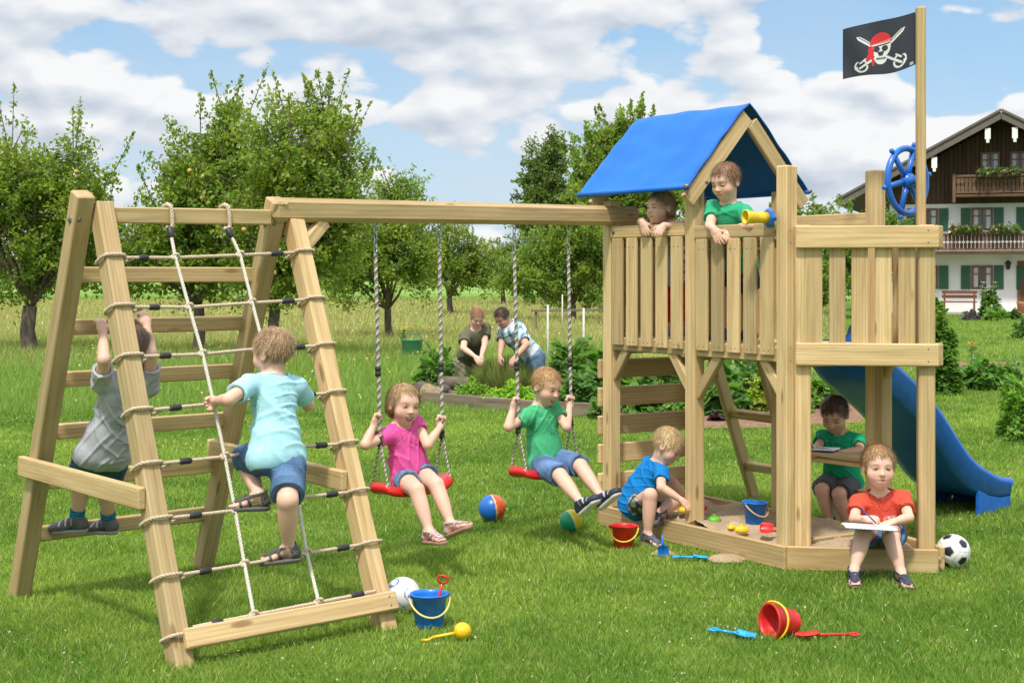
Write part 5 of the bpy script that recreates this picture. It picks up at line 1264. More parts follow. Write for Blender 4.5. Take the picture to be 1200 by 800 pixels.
        if S.get('shoes', 'sandal') == 'sandal':
            for i in range(5):
                o = (i-2)*0.0115*s*g; L = (0.030, 0.026, 0.023, 0.019, 0.015)[i]*s
                b0 = ball+fr*(-o)*-1+fd*0.018*s; 
                fp.append(cap(b0-fu*0.004*s, b0+fd*L*0.8-fu*0.005*s, (0.0085 if i == 0 else 0.0065)*s, (0.0075 if i == 0 else 0.0055)*s, 0.003))
        else: fp.append(ell(toe, (0.026*s, 0.024*s, 0.014*s), RF, 0.012))
        feet[sd] = (A, fd, fu, fr, RF, heel, ball, toe, fp); B += fp
    allp = B+head
    lo, hi = bounds(allp, 0.02)
    BF = Field(lo, hi, h).put(allp)
    v, q = BF.mesh()
    # skin colour, lips, eyes and brows belong to the body's own surface
    sk = np.array(S.get('skin', SKIN)); col = np.ones((len(v), 3))*sk
    L = (v-np.array(hc))@np.array(RH).T/Hh; x, y, z = np.abs(L[:, 0]), L[:, 1], L[:, 2]
    fm = (y > 0.1)
    def blend(m, c):
        m = np.clip(m, 0, 1)*fm; col[:] = col*(1-m[:, None])+np.array(c)*m[:, None]
    blend(0.28*np.exp(-((x-0.2)**2+(z+0.16)**2)/0.008), (0.72, 0.26, 0.20))
    blend(0.25*np.exp(-(L[:, 0]**2+(z+0.13)**2)/0.003), (0.72, 0.25, 0.2))
    em = lambda cx, cz, a, b: 1.35-((x-cx)**2/a**2+(z-cz)**2/b**2)
    blend(2.0*em(0.155, 0.095+0.0*x, 0.095, 0.018)*(S.get('brow', 0.7)), tuple(np.array(S['hair'])*0.9))
    blend(0.8*em(0.155, 0.0, 0.10, 0.05), tuple(sk*0.72))
    if S.get('down'):
        blend(2.5*em(0.155, -0.022, 0.07, 0.013), (0.10, 0.05, 0.035))
    else:
        op = 0.020 if smile < 0.9 else 0.014
        blend(2.0*em(0.15, -0.010, 0.055, op), (0.40, 0.31, 0.27))
        blend(3*em(0.148, -0.008, 0.038, op*1.1), S.get('iris', (0.05, 0.035, 0.03)))
        blend(1.6*em(0.15, 0.014, 0.062, 0.009), (0.16, 0.085, 0.06))
    lipc = (0.60, 0.22, 0.18); cx2 = 0.0; mw = 0.095+0.03*smile
    lift = 0.045*smile*(L[:, 0]/mw)**2
    fm = (y > 0.25)
    if smile > 0.75:
        op_ = 0.030+0.03*(smile-0.6)/0.4
        e = 1.3-((L[:, 0]/(mw*1.12))**2+((z+0.318-lift)/(op_+0.018))**2); blend(2.2*e, (0.62, 0.27, 0.22))
        e = 1.15-((L[:, 0]/(mw*0.95))**2+((z+0.318-lift)/op_)**2); blend(3*e, (0.27, 0.08, 0.07))
        e = 1.1-((L[:, 0]/(mw*0.80))**2+((z+0.318-op_*0.42-lift)/(op_*0.38))**2); blend(2.2*e, (0.54, 0.47, 0.42))
    else:
        e = 1.2-((L[:, 0]/mw)**2+((z+0.290-lift)/0.034)**2); blend(2*e, lipc)
        e = 1.1-((L[:, 0]/(mw*0.95))**2+((z+0.288-lift)/0.008)**2); blend(2*e, (0.25, 0.06, 0.05))
    nose = 1.2-(((x-0.03)/0.02)**2+((z+0.165)/0.012)**2); blend(1.2*nose, (0.30, 0.10, 0.08))
    root = empty('person', (Pv.x, Pv.y, S.get('base', 0.0)), S['label'], S.get('cat', 'child'))
    rgba = np.concatenate([col, np.ones((len(v), 1))], 1)
    link('body', np_mesh('body', v, [q], M['skin'], smooth=True, attrs={'col': ('FLOAT_COLOR', rgba)}), root)
    gap = 0.0035*(1 if h < 0.005 else 2)
    def piece(name, prims, color_fn, mat, lo_grow=0.0, fold=None, clipfn=None, hollow=True, extra=None, label=None, under=None):
        lo, hi = bounds(prims, 0.03)
        G = Field(lo, hi, h).put(prims)
        if fold: G.near(fold)
        if clipfn: G.clip(clipfn)
        if hollow:
            I = Field.__new__(Field); I.h = h; I.lo = G.lo; I.n = G.n; I.F = np.full(G.n, 9.0, np.float32)
            I.put(allp, gap)
            G.F = np.maximum(G.F, -I.F)
        if under is not None:
            I = Field.__new__(Field); I.h = h; I.lo = G.lo; I.n = G.n; I.F = np.full(G.n, 9.0, np.float32)
            I.put(under[0], -0.001*s); I.clip(under[1]); G.F = np.maximum(G.F, -I.F)
        vv, qq = G.mesh()
        if not len(vv): return None
        c = color_fn(vv)
        fl = [qq]
        if extra:
            ev, ef, ec = extra; fl.append(ef+len(vv)); vv = np.concatenate([vv, ev]); c = np.concatenate([c, ec])
        c = np.concatenate([c, np.ones((len(vv), 1))], 1)
        return link(name, np_mesh(name, vv, fl, mat, smooth=True, attrs={'col': ('FLOAT_COLOR', c)}), root, label=label)
    flat = lambda c: (lambda P: np.ones((len(P), 3))*np.array(c))
    # ---- top
    TH = []
    inf = (0.011 if not adult else 0.018)*s; top = []
    if 'top' in S:
        tp = S['top']
        for p in torso:
            p = dict(p)
            if p['t'] == 'c': p['ra'] += inf; p['rb'] += inf
            else: p['r'] = tuple(a+inf for a in p['r'])
            top.append(p)
        hem = tp.get('hem', 0.5); fa_ = tp.get('fold', 1.0)    # reach of the hem below the pelvis, in pelvis radii
        top.append(cap(Pv+up*0.05*s, Pv-up*0.05*s*hem, 0.084*s*fat, 0.086*s*fat, 0.03))
        for g in (-1, 1): top.append(cap(Pv+rt*g*0.038*s+up*0.08*s, Pv+rt*g*0.042*s-up*0.05*s*hem, 0.074*s*fat, 0.078*s*fat, 0.04))
        for sd in 'RL':
            d = (J[sd][2]-HP[sd]).normalized(); top.append(cap(HP[sd], HP[sd]+d*0.07*s, 0.077*s, 0.077*s, 0.02, clip=[(tuple(HP[sd]+d*0.03*s), tuple(d))]))
        sl = tp.get('sleeve', 0.62)
        for sd in 'RL':
            E = J[sd][0]; a = SH[sd]; d = (E-a).normalized(); ln = (E-a).length*sl
            top.append(cap(a-d*0.005, a+d*(ln+0.05), (0.044 if not adult else 0.054)*s, (0.050 if not adult else 0.056)*s*tp.get('wide', 1.0), 0.02, clip=[(tuple(a+d*ln), tuple(d))]))
        hemp = Pv-up*(0.06*s+0.05*s*hem); neckp = Nk+cup*(0.004*s)
        nn = unit(cup*1.0-cf*0.22)
        def clipf(P):
            a = (P-np.array(hemp))@np.array(-up)
            w = np.linalg.norm(np.cross(P-np.array(Nk), np.array(cup)), axis=1)
            b = ((P-np.array(Nk+cup*0.006*s))@np.array(nn))
            b = np.where(w < 0.062*s, b, -1)
            return np.maximum(a, b)
        cc = tp.get('fn') or flat(tp['col'])
        if tp.get('fn'):
            cc = lambda P: tp['fn'](P, dict(Nk=np.array(Nk), Pv=np.array(Pv), f=np.array(cf), r=np.array(crt), u=np.array(cup), s=s))
        top_o = piece('shirt' if tp.get('kind') is None else tp['kind'], top, cc, M['cloth'], fold=folds(seed, 0.0055*s*fa_, 0.10*s), clipfn=clipf)
        m_c = MB(); cr_ = []
        for k in range(25):
            q = 2*math.pi*k/24; dxy = crt*math.cos(q)*0.057*s+cf*math.sin(q)*0.050*s
            cr_.append(Nk+cup*(0.000*s)+cf*0.006*s+dxy-cup*(0.20*(math.sin(q)+1)*0.05*s)+cup*abs(math.cos(q))*0.004*s)
        tube(m_c, cr_, 0.0062*s, 8, cap=False); co = m_c.build('collar', M['cloth'], root); cv = np.array([tuple(v.co) for v in co.data.vertices])+np.array(tuple(root.location)); ca = co.data.attributes.new('col', 'FLOAT_COLOR', 'POINT'); cq = cc(cv)*0.93
        ca.data.foreach_set('color', np.concatenate([cq, np.ones((len(cq), 1))], 1).astype(np.float32).ravel())
    # ---- shorts
    shirt_solid = None
    if 'shorts' in S:
        sp = S['shorts']; pr = [ell(Pv, (0.092*s*fat+0.008*s, 0.076*s*fat+0.008*s, 0.095*s), Rp, 0.03)]
        cut = sp.get('len', 0.85)
        for sd in 'RL':
            K_ = J[sd][2]; A_ = J[sd][3]; a = HP[sd]; d = (K_-a).normalized(); ln = (K_-a).length*cut
            if cut > 1.2:
                d2 = (A_-K_).normalized(); l2 = (A_-K_).length*min(1, cut-1)
                pr += [cap(a, K_, lim_r['th'][0]*s+0.016*s, lim_r['th'][1]*s+0.014*s, 0.02), cap(K_, K_+d2*l2, lim_r['sh'][0]*s+0.016*s, 0.044*s, 0.02, clip=[(tuple(K_+d2*l2), tuple(d2))])]
            else: pr.append(cap(a, a+d*(ln+0.06), 0.073*s, 0.064*s*sp.get('wide', 1.0), 0.02, clip=[(tuple(a+d*ln), tuple(d))]))
        wp = Pv+up*0.065*s
        cl = denim(sp['col'], seed) if not sp.get('fn') else (lambda P: sp['fn'](P, dict(Pv=np.array(Pv), s=s)))
        piece('trousers' if cut > 1.2 else 'shorts', pr, cl, M['cloth'], fold=folds(seed+9, 0.0035*s, 0.08*s), clipfn=lambda P: (P-np.array(wp))@np.array(up), under=(top, clipf) if 'top' in S else None)
    # ---- hair: a shell with strands on it
    hcol = np.array(S['hair']); hl = S.get('hairlen', 0.0); th = S.get('hth', 0.026)
    def zline(yy):
        pts = S.get('hline') or ([-0.6, -0.3, -0.12, 0.02, 0.14, 0.30, 0.5], [-0.34, -0.32, -0.16, -0.04, 0.12, 0.33, 0.36])
        return np.interp(yy, *pts)
    hpz = [ell(hp(0, -0.09, 0.15), ((0.375*aw+th)*Hh, (0.45*aw+th)*Hh, (0.385+th)*Hh), RH, 0.01)]
    if hl > 0:
        hpz += [ell(hp(0, -0.30, -0.06-hl*0.5), (0.34*Hh, 0.22*Hh, (0.24+hl)*Hh), RH, 0.03)]
        for g in (-1, 1): hpz.append(ell(hp(0.31*g, -0.20, -0.10-hl*0.35), (0.10*Hh, 0.15*Hh, (0.16+hl*0.6)*Hh), RH, 0.02))
    if S.get('bun'): hpz.append(ell(hp(0, -0.50, 0.32), (0.16*Hh, 0.16*Hh, 0.16*Hh), RH, 0.01))
    rh = np.random.default_rng(seed+3); k1 = rh.uniform(0, 6, 8)
    def hloc(P): return (P-np.array(hc))@np.array(RH).T/Hh
    def hnoise(P):
        l = hloc(P); a = np.arctan2(l[:, 0], l[:, 1]+0.3); o = 0
        for i, fr in enumerate((9, 17, 29, 47)): o = o+np.sin(a*fr+k1[i]+l[:, 2]*(4+3*i)+1.5*np.sin(l[:, 2]*9+k1[i+4]))/(i+1.4)
        return o*0.0008*s
    def hclip(P):
        l = hloc(P); j = 0.02*np.sin(l[:, 0]*40+k1[0])+0.015*np.sin(l[:, 0]*77+l[:, 1]*50)
        c = (zline(l[:, 1])+j-l[:, 2])*Hh*0.8
        if hl > 0: c = np.where((l[:, 1] < 0.05) & (l[:, 2] < 0.2), -0.02, c)
        return c
    def hcolf(P):
        l = hloc(P); a = np.arctan2(l[:, 0], l[:, 1]+0.3)
        q = 0.5+0.5*np.sin(a*61+l[:, 2]*13+k1[2])*np.sin(a*23+k1[3])
        return hcol*(0.72+0.5*q)[:, None]
    HF = Field(*bounds(hpz, 0.03), h).put(hpz); HF.near(hnoise); HF.clip(hclip); hv, hq = HF.mesh()
    ev = []; ef = []; ec = []; ns = S.get('strands', 3200)
    if len(hv):
        # strands: slim ribbons rooted on the shell, swept down and forwards from the crown
        idx = rh.integers(0, len(hv), ns); base = hv[idx]; l = hloc(base); 
        nrm = l/np.maximum(1e-6, np.linalg.norm(l, axis=1))[:, None]
        crown = np.array([0.03, -0.25, 0.5]); flow = l-crown; flow -= nrm*np.sum(flow*nrm, 1)[:, None]; flow /= np.maximum(1e-6, np.linalg.norm(flow, axis=1))[:, None]
        flow += rh.normal(size=flow.shape)*(0.16+hl*0.5)
        wv = np.cross(nrm, flow); wv /= np.maximum(1e-6, np.linalg.norm(wv, axis=1))[:, None]
        Rw = np.array(RH); LL = (0.08+0.08*rh.random(ns)+hl*0.16)[:, None]; wd = 0.0045
        for j, (tt, lift, ww) in enumerate(((0, -0.004, 1), (0.55, 0.012, 0.8), (1, 0.010, 0.1))):
            c = l+flow*LL*tt+nrm*(lift*(0.5+rh.random(ns))[:, None])
            if hl > 0: c[:, 2] -= 0.03*tt*tt
            for g in (-1, 1): ev.append((c+wv*wd*ww*g)@Rw*Hh+np.array(hc))
        ev = np.stack(ev, 1).reshape(-1, 3); o = np.arange(ns)[:, None]*6
        ef = np.concatenate([o+np.array([[0, 1, 3, 2]]), o+np.array([[2, 3, 5, 4]])])
        ec = np.repeat(hcol*(0.55+1.1*rh.random(ns))[:, None], 6, 0)
        c = np.concatenate([np.concatenate([hcolf(hv), ec]), np.ones((len(hv)+len(ev), 1))], 1)
        link('hair', np_mesh('hair', np.concatenate([hv, ev]), [hq, ef+len(hv)], M['hair'], smooth=True, attrs={'col': ('FLOAT_COLOR', c)}), root)
    # ---- footwear
    for sd in 'RL':
        A, fd, fu, fr, RF, heel, ball, toe, fp = feet[sd]; kind = S.get('shoes', 'sandal'); sc = S.get('shoecol', (0.05, 0.05, 0.06)); so = S.get('solecol', (0.35, 0.33, 0.30))
        lf = lambda P: (P-np.array(A))@np.array([tuple(fr), tuple(fd), tuple(fu)]).T/s
        sole = [cap(heel-fu*0.020*s, ball-fu*0.012*s+fd*0.02*s, 0.030*s, 0.035*s, 0.01, clip=[(tuple(ball-fu*0.012*s), tuple(fu)), (tuple(ball-fu*0.030*s), tuple(-fu))])]
        if kind == 'sandal':
            up_p = [dict(p) for p in fp]
            for p in up_p:
                if p['t'] == 'c': p['ra'] += 0.007*s; p['rb'] += 0.007*s
                else: p['r'] = tuple(a+0.007*s for a in p['r'])
            up_p.append(cap(A+fu*0.02*s, A, 0.033*s, 0.033*s, 0.01))
            def cl(P):
                l = lf(P)
                s1 = np.abs(l[:, 1]-0.075-0.25*(l[:, 2]+0.03))-0.0065
                s2 = np.abs(l[:, 1]-0.040-0.3*(l[:, 2]+0.02))-0.0065
                s3 = np.abs(l[:, 2]-0.004+0.25*l[:, 1])-0.007
                s4 = np.maximum(l[:, 1]+0.010, np.abs(l[:, 2]+0.02)-0.03)
                return np.minimum(np.minimum(s1, s2), np.minimum(s3, s4))*s
            piece('sandal', up_p, flat(sc), M['shoe'], clipfn=cl)
        else:
            up_p = [dict(p) for p in fp]
            for p in up_p:
                if p['t'] == 'c': p['ra'] += 0.010*s; p['rb'] += 0.010*s
                else: p['r'] = tuple(a+0.010*s for a in p['r'])
            def cl(P):
                l = lf(P); return (l[:, 2]-0.012+0.15*l[:, 1])*s
            def cf_(P):
                l = lf(P); c = np.ones((len(P), 3))*np.array(sc)
                m = (np.abs(np.sin(l[:, 1]*95+0.4)) > 0.88) & (l[:, 1] > 0.015) & (l[:, 1] < 0.08) & (l[:, 2] > -0.03); c[m] = (0.5, 0.5, 0.5)
                return c
            piece('shoe', up_p, cf_, M['shoe'], clipfn=cl)
        piece('sole', sole, flat(so), M['shoe'], hollow=False)
        if S.get('socks'):
            K_ = J[sd][2]; d = (K_-A).normalized()
            piece('sock', [cap(A-d*0.02, A+d*0.06*s, 0.034*s, 0.036*s, 0.01, clip=[(tuple(A+d*0.052*s), tuple(d))])],
                  lambda P: np.where((np.sin(((P-np.array(A))@np.array(d))*420) > 0)[:, None], np.array(S['socks'][0]), np.array(S['socks'][1])), M['cloth'])
    return root
# ================================================================ PEOPLE
GRIP = [1.15, 1.15, 1.15, 1.15]; RELAX = [0.28, 0.3, 0.34, 0.4]
def vadd(p, x, y, z): return V((p[0]+x, p[1]+y, p[2]+z))
def rel(f, r, u):
    "direction from forward, right and up amounts relative to a facing vector"
    def fn(facing, a, b, c): facing = unit((facing[0], facing[1], 0)); rr = facing.cross(UP); return unit(facing*a+rr*b+UP*c)
    return fn
def fru(facing, a, b, c):
    facing = unit((facing[0], facing[1], 0)); rr = facing.cross(UP); return unit(facing*a+rr*b+UP*c)
def chest_print(base, ink, w, h, dz, dx):
    "a small faded print across the chest"
    def fn(P, o):
        D = P-o['Nk']; x = D@o['r']+dx; z = D@o['u']-dz; y = D@o['f']; c = np.ones((len(P), 3))*np.array(base)
        m = (np.abs(x) < w) & (np.abs(z) < h) & (y > 0) & ((np.sin(x*260)+np.sin(x*610+z*300)) > -0.5) & (np.abs(z) > h*0.15*np.sin(x*90)); c[m] = ink; return c
    return fn
GF = bf                                                               # the way the swings face
def rope_at(end, py):
    "the point of a swing rope seen at picture height py"
    lo, hi = 0.0, 1.0
    for _ in range(30):
        m = (lo+hi)/2; q = end[0].lerp(end[1], m)
        if HOR+(EYE-q.z)*FPX/q.y < py: lo = m
        else: hi = m
    return end[0].lerp(end[1], lo)
def grip(g, el, n, s):
    "wrist and hand direction for a fist closed on the point g"
    d = unit(unit(g-el)*0.5+UP*0.8); n = (V(n)-d*V(n).dot(d)).normalized()
    return V(g)-d*0.056*s-n*0.021*s, d, n
# --- girl in pink on the first swing
s = 0.98; Y = sw1.y
pel = sw1+UP*0.088+bf*(-0.01); nk = at(468, 494, Y-0.03); fw = V(bf)
sh = lambda g: nk+fw.cross(UP)*0.118*s*g-UP*0.045*s
shR, shL = sh(1), sh(-1)
a1, b1 = beam_at(440), beam_at(515)
gR = rope_at(ends1[0], 486); gL = rope_at(ends1[1], 488)
elR = limb(shR, 428, 521, 0.165*s, -1); wrR, dR, nR = grip(gR, elR, fru(fw, 0.75, -0.6, 0), s)
elL = limb(shL, 501, 521, 0.165*s, -1); wrL, dL, nL = grip(gL, elL, fru(fw, 0.75, 0.6, 0), s)
hipR = pel+fw.cross(UP)*0.062*s; hipL = pel-fw.cross(UP)*0.062*s
knR = limb(hipR, 488, 574, 0.26*s, -1); knL = limb(hipL, 511, 568, 0.265*s, -1)
anR = limb(knR, 503, 622, 0.235*s, -1); anL = limb(knL, 528, 613, 0.235*s, -1)
person(dict(label='laughing girl in a pink top and denim shorts riding the left swing', seed=3, s=s, pelvis=pel, neck=nk, fwd=fw, head=at(474, 474, Y-0.05), hf=fru(fw, 1, 0.30, -0.10), hu=(0.12, 0, 1), H=0.205,
    elR=elR, wrR=wrR, elL=elL, wrL=wrL, knR=knR, knL=knL, anR=anR, anL=anL,
    handR=(dR, nR, GRIP, 0.9), handL=(dL, nL, GRIP, 0.9),
    ftR=fru(fw, 1, 0.15, 0.1), ftL=fru(fw, 1, -0.1, 0.45), fuR=fru(fw, -0.2, 0, 1), fuL=fru(fw, -0.5, 0, 1),
    hair=(0.46, 0.30, 0.15), hairlen=0.05, strands=4200, hline=([-0.6, -0.3, -0.10, 0.02, 0.10, 0.20, 0.5], [-0.50, -0.45, -0.30, -0.02, 0.16, 0.40, 0.42]), smile=1.0, down=False, shoes='sandal', shoecol=(0.62, 0.42, 0.44), solecol=(0.42, 0.22, 0.18),
    top=dict(col=(0.72, 0.10, 0.34), sleeve=0.38, hem=0.9, wide=1.1), shorts=dict(col=(0.13, 0.22, 0.36), len=0.42, wide=1.1)))
# --- boy in green on the second swing
s = 1.02; Y = sw2.y
pel = sw2+UP*0.09; nk = at(632, 474, Y-0.02)
rr = fw.cross(UP); shR = nk+rr*0.118*s-UP*0.045*s; shL = nk-rr*0.118*s-UP*0.045*s
gR = rope_at(ends2[0], 467); gL = rope_at(ends2[1], 465)
elR = limb(shR, 596, 500, 0.165*s, -1); elL = limb(shL, 664, 500, 0.165*s, -1)
wrR, dR, nR = grip(gR, elR, fru(fw, 0.75, -0.6, 0), s); wrL, dL, nL = grip(gL, elL, fru(fw, 0.75, 0.6, 0), s)
hipR = pel+rr*0.062*s; hipL = pel-rr*0.062*s
knR = limb(hipR, 656, 557, 0.265*s, -1); knL = limb(hipL, 680, 546, 0.275*s, -1)
anR = limb(knR, 680, 588, 0.24*s, -1); anL = limb(knL, 704, 581, 0.24*s, -1)
person(dict(label='laughing boy in a green T-shirt and denim shorts riding the right swing', seed=5, s=s, pelvis=pel, neck=nk, fwd=fw, head=at(641, 453, Y-0.05), hf=fru(fw, 1, 0.05, -0.30), hu=(0.10, 0, 1), H=0.203,
    elR=elR, wrR=wrR, elL=elL, wrL=wrL, knR=knR, knL=knL, anR=anR, anL=anL,
    handR=(dR, nR, GRIP, 0.9), handL=(dL, nL, GRIP, 0.9),
    ftR=fru(fw, 1, 0.1, 0.75), ftL=fru(fw, 1, 0, 0.8), fuR=fru(fw, -0.75, 0, 1), fuL=fru(fw, -0.8, 0, 1),
    hair=(0.52, 0.31, 0.14), smile=0.95, shoes='sneaker', shoecol=(0.025, 0.032, 0.06), solecol=(0.62, 0.60, 0.55), 
    top=dict(col=(0.07, 0.42, 0.19), sleeve=0.55, hem=0.6), shorts=dict(col=(0.11, 0.19, 0.35), len=0.98, wide=1.05)))
# --- boy in light blue on the net, seen from behind
s = 1.05; nf = -fo; nf = V((nf.x, nf.y, 0)).normalized()              # into the net
N1 = net_pt(333, 590, 0.0)
pel = net_pt(324, 532, 0.13); nk = net_pt(320, 440, 0.20); rr = nf.cross(UP)
shR = nk+rr*0.118*s-UP*0.045*s; shL = nk-rr*0.118*s-UP*0.045*s
gL = net_pt(249, 470, 0.03); elL = limb(shL, 268, 468, 0.17*s, -1); wrL = V(gL)-unit(gL-elL)*0.05
gR = net_pt(352, 459, 0.0); elR = limb(shR, 361, 474, 0.17*s, 1); wrR = V(gR)-unit(gR-elR)*0.045
hipR = pel+rr*0.062*s; hipL = pel-rr*0.062*s
ftL = net_pt(299, 586, 0.035); ftR = net_pt(340, 648, 0.035)
anL = net_pt(303, 579, 0.06); anR = net_pt(338, 640, 0.06)
knL = limb(hipL, 287, 537, 0.24*s, 1); knR = limb(hipR, 337, 586, 0.27*s, -1)
person(dict(label='fair-haired boy in a light blue T-shirt climbing the rope net, seen from behind', seed=7, s=s, pelvis=pel, neck=nk, fwd=nf, head=at(318, 413, nk.y+0.02), hf=fru(nf, 1, -0.35, -0.12), H=0.202,
    elR=elR, wrR=wrR, elL=elL, wrL=wrL, knR=knR, knL=knL, anR=anR, anL=anL, fat=0.97,
    handL=(unit(gL-elL), fru(nf, 1, 0, -0.2), GRIP, 0.8), handR=(unit(gR-elR), fru(nf, 1, 0, -0.2), GRIP, 0.8),
    ftR=fru(nf, 0.55, -0.7, -0.08), ftL=fru(nf, 0.5, -0.8, 0.0), hair=(0.38, 0.24, 0.13), smile=0.3, shoes='sandal', shoecol=(0.09, 0.09, 0.08), solecol=(0.12, 0.11, 0.10), base=0.3,
    top=dict(col=(0.38, 0.66, 0.74), sleeve=0.62, hem=0.15), shorts=dict(col=(0.085, 0.155, 0.27), len=0.88, wide=1.12)))
# --- boy in grey on the plank rungs at the back
s = 1.06; bfz = V((gn.x, gn.y, 0)).normalized(); rr = bfz.cross(UP)
bk_n = (tB1-B1).normalized().cross(gx).normalized()
if bk_n.y < 0: bk_n = -bk_n
def rung_pt(px, py, off=0.0): return on_plane(px, py, B1-bk_n*off, bk_n)
pel = rung_pt(122, 528, 0.12); nk = rung_pt(151, 440, 0.13)
shL = nk-rr*0.118*s-UP*0.045*s; shR = nk+rr*0.118*s-UP*0.045*s
gL = rung_pt(120, 384, 0.02); gR = rung_pt(172, 381, 0.02)
elL = limb(shL, 122, 421, 0.17*s, -1); elR = limb(shR, 177, 414, 0.17*s, -1)
wrL = elL+unit(gL-elL)*0.15*s; wrR = elR+unit(gR-elR)*0.15*s
hipR = pel+rr*0.062*s; hipL = pel-rr*0.062*s
anL = rung_pt(90, 607, 0.02); anR = rung_pt(127, 609, 0.03)
knL = limb(hipL, 96, 562, 0.26*s, 1); knR = limb(hipR, 124, 568, 0.26*s, 1)
person(dict(label='boy in a grey T-shirt and dark denim shorts hanging on the wooden rungs', seed=11, s=s, pelvis=pel, neck=nk, fwd=bfz, head=at(154, 409, nk.y+0.04), hf=fru(bfz, 1, 0.1, 0.1), H=0.205,
    elR=elR, wrR=wrR, elL=elL, wrL=wrL, knR=knR, knL=knL, anR=anR, anL=anL,
    handL=(UP+bfz*0.3, bfz, [0.9]*4, 0.4), handR=(UP+bfz*0.3, bfz, [0.9]*4, 0.4),
    ftR=fru(bfz, 0.85, -0.35, -0.05), ftL=fru(bfz, 0.7, -0.7, -0.05), hair=(0.16, 0.10, 0.065), smile=0.3, shoes='sneaker', shoecol=(0.10, 0.095, 0.10), solecol=(0.30, 0.30, 0.31), socks=((0.02, 0.25, 0.42), (0.02, 0.10, 0.2)), base=0.3,
    top=dict(col=(0.40, 0.41, 0.44), sleeve=0.6, hem=0.2), shorts=dict(col=(0.04, 0.11, 0.24), len=0.85, wide=1.1)))
# --- boy in red with the notebook, on the sandpit edge
s = 0.98; fr_ = unit((-0.10, -1, 0)); rr = fr_.cross(UP)
pel = at(1034, 622, 7.98); nk = at(1031, 577, 7.93); 
shR = nk+rr*0.118*s-UP*0.045*s; shL = nk-rr*0.118*s-UP*0.045*s
elR = limb(shR, 1001, 608, 0.15*s, -1); elL = limb(shL, 1065, 606, 0.155*s, -1)
wrR = limb(elR, 1013, 608, 0.10*s, -1); wrL = limb(elL, 1048, 611, 0.115*s, -1)
hipR = pel+rr*0.062*s; hipL = pel-rr*0.062*s
knR = at(1012, 626, 7.69); knL = at(1044, 630, 7.69)
anR = at(1001, 667, 7.60); anL = at(1056, 670, 7.60)
person(dict(label='smiling boy in a red T-shirt sitting on the sandpit edge with a notebook', seed=13, s=s, pelvis=pel, neck=nk, fwd=fr_, head=at(1030, 547, 7.88), hf=unit((-0.03, -1, 0.0)), hu=(0.02, 0, 1), H=0.212, sw=0.122,
    elR=elR, wrR=wrR, elL=elL, wrL=wrL, knR=knR, knL=knL, anR=anR, anL=anL,
    handR=(unit((0.75, -0.55, 0.12)), unit((0.4, 0.3, -0.8)), [0.75, 0.8, 0.95, 1.0], 0.7), handL=(unit((-0.85, -0.4, -0.10)), unit((0, 0.1, -1)), RELAX, 0.2),
    ftR=unit((-0.2, -1, -0.12)), ftL=unit((0.12, -1, -0.12)), hair=(0.42, 0.25, 0.125), smile=0.72, shoes='sandal', shoecol=(0.05, 0.055, 0.10), solecol=(0.10, 0.08, 0.08),
    top=dict(col=(0, 0, 0), fn=chest_print((0.66, 0.085, 0.05), (0.62, 0.45, 0.42), 0.035, 0.012, -0.115, 0.035), sleeve=0.62, hem=0.4, wide=1.15), shorts=dict(col=(0.05, 0.13, 0.22), len=0.88, wide=1.1)))
# --- boy in blue playing in the sand
s = 1.0; fr_ = unit((0.86, 0.18, 0)); rr = fr_.cross(UP)
pel = at(745, 585, 9.03); nk = at(772, 541, 8.98)
shR = nk+rr*0.115*s-UP*0.04*s; shL = nk-rr*0.115*s-UP*0.04*s
elR = limb(shR, 775, 571, 0.165*s, -1); elL = limb(shL, 790, 566, 0.16*s, 1)
wrR = limb(elR, 799, 586, 0.14*s, 1); wrL = limb(elL, 805, 582, 0.13*s, 1)
hipR = pel+rr*0.062*s; hipL = pel-rr*0.062*s
knR = limb(hipR, 762, 580, 0.23*s, -1); anR = on_ground(759, 625, 0.06)
knL = limb(hipL, 791, 590, 0.24*s, 1); anL = limb(knL, 775, 599, 0.20*s, -1)
def camo(P, o):
    q = np.sin(P[:, 0]*70+np.sin(P[:, 2]*60)*2)+np.sin(P[:, 1]*65+P[:, 2]*80); c = np.ones((len(P), 3))*np.array((0.07, 0.08, 0.07)); c[q > 0.25] = (0.42, 0.42, 0.38); return c
person(dict(label='blond boy in a blue T-shirt and patterned shorts playing in the sandpit', seed=17, s=s, pelvis=pel, neck=nk, cup=unit((0.45, 0.0, 0.85)), fwd=fr_, head=at(783, 523, 8.95), hf=unit((0.72, -0.30, -0.52)), hu=(0.4, 0, 1), H=0.203, arch=0.02,
    elR=elR, wrR=wrR, elL=elL, wrL=wrL, knR=knR, knL=knL, anR=anR, anL=anL,
    handR=(unit(wrR-elR)+V((0, 0.1, -0.3)), unit((0.1, 0.4, -0.8)), [0.5]*4, 0.5), handL=(unit(wrL-elL)+V((0, 0, -0.3)), unit((0, -0.3, -0.9)), [0.5]*4, 0.5),
    ftR=unit((0.55, -0.75, -0.1)), ftL=unit((-0.6, -0.7, -0.1)), hair=(0.60, 0.43, 0.22), smile=0.1, down=True, shoes='sandal', shoecol=(0.10, 0.13, 0.20), solecol=(0.10, 0.10, 0.10),
    top=dict(col=(0.01, 0.19, 0.52), sleeve=0.55, hem=0.8), shorts=dict(col=(0, 0, 0), fn=camo, len=0.85, wide=1.1)))
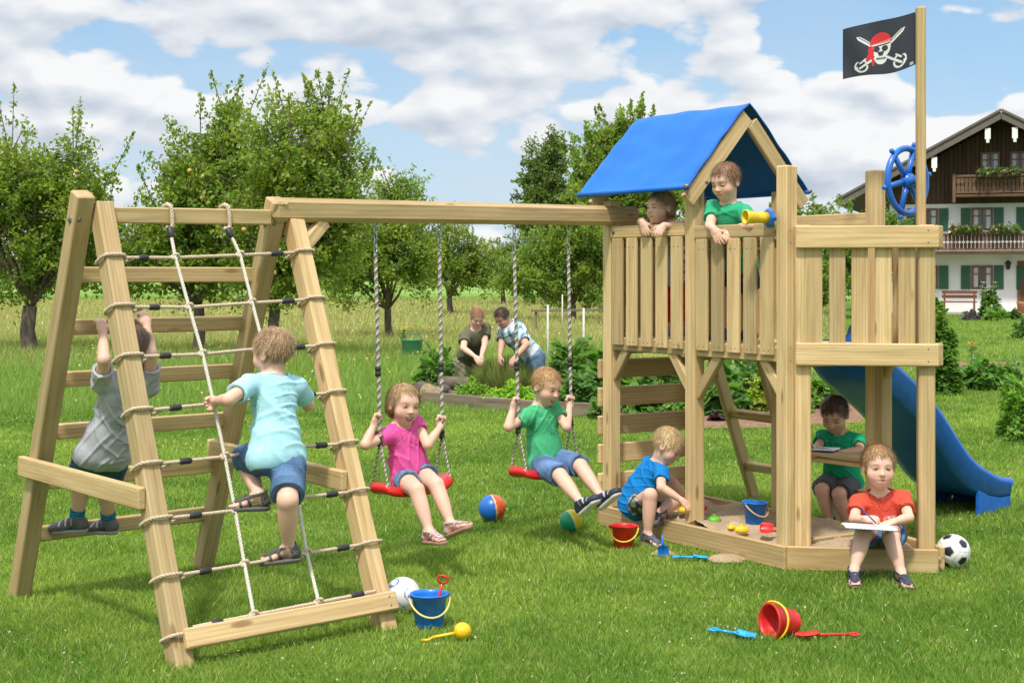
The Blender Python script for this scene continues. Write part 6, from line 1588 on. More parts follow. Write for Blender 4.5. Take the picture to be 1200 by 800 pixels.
# --- boy in the green polo shirt, up in the tower
s = 1.06; fr_ = unit((-0.80, -0.60, 0)); rr = fr_.cross(UP); rm_ = P3.lerp(P2, 0.55)
bpos = rm_+tv*0.22
nk = at(853, 238, bpos.y-0.03); pel = V((nk.x+0.06, nk.y+0.10, nk.z-0.32))
shR = nk+rr*0.118*s-UP*0.045*s; shL = nk-rr*0.118*s-UP*0.045*s
ry = (P3.lerp(P2, 0.6)+out*0.045).y
elR = limb(shR, 832, 265, 0.16*s, -1); wrR = at(836, 268, ry-0.01)
elL = limb(shL, 882, 264, 0.175*s, -1); wrL = at(860, 268, ry-0.01)
knR = V((pel.x-0.05, pel.y, 1.2+0.29)); knL = V((pel.x+0.08, pel.y, 1.2+0.29)); anR = V((pel.x-0.055, pel.y+0.01, 1.265)); anL = V((pel.x+0.085, pel.y+0.01, 1.265))
person(dict(label='brown-haired boy in a green polo shirt leaning on the tower railing', seed=19, s=s, pelvis=pel, neck=nk, fwd=fr_, head=at(850, 213, nk.y-0.03), hf=unit((-0.66, -0.62, -0.32)), H=0.198,
    elR=elR, wrR=wrR, elL=elL, wrL=wrL, knR=knR, knL=knL, anR=anR, anL=anL,
    handR=(unit((0.35, -0.3, -0.75)), unit((0.3, 0.6, -0.2)), [0.2]*4, 0.1), handL=(unit((-0.55, -0.3, -0.65)), unit((0, 0.6, -0.3)), [0.25]*4, 0.1),
    ftR=unit(ta), ftL=unit(ta), hair=(0.26, 0.14, 0.07), smile=0.2, down=True, shoes='sneaker', shoecol=(0.03, 0.09, 0.25), solecol=(0.5, 0.5, 0.5), base=1.2,
    top=dict(col=(0.035, 0.34, 0.17), sleeve=0.6, hem=0.8), shorts=dict(col=(0.03, 0.04, 0.07), len=0.9)))
# --- girl in the tower, chin over the rail
s = 0.97; fr_ = unit((-0.85, -0.50, 0)); rr = fr_.cross(UP); rm_ = P2.lerp(P1, 0.40)
bpos = rm_+tv*0.17
nk = at(785, 262, bpos.y); pel = V((nk.x+0.05, nk.y+0.04, nk.z-0.30))
shR = nk+rr*0.11*s-UP*0.04*s; shL = nk-rr*0.11*s-UP*0.04*s
ro_ = (P2.lerp(P1, 0.5)+out*0.04)
elR = at(748, 262, ro_.y+0.04); wrR = at(750, 263, ro_.y-0.04); elL = at(798, 264, ro_.y-0.13); wrL = at(780, 262, ro_.y-0.10)
elR = limb(shR, 752, 260, 0.15*s, -1); wrR = on_plane(753, 260, ro_+out*0.035, out); wrL = on_plane(778, 264, ro_+out*0.03, out); elL = limb(shL, 802, 264, 0.15*s, -1)
knR = V((pel.x-0.05, pel.y, 1.46)); knL = V((pel.x+0.07, pel.y, 1.46)); anR = V((pel.x-0.05, pel.y, 1.26)); anL = V((pel.x+0.07, pel.y, 1.26))
def flor(P, o):
    q = np.sin(P[:, 0]*90)+np.sin(P[:, 1]*85+P[:, 2]*95); c = np.ones((len(P), 3))*np.array((0.42, 0.45, 0.52)); c[q > 0.6] = (0.36, 0.03, 0.12); return c
person(dict(label='small girl in a patterned top looking over the rail under the roof', seed=23, s=s, pelvis=pel, neck=nk, fwd=fr_, head=at(773, 243, nk.y-0.06), hf=unit((-0.80, -0.58, -0.05)), H=0.19,
    elR=elR, wrR=wrR, elL=elL, wrL=wrL, knR=knR, knL=knL, anR=anR, anL=anL,
    handR=(unit((0.25, -0.35, -0.9)), unit((0.5, 0.8, -0.1)), [0.15]*4, 0.1), handL=(unit((-0.45, -0.4, -0.55)), unit((0.1, 0.8, -0.3)), [0.4]*4, 0.1),
    ftR=unit(ta), ftL=unit(ta), hair=(0.30, 0.19, 0.11), hairlen=0.08, strands=1800, smile=0.55, shoes='sneaker', shoecol=(0.25, 0.25, 0.3), solecol=(0.6, 0.6, 0.6), base=1.2,
    top=dict(col=(0, 0, 0), fn=flor, sleeve=0.5, hem=0.8), shorts=dict(col=(0.50, 0.012, 0.02), len=1.8, wide=1.0)))
# --- boy writing at the desk under the slide
s = 0.98; fr_ = unit((-0.55, -0.83, 0)); rr = fr_.cross(UP)
pel = at(987, 561, 9.14); nk = at(985, 506, 9.08)
shR = nk+rr*0.115*s-UP*0.045*s; shL = nk-rr*0.115*s-UP*0.045*s
dy = P5.lerp(P7, 0.5).y
elR = limb(shR, 958, 524, 0.15*s, -1); wrR = at(953, 527, 8.86); elL = limb(shL, 1008, 528, 0.155*s, -1); wrL = at(986, 530, 8.83)
knR = at(963, 574, 8.97); knL = at(983, 579, 8.93); anR = at(972, 608, 8.98); anL = at(992, 612, 8.94)
person(dict(label='dark-haired boy in a green T-shirt writing at the small desk', seed=29, s=s, pelvis=pel, neck=nk, fwd=fr_, head=at(978, 486, 9.02), hf=unit((-0.42, -0.75, -0.50)), H=0.203,
    elR=elR, wrR=wrR, elL=elL, wrL=wrL, knR=knR, knL=knL, anR=anR, anL=anL,
    handR=(unit((-0.3, -0.8, -0.2)), unit((0.5, -0.2, -0.8)), [0.7, 0.8, 0.9, 1.0], 0.7), handL=(unit((-0.9, -0.3, -0.1)), unit((0, 0, -1)), RELAX, 0.2),
    ftR=fru(fr_, 1, 0.1, -0.05), ftL=fru(fr_, 1, -0.1, -0.05), hair=(0.10, 0.055, 0.035), smile=0.1, down=True, shoes='sneaker', shoecol=(0.05, 0.05, 0.05), solecol=(0.3, 0.3, 0.3), skin=(0.56, 0.32, 0.22),
    top=dict(col=(0, 0, 0), fn=chest_print((0.015, 0.33, 0.16), (0.02, 0.06, 0.12), 0.065, 0.018, -0.10, 0.0), sleeve=0.6, hem=0.5), shorts=dict(col=(0.10, 0.10, 0.11), len=0.9, wide=1.12)))
# --- the two gardeners
s = 1.5; Y = 20.0; fr_ = unit((0.45, -0.55, 0)); rr = fr_.cross(UP)
pel = V((at(551, 418, Y).x, Y, 0.72)); nk = at(558, 385, Y-0.35)
pel = V((at(548, 410, Y).x, Y, at(548, 420, Y).z)); up_ = unit(nk-pel); cr = rr
shR = nk+rr*0.115*s-up_*0.05*s; shL = nk-rr*0.115*s-up_*0.05*s
elR = limb(shR, 543, 408, 0.185*s, -1); elL = limb(shL, 568, 404, 0.185*s, -1)
wrR = limb(elR, 557, 418, 0.155*s, -1); wrL = limb(elL, 564, 418, 0.155*s, -1)
person(dict(label='woman in an olive top bending over the herb bed', cat='gardener', seed=31, s=s, h=0.009, adult=True, pelvis=pel, neck=nk, fwd=fr_, head=at(559, 372, Y-0.42), hf=unit((0.25, -0.80, -0.55)), H=0.235, sw=0.115, fat=1.02,
    elR=elR, wrR=wrR, elL=elL, wrL=wrL, knR=pel+V((-0.02, -0.12, -0.40)), knL=pel+V((0.16, -0.14, -0.40)), anR=V((pel.x-0.08, Y+0.05, 0.09)), anL=V((pel.x+0.16, Y+0.0, 0.09)),
    handR=(unit((0.5, -0.5, -0.6)), unit((0.2, 0.6, -0.3)), [0.4]*4, 0.3), handL=(unit((-0.1, -0.6, -0.7)), unit((0.2, 0.6, -0.3)), [0.4]*4, 0.3), thick=dict(ua=(0.036, 0.028), th=(0.07, 0.05)),
    ftR=unit((0.2, -1, 0)), ftL=unit((0.4, -1, 0)), hair=(0.34, 0.18, 0.09), bun=True, smile=0.5, down=True, shoes='sneaker', shoecol=(0.1, 0.1, 0.08), solecol=(0.1, 0.1, 0.1),
    top=dict(col=(0.13, 0.13, 0.08), sleeve=0.55, hem=0.8), shorts=dict(col=(0.20, 0.19, 0.12), len=1.95)))
s = 1.58; Y = 19.8; fr_ = unit((-0.80, -0.35, 0)); rr = fr_.cross(UP)
pel = V((at(622, 412, Y).x, Y, at(612, 416, Y).z)); nk = at(595, 381, Y-0.18); up_ = unit(nk-pel)
shR = nk+rr*0.125*s-up_*0.05*s; shL = nk-rr*0.125*s-up_*0.05*s
elL = limb(shL, 617, 404, 0.19*s, -1); wrL = limb(elL, 604, 418, 0.16*s, -1); elR = limb(shR, 588, 404, 0.19*s, -1); wrR = limb(elR, 586, 417, 0.15*s, -1)
def checks(P, o):
    l = (P-o['Pv'])@np.array([o['r'], o['f'], o['u']]).T
    a = (np.sin(l[:, 2]*42) > 0.1).astype(float)+((np.sin((l[:, 0]+l[:, 1]*0.5)*42) > 0.1)).astype(float)
    return np.array((0.66, 0.72, 0.74))[None]*(1-a[:, None]/2)+np.array((0.06, 0.20, 0.27))[None]*(a[:, None]/2)
person(dict(label='man in a blue checked shirt bending over the herb bed', cat='gardener', seed=37, s=s, h=0.009, adult=True, pelvis=pel, neck=nk, fwd=fr_, head=at(588, 372, Y-0.25), hf=unit((-0.55, -0.62, -0.6)), H=0.24, sw=0.125, fat=1.1,
    elR=elR, wrR=wrR, elL=elL, wrL=wrL, knR=pel+V((-0.10, -0.06, -0.42)), knL=pel+V((0.06, -0.14, -0.42)), anR=V((pel.x-0.10, Y+0.10, 0.09)), anL=V((pel.x+0.08, Y-0.1, 0.09)),
    handR=(unit((-0.1, -0.3, -0.9)), unit((0.5, 0.3, 0)), [0.4]*4, 0.3), handL=(unit((-0.4, -0.4, -0.8)), unit((0.2, 0.5, 0)), [0.4]*4, 0.3), thick=dict(ua=(0.04, 0.032), th=(0.075, 0.052)),
    ftR=unit((-1, -0.3, 0)), ftL=unit((-1, -0.4, 0)), hair=(0.075, 0.04, 0.025), smile=0.4, down=True, shoes='sneaker', shoecol=(0.08, 0.07, 0.05), solecol=(0.1, 0.1, 0.1), skin=(0.55, 0.31, 0.21),
    top=dict(col=(0, 0, 0), fn=checks, sleeve=0.75, hem=0.8), shorts=dict(col=(0.11, 0.17, 0.25), len=1.95)))
# ================================================================ BALLS AND SAND TOYS
def plastic(n, c): M[n] = simple(n, c, 0.42, 0.13, 28, 0.45, coat=0.08); return M[n]
plastic('toy_blue', (0.006, 0.16, 0.58)); plastic('toy_red', (0.60, 0.018, 0.016)); plastic('toy_yellow', (0.80, 0.50, 0.012)); plastic('toy_cyan', (0.02, 0.34, 0.68)); plastic('toy_green', (0.12, 0.42, 0.02)); plastic('toy_teal', (0.01, 0.30, 0.17)); plastic('toy_orange', (0.66, 0.06, 0.02)); plastic('toy_seam', (0.62, 0.42, 0.22)); plastic('toy_white', (0.74, 0.73, 0.70))
M['pale_handle'] = plastic('pale_handle', (0.72, 0.55, 0.18)); M['wood_handle'] = simple('tan_handle', (0.55, 0.38, 0.18), 0.6)
def ball(c, r, fn, name, label, group, rot=None, bumpf=None):
    nu, nv = 96, 64; th = np.linspace(0, 2*np.pi, nu, endpoint=False); ph = np.linspace(0.001, np.pi-0.001, nv); T, Pp = np.meshgrid(th, ph, indexing='ij')
    D = np.stack([np.sin(Pp)*np.cos(T), np.sin(Pp)*np.sin(T), np.cos(Pp)], -1).reshape(-1, 3); L = D@np.array(rot) if rot is not None else D
    col, dep = fn(L); P = np.array(c)+D*(r+dep[:, None]); idx = np.arange(nu*nv).reshape(nu, nv); nx_ = np.roll(idx, -1, 0)
    q = np.stack([idx[:, :-1], idx[:, 1:], nx_[:, 1:], nx_[:, :-1]], -1).reshape(-1, 4); cc = np.concatenate([col, np.ones((len(col), 1))], 1)
    return link(name, np_mesh(name, P, [q], M['ballskin'], smooth=True, attrs={'col': ('FLOAT_COLOR', cc)}), label=label, cat='ball', group=group)
M['ballskin'] = vcol_mat('ball_skin', 0.35, 0, 0.5, 0.0, 0.05, 30)
def two(ca, cb, cs, ax):
    ax = np.array(ax)/np.linalg.norm(ax)
    def fn(L):
        s = L@ax; c = np.where((s > 0.03)[:, None], np.array(cb), np.array(ca)); m = np.abs(s) < 0.055; c = np.where(m[:, None], np.array(cs), c); return c, -0.002*m
    return fn
p = on_ground(577, 611); ball(p+UP*0.088, 0.088, two((0.01, 0.12, 0.45), (0.62, 0.09, 0.03), (0.62, 0.42, 0.2), (0.88, 0.30, 0.12)), 'play_ball', 'blue and orange rubber ball on the grass between the swings', 'balls')
p = on_ground(669, 623); ball(p+UP*0.070, 0.070, two((0.01, 0.30, 0.13), (0.70, 0.55, 0.02), (0.7, 0.6, 0.3), (0.85, 0.28, 0.35)), 'play_ball', 'green and yellow ball below the feet of the boy on the swing', 'balls')
def soccer(L):
    g = (1+5**0.5)/2; ic = np.array([(0, s, t*g) for s in (1, -1) for t in (1, -1)]+[(s, t*g, 0) for s in (1, -1) for t in (1, -1)]+[(t*g, 0, s) for s in (1, -1) for t in (1, -1)], float); ic /= np.linalg.norm(ic[0])
    dd = np.array([a for a in (L@ic.T).T]); o = np.sort(dd, 0); mx = o[-1]; arg = dd.argmax(0)
    C = ic[arg]; V_ = L-C*mx[:, None]                                   # pentagon outline about each axis
    nb = np.zeros(len(L))
    for k in range(12):
        w = ic[k]-C*(C@ic[k])[:, None]; ok = ((C@ic[k]) > 0.2) & ((C@ic[k]) < 0.9); n_ = np.linalg.norm(w, axis=1)+1e-9; q = np.sum(V_*w, 1)/n_; nb = np.where(ok, np.maximum(nb, q), nb)
    black = nb/np.maximum(mx, 0.2) < 0.27
    s1 = np.abs(o[-1]-o[-2]) < 0.018; s1 &= ~black & (nb > 0.3); seam = s1 | (np.abs(nb/np.maximum(mx, 0.2)-0.28) < 0.012)
    c = np.where(black[:, None], np.array((0.015, 0.015, 0.018)), np.array((0.74, 0.73, 0.70))); c = np.where((seam & ~black)[:, None], np.array((0.40, 0.39, 0.37)), c)
    return c, -0.0016*seam
R_ = np.array(Matrix.Rotation(0.5, 3, 'X') @ Matrix.Rotation(0.9, 3, 'Z')); p = on_ground(1117, 665); ball(p+UP*0.091, 0.091, soccer, 'football', 'black and white football on the grass beside the sandpit corner', 'balls', R_)
def swirl(L):
    a = np.sin(L[:, 0]*4+2.2*np.sin(L[:, 2]*3+1)+L[:, 1]*3); m = np.abs(a) < 0.10; m2 = (np.abs(a-0.2) < 0.05)
    c = np.ones((len(L), 3))*np.array((0.72, 0.71, 0.70)); c[m] = (0.05, 0.09, 0.28); c[m2] = (0.25, 0.5, 0.7); return c, -0.001*m
p = on_ground(472, 717); ball(p+UP*0.083, 0.083, swirl, 'football', 'white ball with dark blue curved lines behind the net frame leg', 'balls')
def bucket(base, ax, rb, rt, h, col, hcol, name, label, hdir=None, hside=0.0, hk=1.25, sc=1.0, group='sand buckets'):
    ax = V(ax).normalized(); root = empty(name, base, label, 'bucket', group); mb = MB(); w = 0.0035
    prof = [(0.0, 0.0), (0.0, rb*0.96), (0.004, rb), (h*0.3, rb+(rt-rb)*0.3), (h*0.31, rb+(rt-rb)*0.3+0.0015), (h*0.86, rb+(rt-rb)*0.86), (h*0.87, rt+0.003), (h*0.955, rt+0.004), (h*0.96, rt+0.0085), (h, rt+0.0085), (h+0.002, rt+0.006), (h, rt-0.002), (h*0.9, rt-w-0.002), (0.01, rb-w), (0.008, 0)]
    lathe(mb, base, ax, prof, 36); mb.build('pail', M[col], root)
    u = V(hdir); u = (u-ax*u.dot(ax)).normalized(); v = ax.cross(u); R = rt+0.013; mb = MB(); pts = []
    for i in range(21):
        q = math.pi*i/20; d = v*math.cos(q)*R+(u*math.sin(q)*math.cos(hside)+ax*math.sin(q)*math.sin(hside))*R*hk; pts.append(V(base)+ax*h*0.93+d)
    tube(mb, pts, 0.0048, 8); mb.build('handle', M[hcol], root)
    for s_ in (1, -1): mb = MB(); c = V(base)+ax*h*0.93+v*s_*(rt+0.008); tube(mb, [c-v*s_*0.006, c+v*s_*0.009], 0.009, 8); mb.build('handle_hinge', M[col], root)
    return root
pb = on_ground(503, 734); bucket(pb, (0, 0, 1), 0.062, 0.080, 0.152, 'toy_blue', 'pale_handle', 'toy_bucket', 'upright blue bucket holding a red spade beside the net frame leg', (0.25, -1, 0), -0.80)
pr = on_ground(731, 641); bucket(pr, (0, 0, 1), 0.054, 0.072, 0.130, 'toy_red', 'toy_yellow', 'toy_bucket', 'upright red bucket with a yellow handle by the sandpit edge', (-0.1, -1, 0), -0.80)
pt = on_ground(929, 728, 0.055); axt = V((-0.90, -0.42, 0.10)).normalized(); bucket(pt-axt*0.008, axt, 0.053, 0.074, 0.135, 'toy_red', 'toy_yellow', 'toy_bucket', 'red bucket tipped on its side in the foreground grass', (0.25, -0.8, 0.45), -0.35, 1.06)
ps = at(884, 610, 8.75); ps.z = 0.125; bucket(ps, (0.03, 0, 1), 0.052, 0.068, 0.125, 'toy_blue', 'wood_handle', 'toy_bucket', 'blue bucket standing in the sand under the tower', (0.6, -0.8, 0), -0.75)
def spade(head, tip_dir, n, ln, col, name, label, hl=0.10, w=0.036, scoop=0.012, grp='toy spades', cat='spade', grip=True):
    "head: middle of the blade; tip_dir from grip to blade; n: blade's upper side"
    d = V(tip_dir).normalized(); n = V(n); n = (n-d*n.dot(d)).normalized(); s = d.cross(n); root = empty(name, head, label, cat, grp); mb = MB(); vt = []; nu, nv2 = 12, 9
    for lay in (0, 1):
        for i in range(nu):
            t = i/(nu-1); ww = w*(0.62+0.38*math.sin(math.pi*min(1, t*0.62+0.12))) if t < 0.75 else w*math.sqrt(max(0, 1-((t-0.75)/0.26)**2))
            for j in range(nv2):
                q = -1+2*j/(nv2-1); vt.append(V(head)+d*(t-0.5)*hl+s*q*ww+n*(scoop*(q*q)**1.2+0.010*(1-t)**3-lay*0.003))
    o = nu*nv2; fc = []
    for i in range(nu-1):
        for j in range(nv2-1): q = (i*nv2+j, (i+1)*nv2+j, (i+1)*nv2+j+1, i*nv2+j+1); fc.append(q); fc.append(tuple(k+o for k in q)[::-1])
    rim = [i*nv2 for i in range(nu)]+[(nu-1)*nv2+j for j in range(1, nv2)]+[i*nv2+nv2-1 for i in range(nu-2, -1, -1)]+[j for j in range(nv2-2, 0, -1)]
    for k in range(len(rim)): p, q = rim[k], rim[(k+1) % len(rim)]; fc.append((q, p, p+o, q+o))
    mb.add(vt, fc, 0, True); mb.build('blade', M[col], root); mb = MB(); a = V(head)-d*hl*0.42+n*0.006; b = V(head)-d*(hl*0.5+ln)+n*0.006
    tube(mb, [a, a.lerp(b, 0.2), b], [0.010, 0.0068, 0.0065], 8)
    if grip: tube(mb, [b+d*0.002, b-d*0.012+s*0.020, b-d*0.035+s*0.022, b-d*0.038, b-d*0.035-s*0.022, b-d*0.012-s*0.020, b+d*0.002], 0.0052, 7)
    mb.build('handle', M[col], root); return root
q = pb+V((0.03, -0.01, 0.07)); spade(q, (-0.22, 0.1, -1), (0, -1, 0), 0.085, 'toy_red', 'toy_spade', 'small red spade standing in the upright blue bucket')
q = on_ground(873, 745, 0.012); spade(q, (0.78, -0.62, 0), UP, 0.085, 'toy_cyan', 'toy_spade', 'light blue spade lying in the foreground grass left of the tipped bucket', 0.10, 0.040)
q = on_ground(946, 745, 0.016); spade(q, (-1, -0.06, 0.0), UP, 0.135, 'toy_red', 'toy_spade', 'orange-red spade lying right of the tipped bucket', 0.105, 0.034)
q = on_ground(821, 654, 0.016); spade(q, (0.98, -0.15, 0), UP, 0.075, 'toy_cyan', 'toy_spade', 'light blue spade lying flat on the lawn by the sandpit', 0.08, 0.032)
q = on_ground(777, 645, 0.035); spade(q, (0.06, 0.05, -1), (0, -1, 0.1), 0.055, 'toy_blue', 'toy_spade', 'blue spade stuck upright in the lawn beside the red bucket', 0.07, 0.032, grip=False)
q = at(898, 622, 8.28); q.z = 0.165; spade(q, (-0.9, 0.3, 0.1), (0.1, -0.7, 0.7), 0.05, 'toy_red', 'toy_spade', 'red spade lying in the sand next to the front tower post', 0.075, 0.038, 0.02)
# scoops and moulds
def scoop(c, d, r, ln, col, label):
    d = V(d).normalized(); root = empty('toy_scoop', c, label, 'scoop', 'toy scoops'); mb = MB()
    lathe(mb, c, V((0.25, -0.1, 0.95)), [(-r, 0), (-r*0.93, r*0.36), (-r*0.7, r*0.72), (-r*0.2, r*0.98), (r*0.35, r), (r*0.75, r*0.70), (r*0.95, r*0.3), (r, 0)], 20); mb.build('bowl', M[col], root)
    mb = MB(); a = V(c)-d*r*0.9; b = a-d*ln; b.z = 0.02; tube(mb, [a, b], [0.0075, 0.0065], 8); tube(mb, [a.lerp(b, 0.96), b+V((0, -0.02, -0.002))-d*0.02, b-d*0.05], 0.0055, 6); mb.build('handle', M[col], root)
scoop(on_ground(542, 739, 0.04), (0.97, 0.20, 0.22), 0.038, 0.10, 'toy_yellow', 'yellow scoop with a long handle on the grass beside the blue bucket')
def blob(name, label, c, r, col, sy=1.0, cat='sand mould', n=8):
    mb = MB(); prof = [(-r*0.5, r*0.75), (-r*0.3, r*0.98), (0, r), (r*0.3, r*0.85), (r*0.52, r*0.5), (r*0.6, 0)]; ax = UP; u = V((1, 0, 0)); w = V((0, 1, 0)); vt = []; seg = 32
    for dz_, rr in prof:
        for k in range(seg): q = 2*math.pi*k/seg; g = 1+0.10*math.cos(n*q); vt.append(V(c)+UP*dz_+(u*math.cos(q)+w*math.sin(q)*sy)*rr*g)
    m = len(prof); f = [(i*seg+k, i*seg+(k+1) % seg, (i+1)*seg+(k+1) % seg, (i+1)*seg+k) for i in range(m-1) for k in range(seg)]+[tuple(range(seg))[::-1]]; mb.add(vt, f, 0, True)
    tube(mb, [V(c)+V((-r*0.5, 0, r*0.5)), V(c)+V((-r*0.2, 0, r*0.78)), V(c)+V((r*0.2, 0, r*0.78)), V(c)+V((r*0.5, 0, r*0.5))], r*0.10, 6)
    return mb.build(name, M[col], label=label, cat=cat, group='sand moulds')
def sz(px, py, Y, z): q = at(px, py, Y); q.z = z; return q
blob('sand_mould', 'lime green round mould in the sand between the tower posts', sz(837, 606, 8.72, 0.15), 0.037, 'toy_green')
blob('sand_mould', 'yellow oval mould in the sand nearest the front board', sz(869, 622, 8.38, 0.15), 0.036, 'toy_yellow', 0.7, n=2)
blob('sand_mould', 'smaller yellow round mould just behind the oval one', sz(857, 617, 8.46, 0.15), 0.024, 'toy_yellow', n=3)
blob('sand_mould', 'yellow mould held in the hand of the boy in blue', sz(801, 603, 9.02, 0.16), 0.034, 'toy_yellow', n=5)
blob('sand_mould', 'red mould in the sand behind the middle tower post', sz(823, 582, 9.15, 0.155), 0.030, 'toy_red', n=4)
# notebooks and pens
M['paper'] = simple('white_paper', (0.75, 0.76, 0.78), 0.8, 0.03, 20); M['ink'] = simple('pencil_marks', (0.25, 0.28, 0.36), 0.8)
def notebook(c, u, n, L, Wd, label):
    u = V(u).normalized(); n = V(n); n = (n-u*n.dot(u)).normalized(); w = n.cross(u); root = empty('notebook', c, label, 'notebook'); mb = MB()
    cham_box(mb, c, u, w, n, L/2, Wd/2, 0.004, 0.001); mb.build('pages', M['paper'], root); mb = MB(); cham_box(mb, V(c)-n*0.0055, u, w, n, L/2+0.002, Wd/2+0.002, 0.0012, 0.0005); mb.build('cover', M['black'], root)
    for i in range(3):
        mb = MB(); tube(mb, [V(c)+n*0.0048+u*(-L*0.3+L*0.07*k)+w*(Wd*(0.18-0.16*i)+0.008*math.sin(k*2.1+i)) for k in range(9)], 0.0011, 4); mb.build('pencil_line', M['ink'], root)
    mb = MB()
    for k in range(12):
        p = V(c)+u*(L*(-0.46+0.92*k/11))-w*Wd*0.5; tube(mb, [p+(n*math.cos(a)+w*math.sin(a))*0.007 for a in [i*math.pi/4 for i in range(9)]], 0.0011, 4)
    mb.build('spiral', M['steel'], root)
def pen(a, b, col, label, cat='pen', r=0.0042):
    a, b = V(a), V(b); root = empty('pen' if cat == 'pen' else 'pencil', a, label, cat); mb = MB(); tube(mb, [a.lerp(b, 0.08), b], [r, r], 8); mb.build('barrel', M[col], root); mb = MB(); tube(mb, [a, a.lerp(b, 0.085)], [0.0008, r*0.9], 8); mb.build('tip', M['black'], root)
plastic('navy', (0.03, 0.06, 0.22)); plastic('lime', (0.45, 0.60, 0.03))
nbc = at(1019, 617, 7.62)
notebook(nbc, (0.98, -0.12, -0.04), (0.0, 0.05, 1), 0.26, 0.18, 'open white spiral notebook on the knees of the boy in red')
pen(at(1027, 613, 7.62), at(1009, 595, 7.70), 'navy', 'dark blue pen in the hand of the boy in red')
pen(at(986, 614, 7.72), at(993, 617, 7.66), 'lime', 'lime green marker at the corner of the open notebook', r=0.008)
dc = P5.lerp(P7, 0.40)+UP*0.552+tv*0.03
notebook(dc, (0.84, -0.50, 0.02), (0, 0.0, 1), 0.20, 0.14, 'white drawing pad on the desk of the boy in green')
pen(at(955, 530, 8.80), at(944, 507, 8.84), 'black', 'black pencil in the hand of the boy at the desk', 'pencil')
# loose sand spilled on the lawn
for i, (px, py, rr) in enumerate(((777, 650, 0.05), (850, 656, 0.09))):
    c = on_ground(px, py); mb = MB(); r_ = random.Random(i); vt = [(c.x, c.y, 0.030)]; n = 22
    for ring, (fr, z) in enumerate(((0.5, 0.028), (1.0, 0.006))):
        for k in range(n): a = 2*math.pi*k/n; q = rr*fr*(0.8+0.4*r_.random()); vt.append((c.x+math.cos(a)*q*1.3, c.y+math.sin(a)*q*1.1, z))
    fc = [(0, 1+k, 1+(k+1) % n) for k in range(n)]+[(1+k, 1+n+k, 1+n+(k+1) % n, 1+(k+1) % n) for k in range(n)]; mb.add(vt, fc, 0, True)
    mb.build('spilled_sand', M['sand'], kind='stuff', label=['small heap of sand at the foot of the upright spade', 'loose sand spilled on the lawn in front of the sandpit'][i])
# ================================================================ LIGHT AND SKY
SUN_EL, SUN_AZ = math.radians(60), math.radians(196)         # azimuth: 0 = away from the viewer, clockwise; 196 = behind the viewer
sd_ = V((math.sin(SUN_AZ)*math.cos(SUN_EL), math.cos(SUN_AZ)*math.cos(SUN_EL), math.sin(SUN_EL)))
sun = bpy.data.objects.new('sun', bpy.data.lights.new('sun', 'SUN')); COL.objects.link(sun)
sun.rotation_euler = sd_.to_track_quat('Z', 'Y').to_euler(); sun.data.energy = 3.4; sun.data.angle = math.radians(5); sun.data.color = (1, 0.955, 0.88); sun.location = (0, 0, 20)
W_ = bpy.data.worlds.new('World'); SC.world = W_; W_.use_nodes = True; t = W_.node_tree; bg = t.nodes['Background']
sky = N(t, 'ShaderNodeTexSky', sky_type='NISHITA', sun_disc=False, sun_elevation=SUN_EL, sun_rotation=SUN_AZ, altitude=400.0, air_density=1.0, dust_density=1.2, ozone_density=1.5)
tc_ = t.nodes.new('ShaderNodeTexCoord')
# clouds: a flat layer seen in perspective (direction divided by its height)
sep = t.nodes.new('ShaderNodeSeparateXYZ'); t.links.new(tc_.outputs['Generated'], sep.inputs[0])
def mth(op, a, b=None, c=None, clamp=False):
    n = t.nodes.new('ShaderNodeMath'); n.operation = op; n.use_clamp = clamp
    for i, v in enumerate((a, b, c)):
        if v is None: continue
        if isinstance(v, (int, float)): n.inputs[i].default_value = v
        else: t.links.new(v, n.inputs[i])
    return n.outputs[0]
zc = mth('MAXIMUM', sep.outputs[2], 0.0)
az = mth('ARCTAN2', sep.outputs[0], sep.outputs[1])
el = mth('POWER', mth('ADD', zc, 0.02), 0.8)
cmb = t.nodes.new('ShaderNodeCombineXYZ'); t.links.new(mth('MULTIPLY', az, 1.0), cmb.inputs[0]); t.links.new(mth('MULTIPLY', sep.outputs[2], 2.0), cmb.inputs[1]); cmb.inputs[2].default_value = 3.7
vv = cmb.outputs[0]
def off(vec, o):
    n = N(t, 'ShaderNodeVectorMath', operation='ADD'); t.links.new(vec, n.inputs[0]); n.inputs[1].default_value = o; return n.outputs[0]
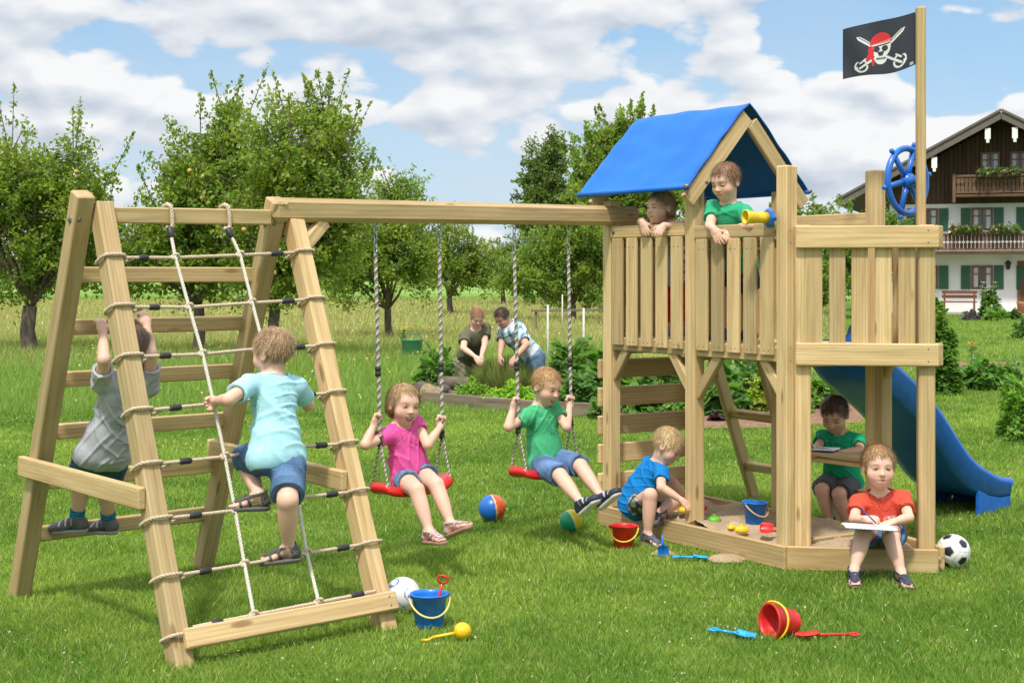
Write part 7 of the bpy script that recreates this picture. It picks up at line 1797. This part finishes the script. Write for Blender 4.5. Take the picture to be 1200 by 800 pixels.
def cl(vec):
    b = noise(t, 4.6, 2, 0.5, off(vec, (1.3, 0.2, 0.0)))
    wv = N(t, 'ShaderNodeVectorMath', operation='SCALE'); nn_ = N(t, 'ShaderNodeTexNoise', i_Scale=14.0, i_Detail=3.0); t.links.new(vec, nn_.inputs['Vector']); t.links.new(nn_.outputs['Color'], wv.inputs[0]); wv.inputs['Scale'].default_value = 0.05
    v2 = N(t, 'ShaderNodeVectorMath', operation='ADD'); t.links.new(vec, v2.inputs[0]); t.links.new(wv.outputs[0], v2.inputs[1])
    def bil(sc):
        v = N(t, 'ShaderNodeTexVoronoi', voronoi_dimensions='2D', feature='F1', i_Scale=sc); t.links.new(v2.outputs[0], v.inputs['Vector']); return v.outputs['Distance']
    f = noise(t, 30.0, 4, 0.55, vec)
    o = mth('MULTIPLY', b, 0.95); o = mth('SUBTRACT', o, mth('MULTIPLY', bil(13.0), 0.20)); o = mth('SUBTRACT', o, mth('MULTIPLY', bil(31.0), 0.10)); o = mth('ADD', o, mth('MULTIPLY', f, 0.16))
    return mth('ADD', o, 0.085)
d0 = cl(vv); d1 = cl(off(vv, (0.006, 0.022, 0)))
mask = ramp(t, d0, [(0.448, (0, 0, 0)), (0.494, (1, 1, 1))], 'EASE')
lit = ramp(t, mth('ADD', mth('MULTIPLY', mth('SUBTRACT', d0, d1), 2.1), 0.55), [(0.25, (2.9, 3.3, 3.85)), (0.50, (4.1, 4.35, 4.7)), (0.72, (5.2, 5.25, 5.3))])
veil = ramp(t, noise(t, 3.0, 5, 0.6, off(vv, (4, 1, 2))), [(0.40, (0.0,)*3), (0.65, (0.45,)*3)])
lowv = ramp(t, zc, [(0.0, (0.75,)*3), (0.12, (0.28,)*3), (0.3, (0.0,)*3)])
blue = ramp(t, zc, [(0.0, (3.3, 3.95, 4.7)), (0.10, (2.15, 3.45, 4.75)), (0.2, (1.4, 2.85, 4.5)), (0.6, (1.0, 2.1, 4.2))])
skyb = mixc(t, 0.25, blue, sky.outputs[0]); skyb = mixc(t, veil, skyb, (3.7, 4.1, 4.6))
high = ramp(t, zc, [(0.2, (1, 1, 1)), (0.55, (2.3, 2.25, 2.1))]); lit = mixc(t, 1.0, lit, high, 'MULTIPLY')       # all high clouds above the view brightened by height, to add fill light
colr_ = mixc(t, mask, skyb, lit)
t.links.new(colr_, bg.inputs['Color']); bg.inputs['Strength'].default_value = 0.145
SC.view_settings.view_transform = 'Standard'; SC.view_settings.look = 'None'; SC.view_settings.gamma = 1; SC.view_settings.use_curve_mapping = False; SC.view_settings.exposure = 0.32
SC.cycles.use_denoising = True; SC.cycles.max_bounces = 6; SC.cycles.diffuse_bounces = 3; SC.cycles.transparent_max_bounces = 8
try: SC.cycles.denoiser = 'OPENIMAGEDENOISE'
except Exception: pass
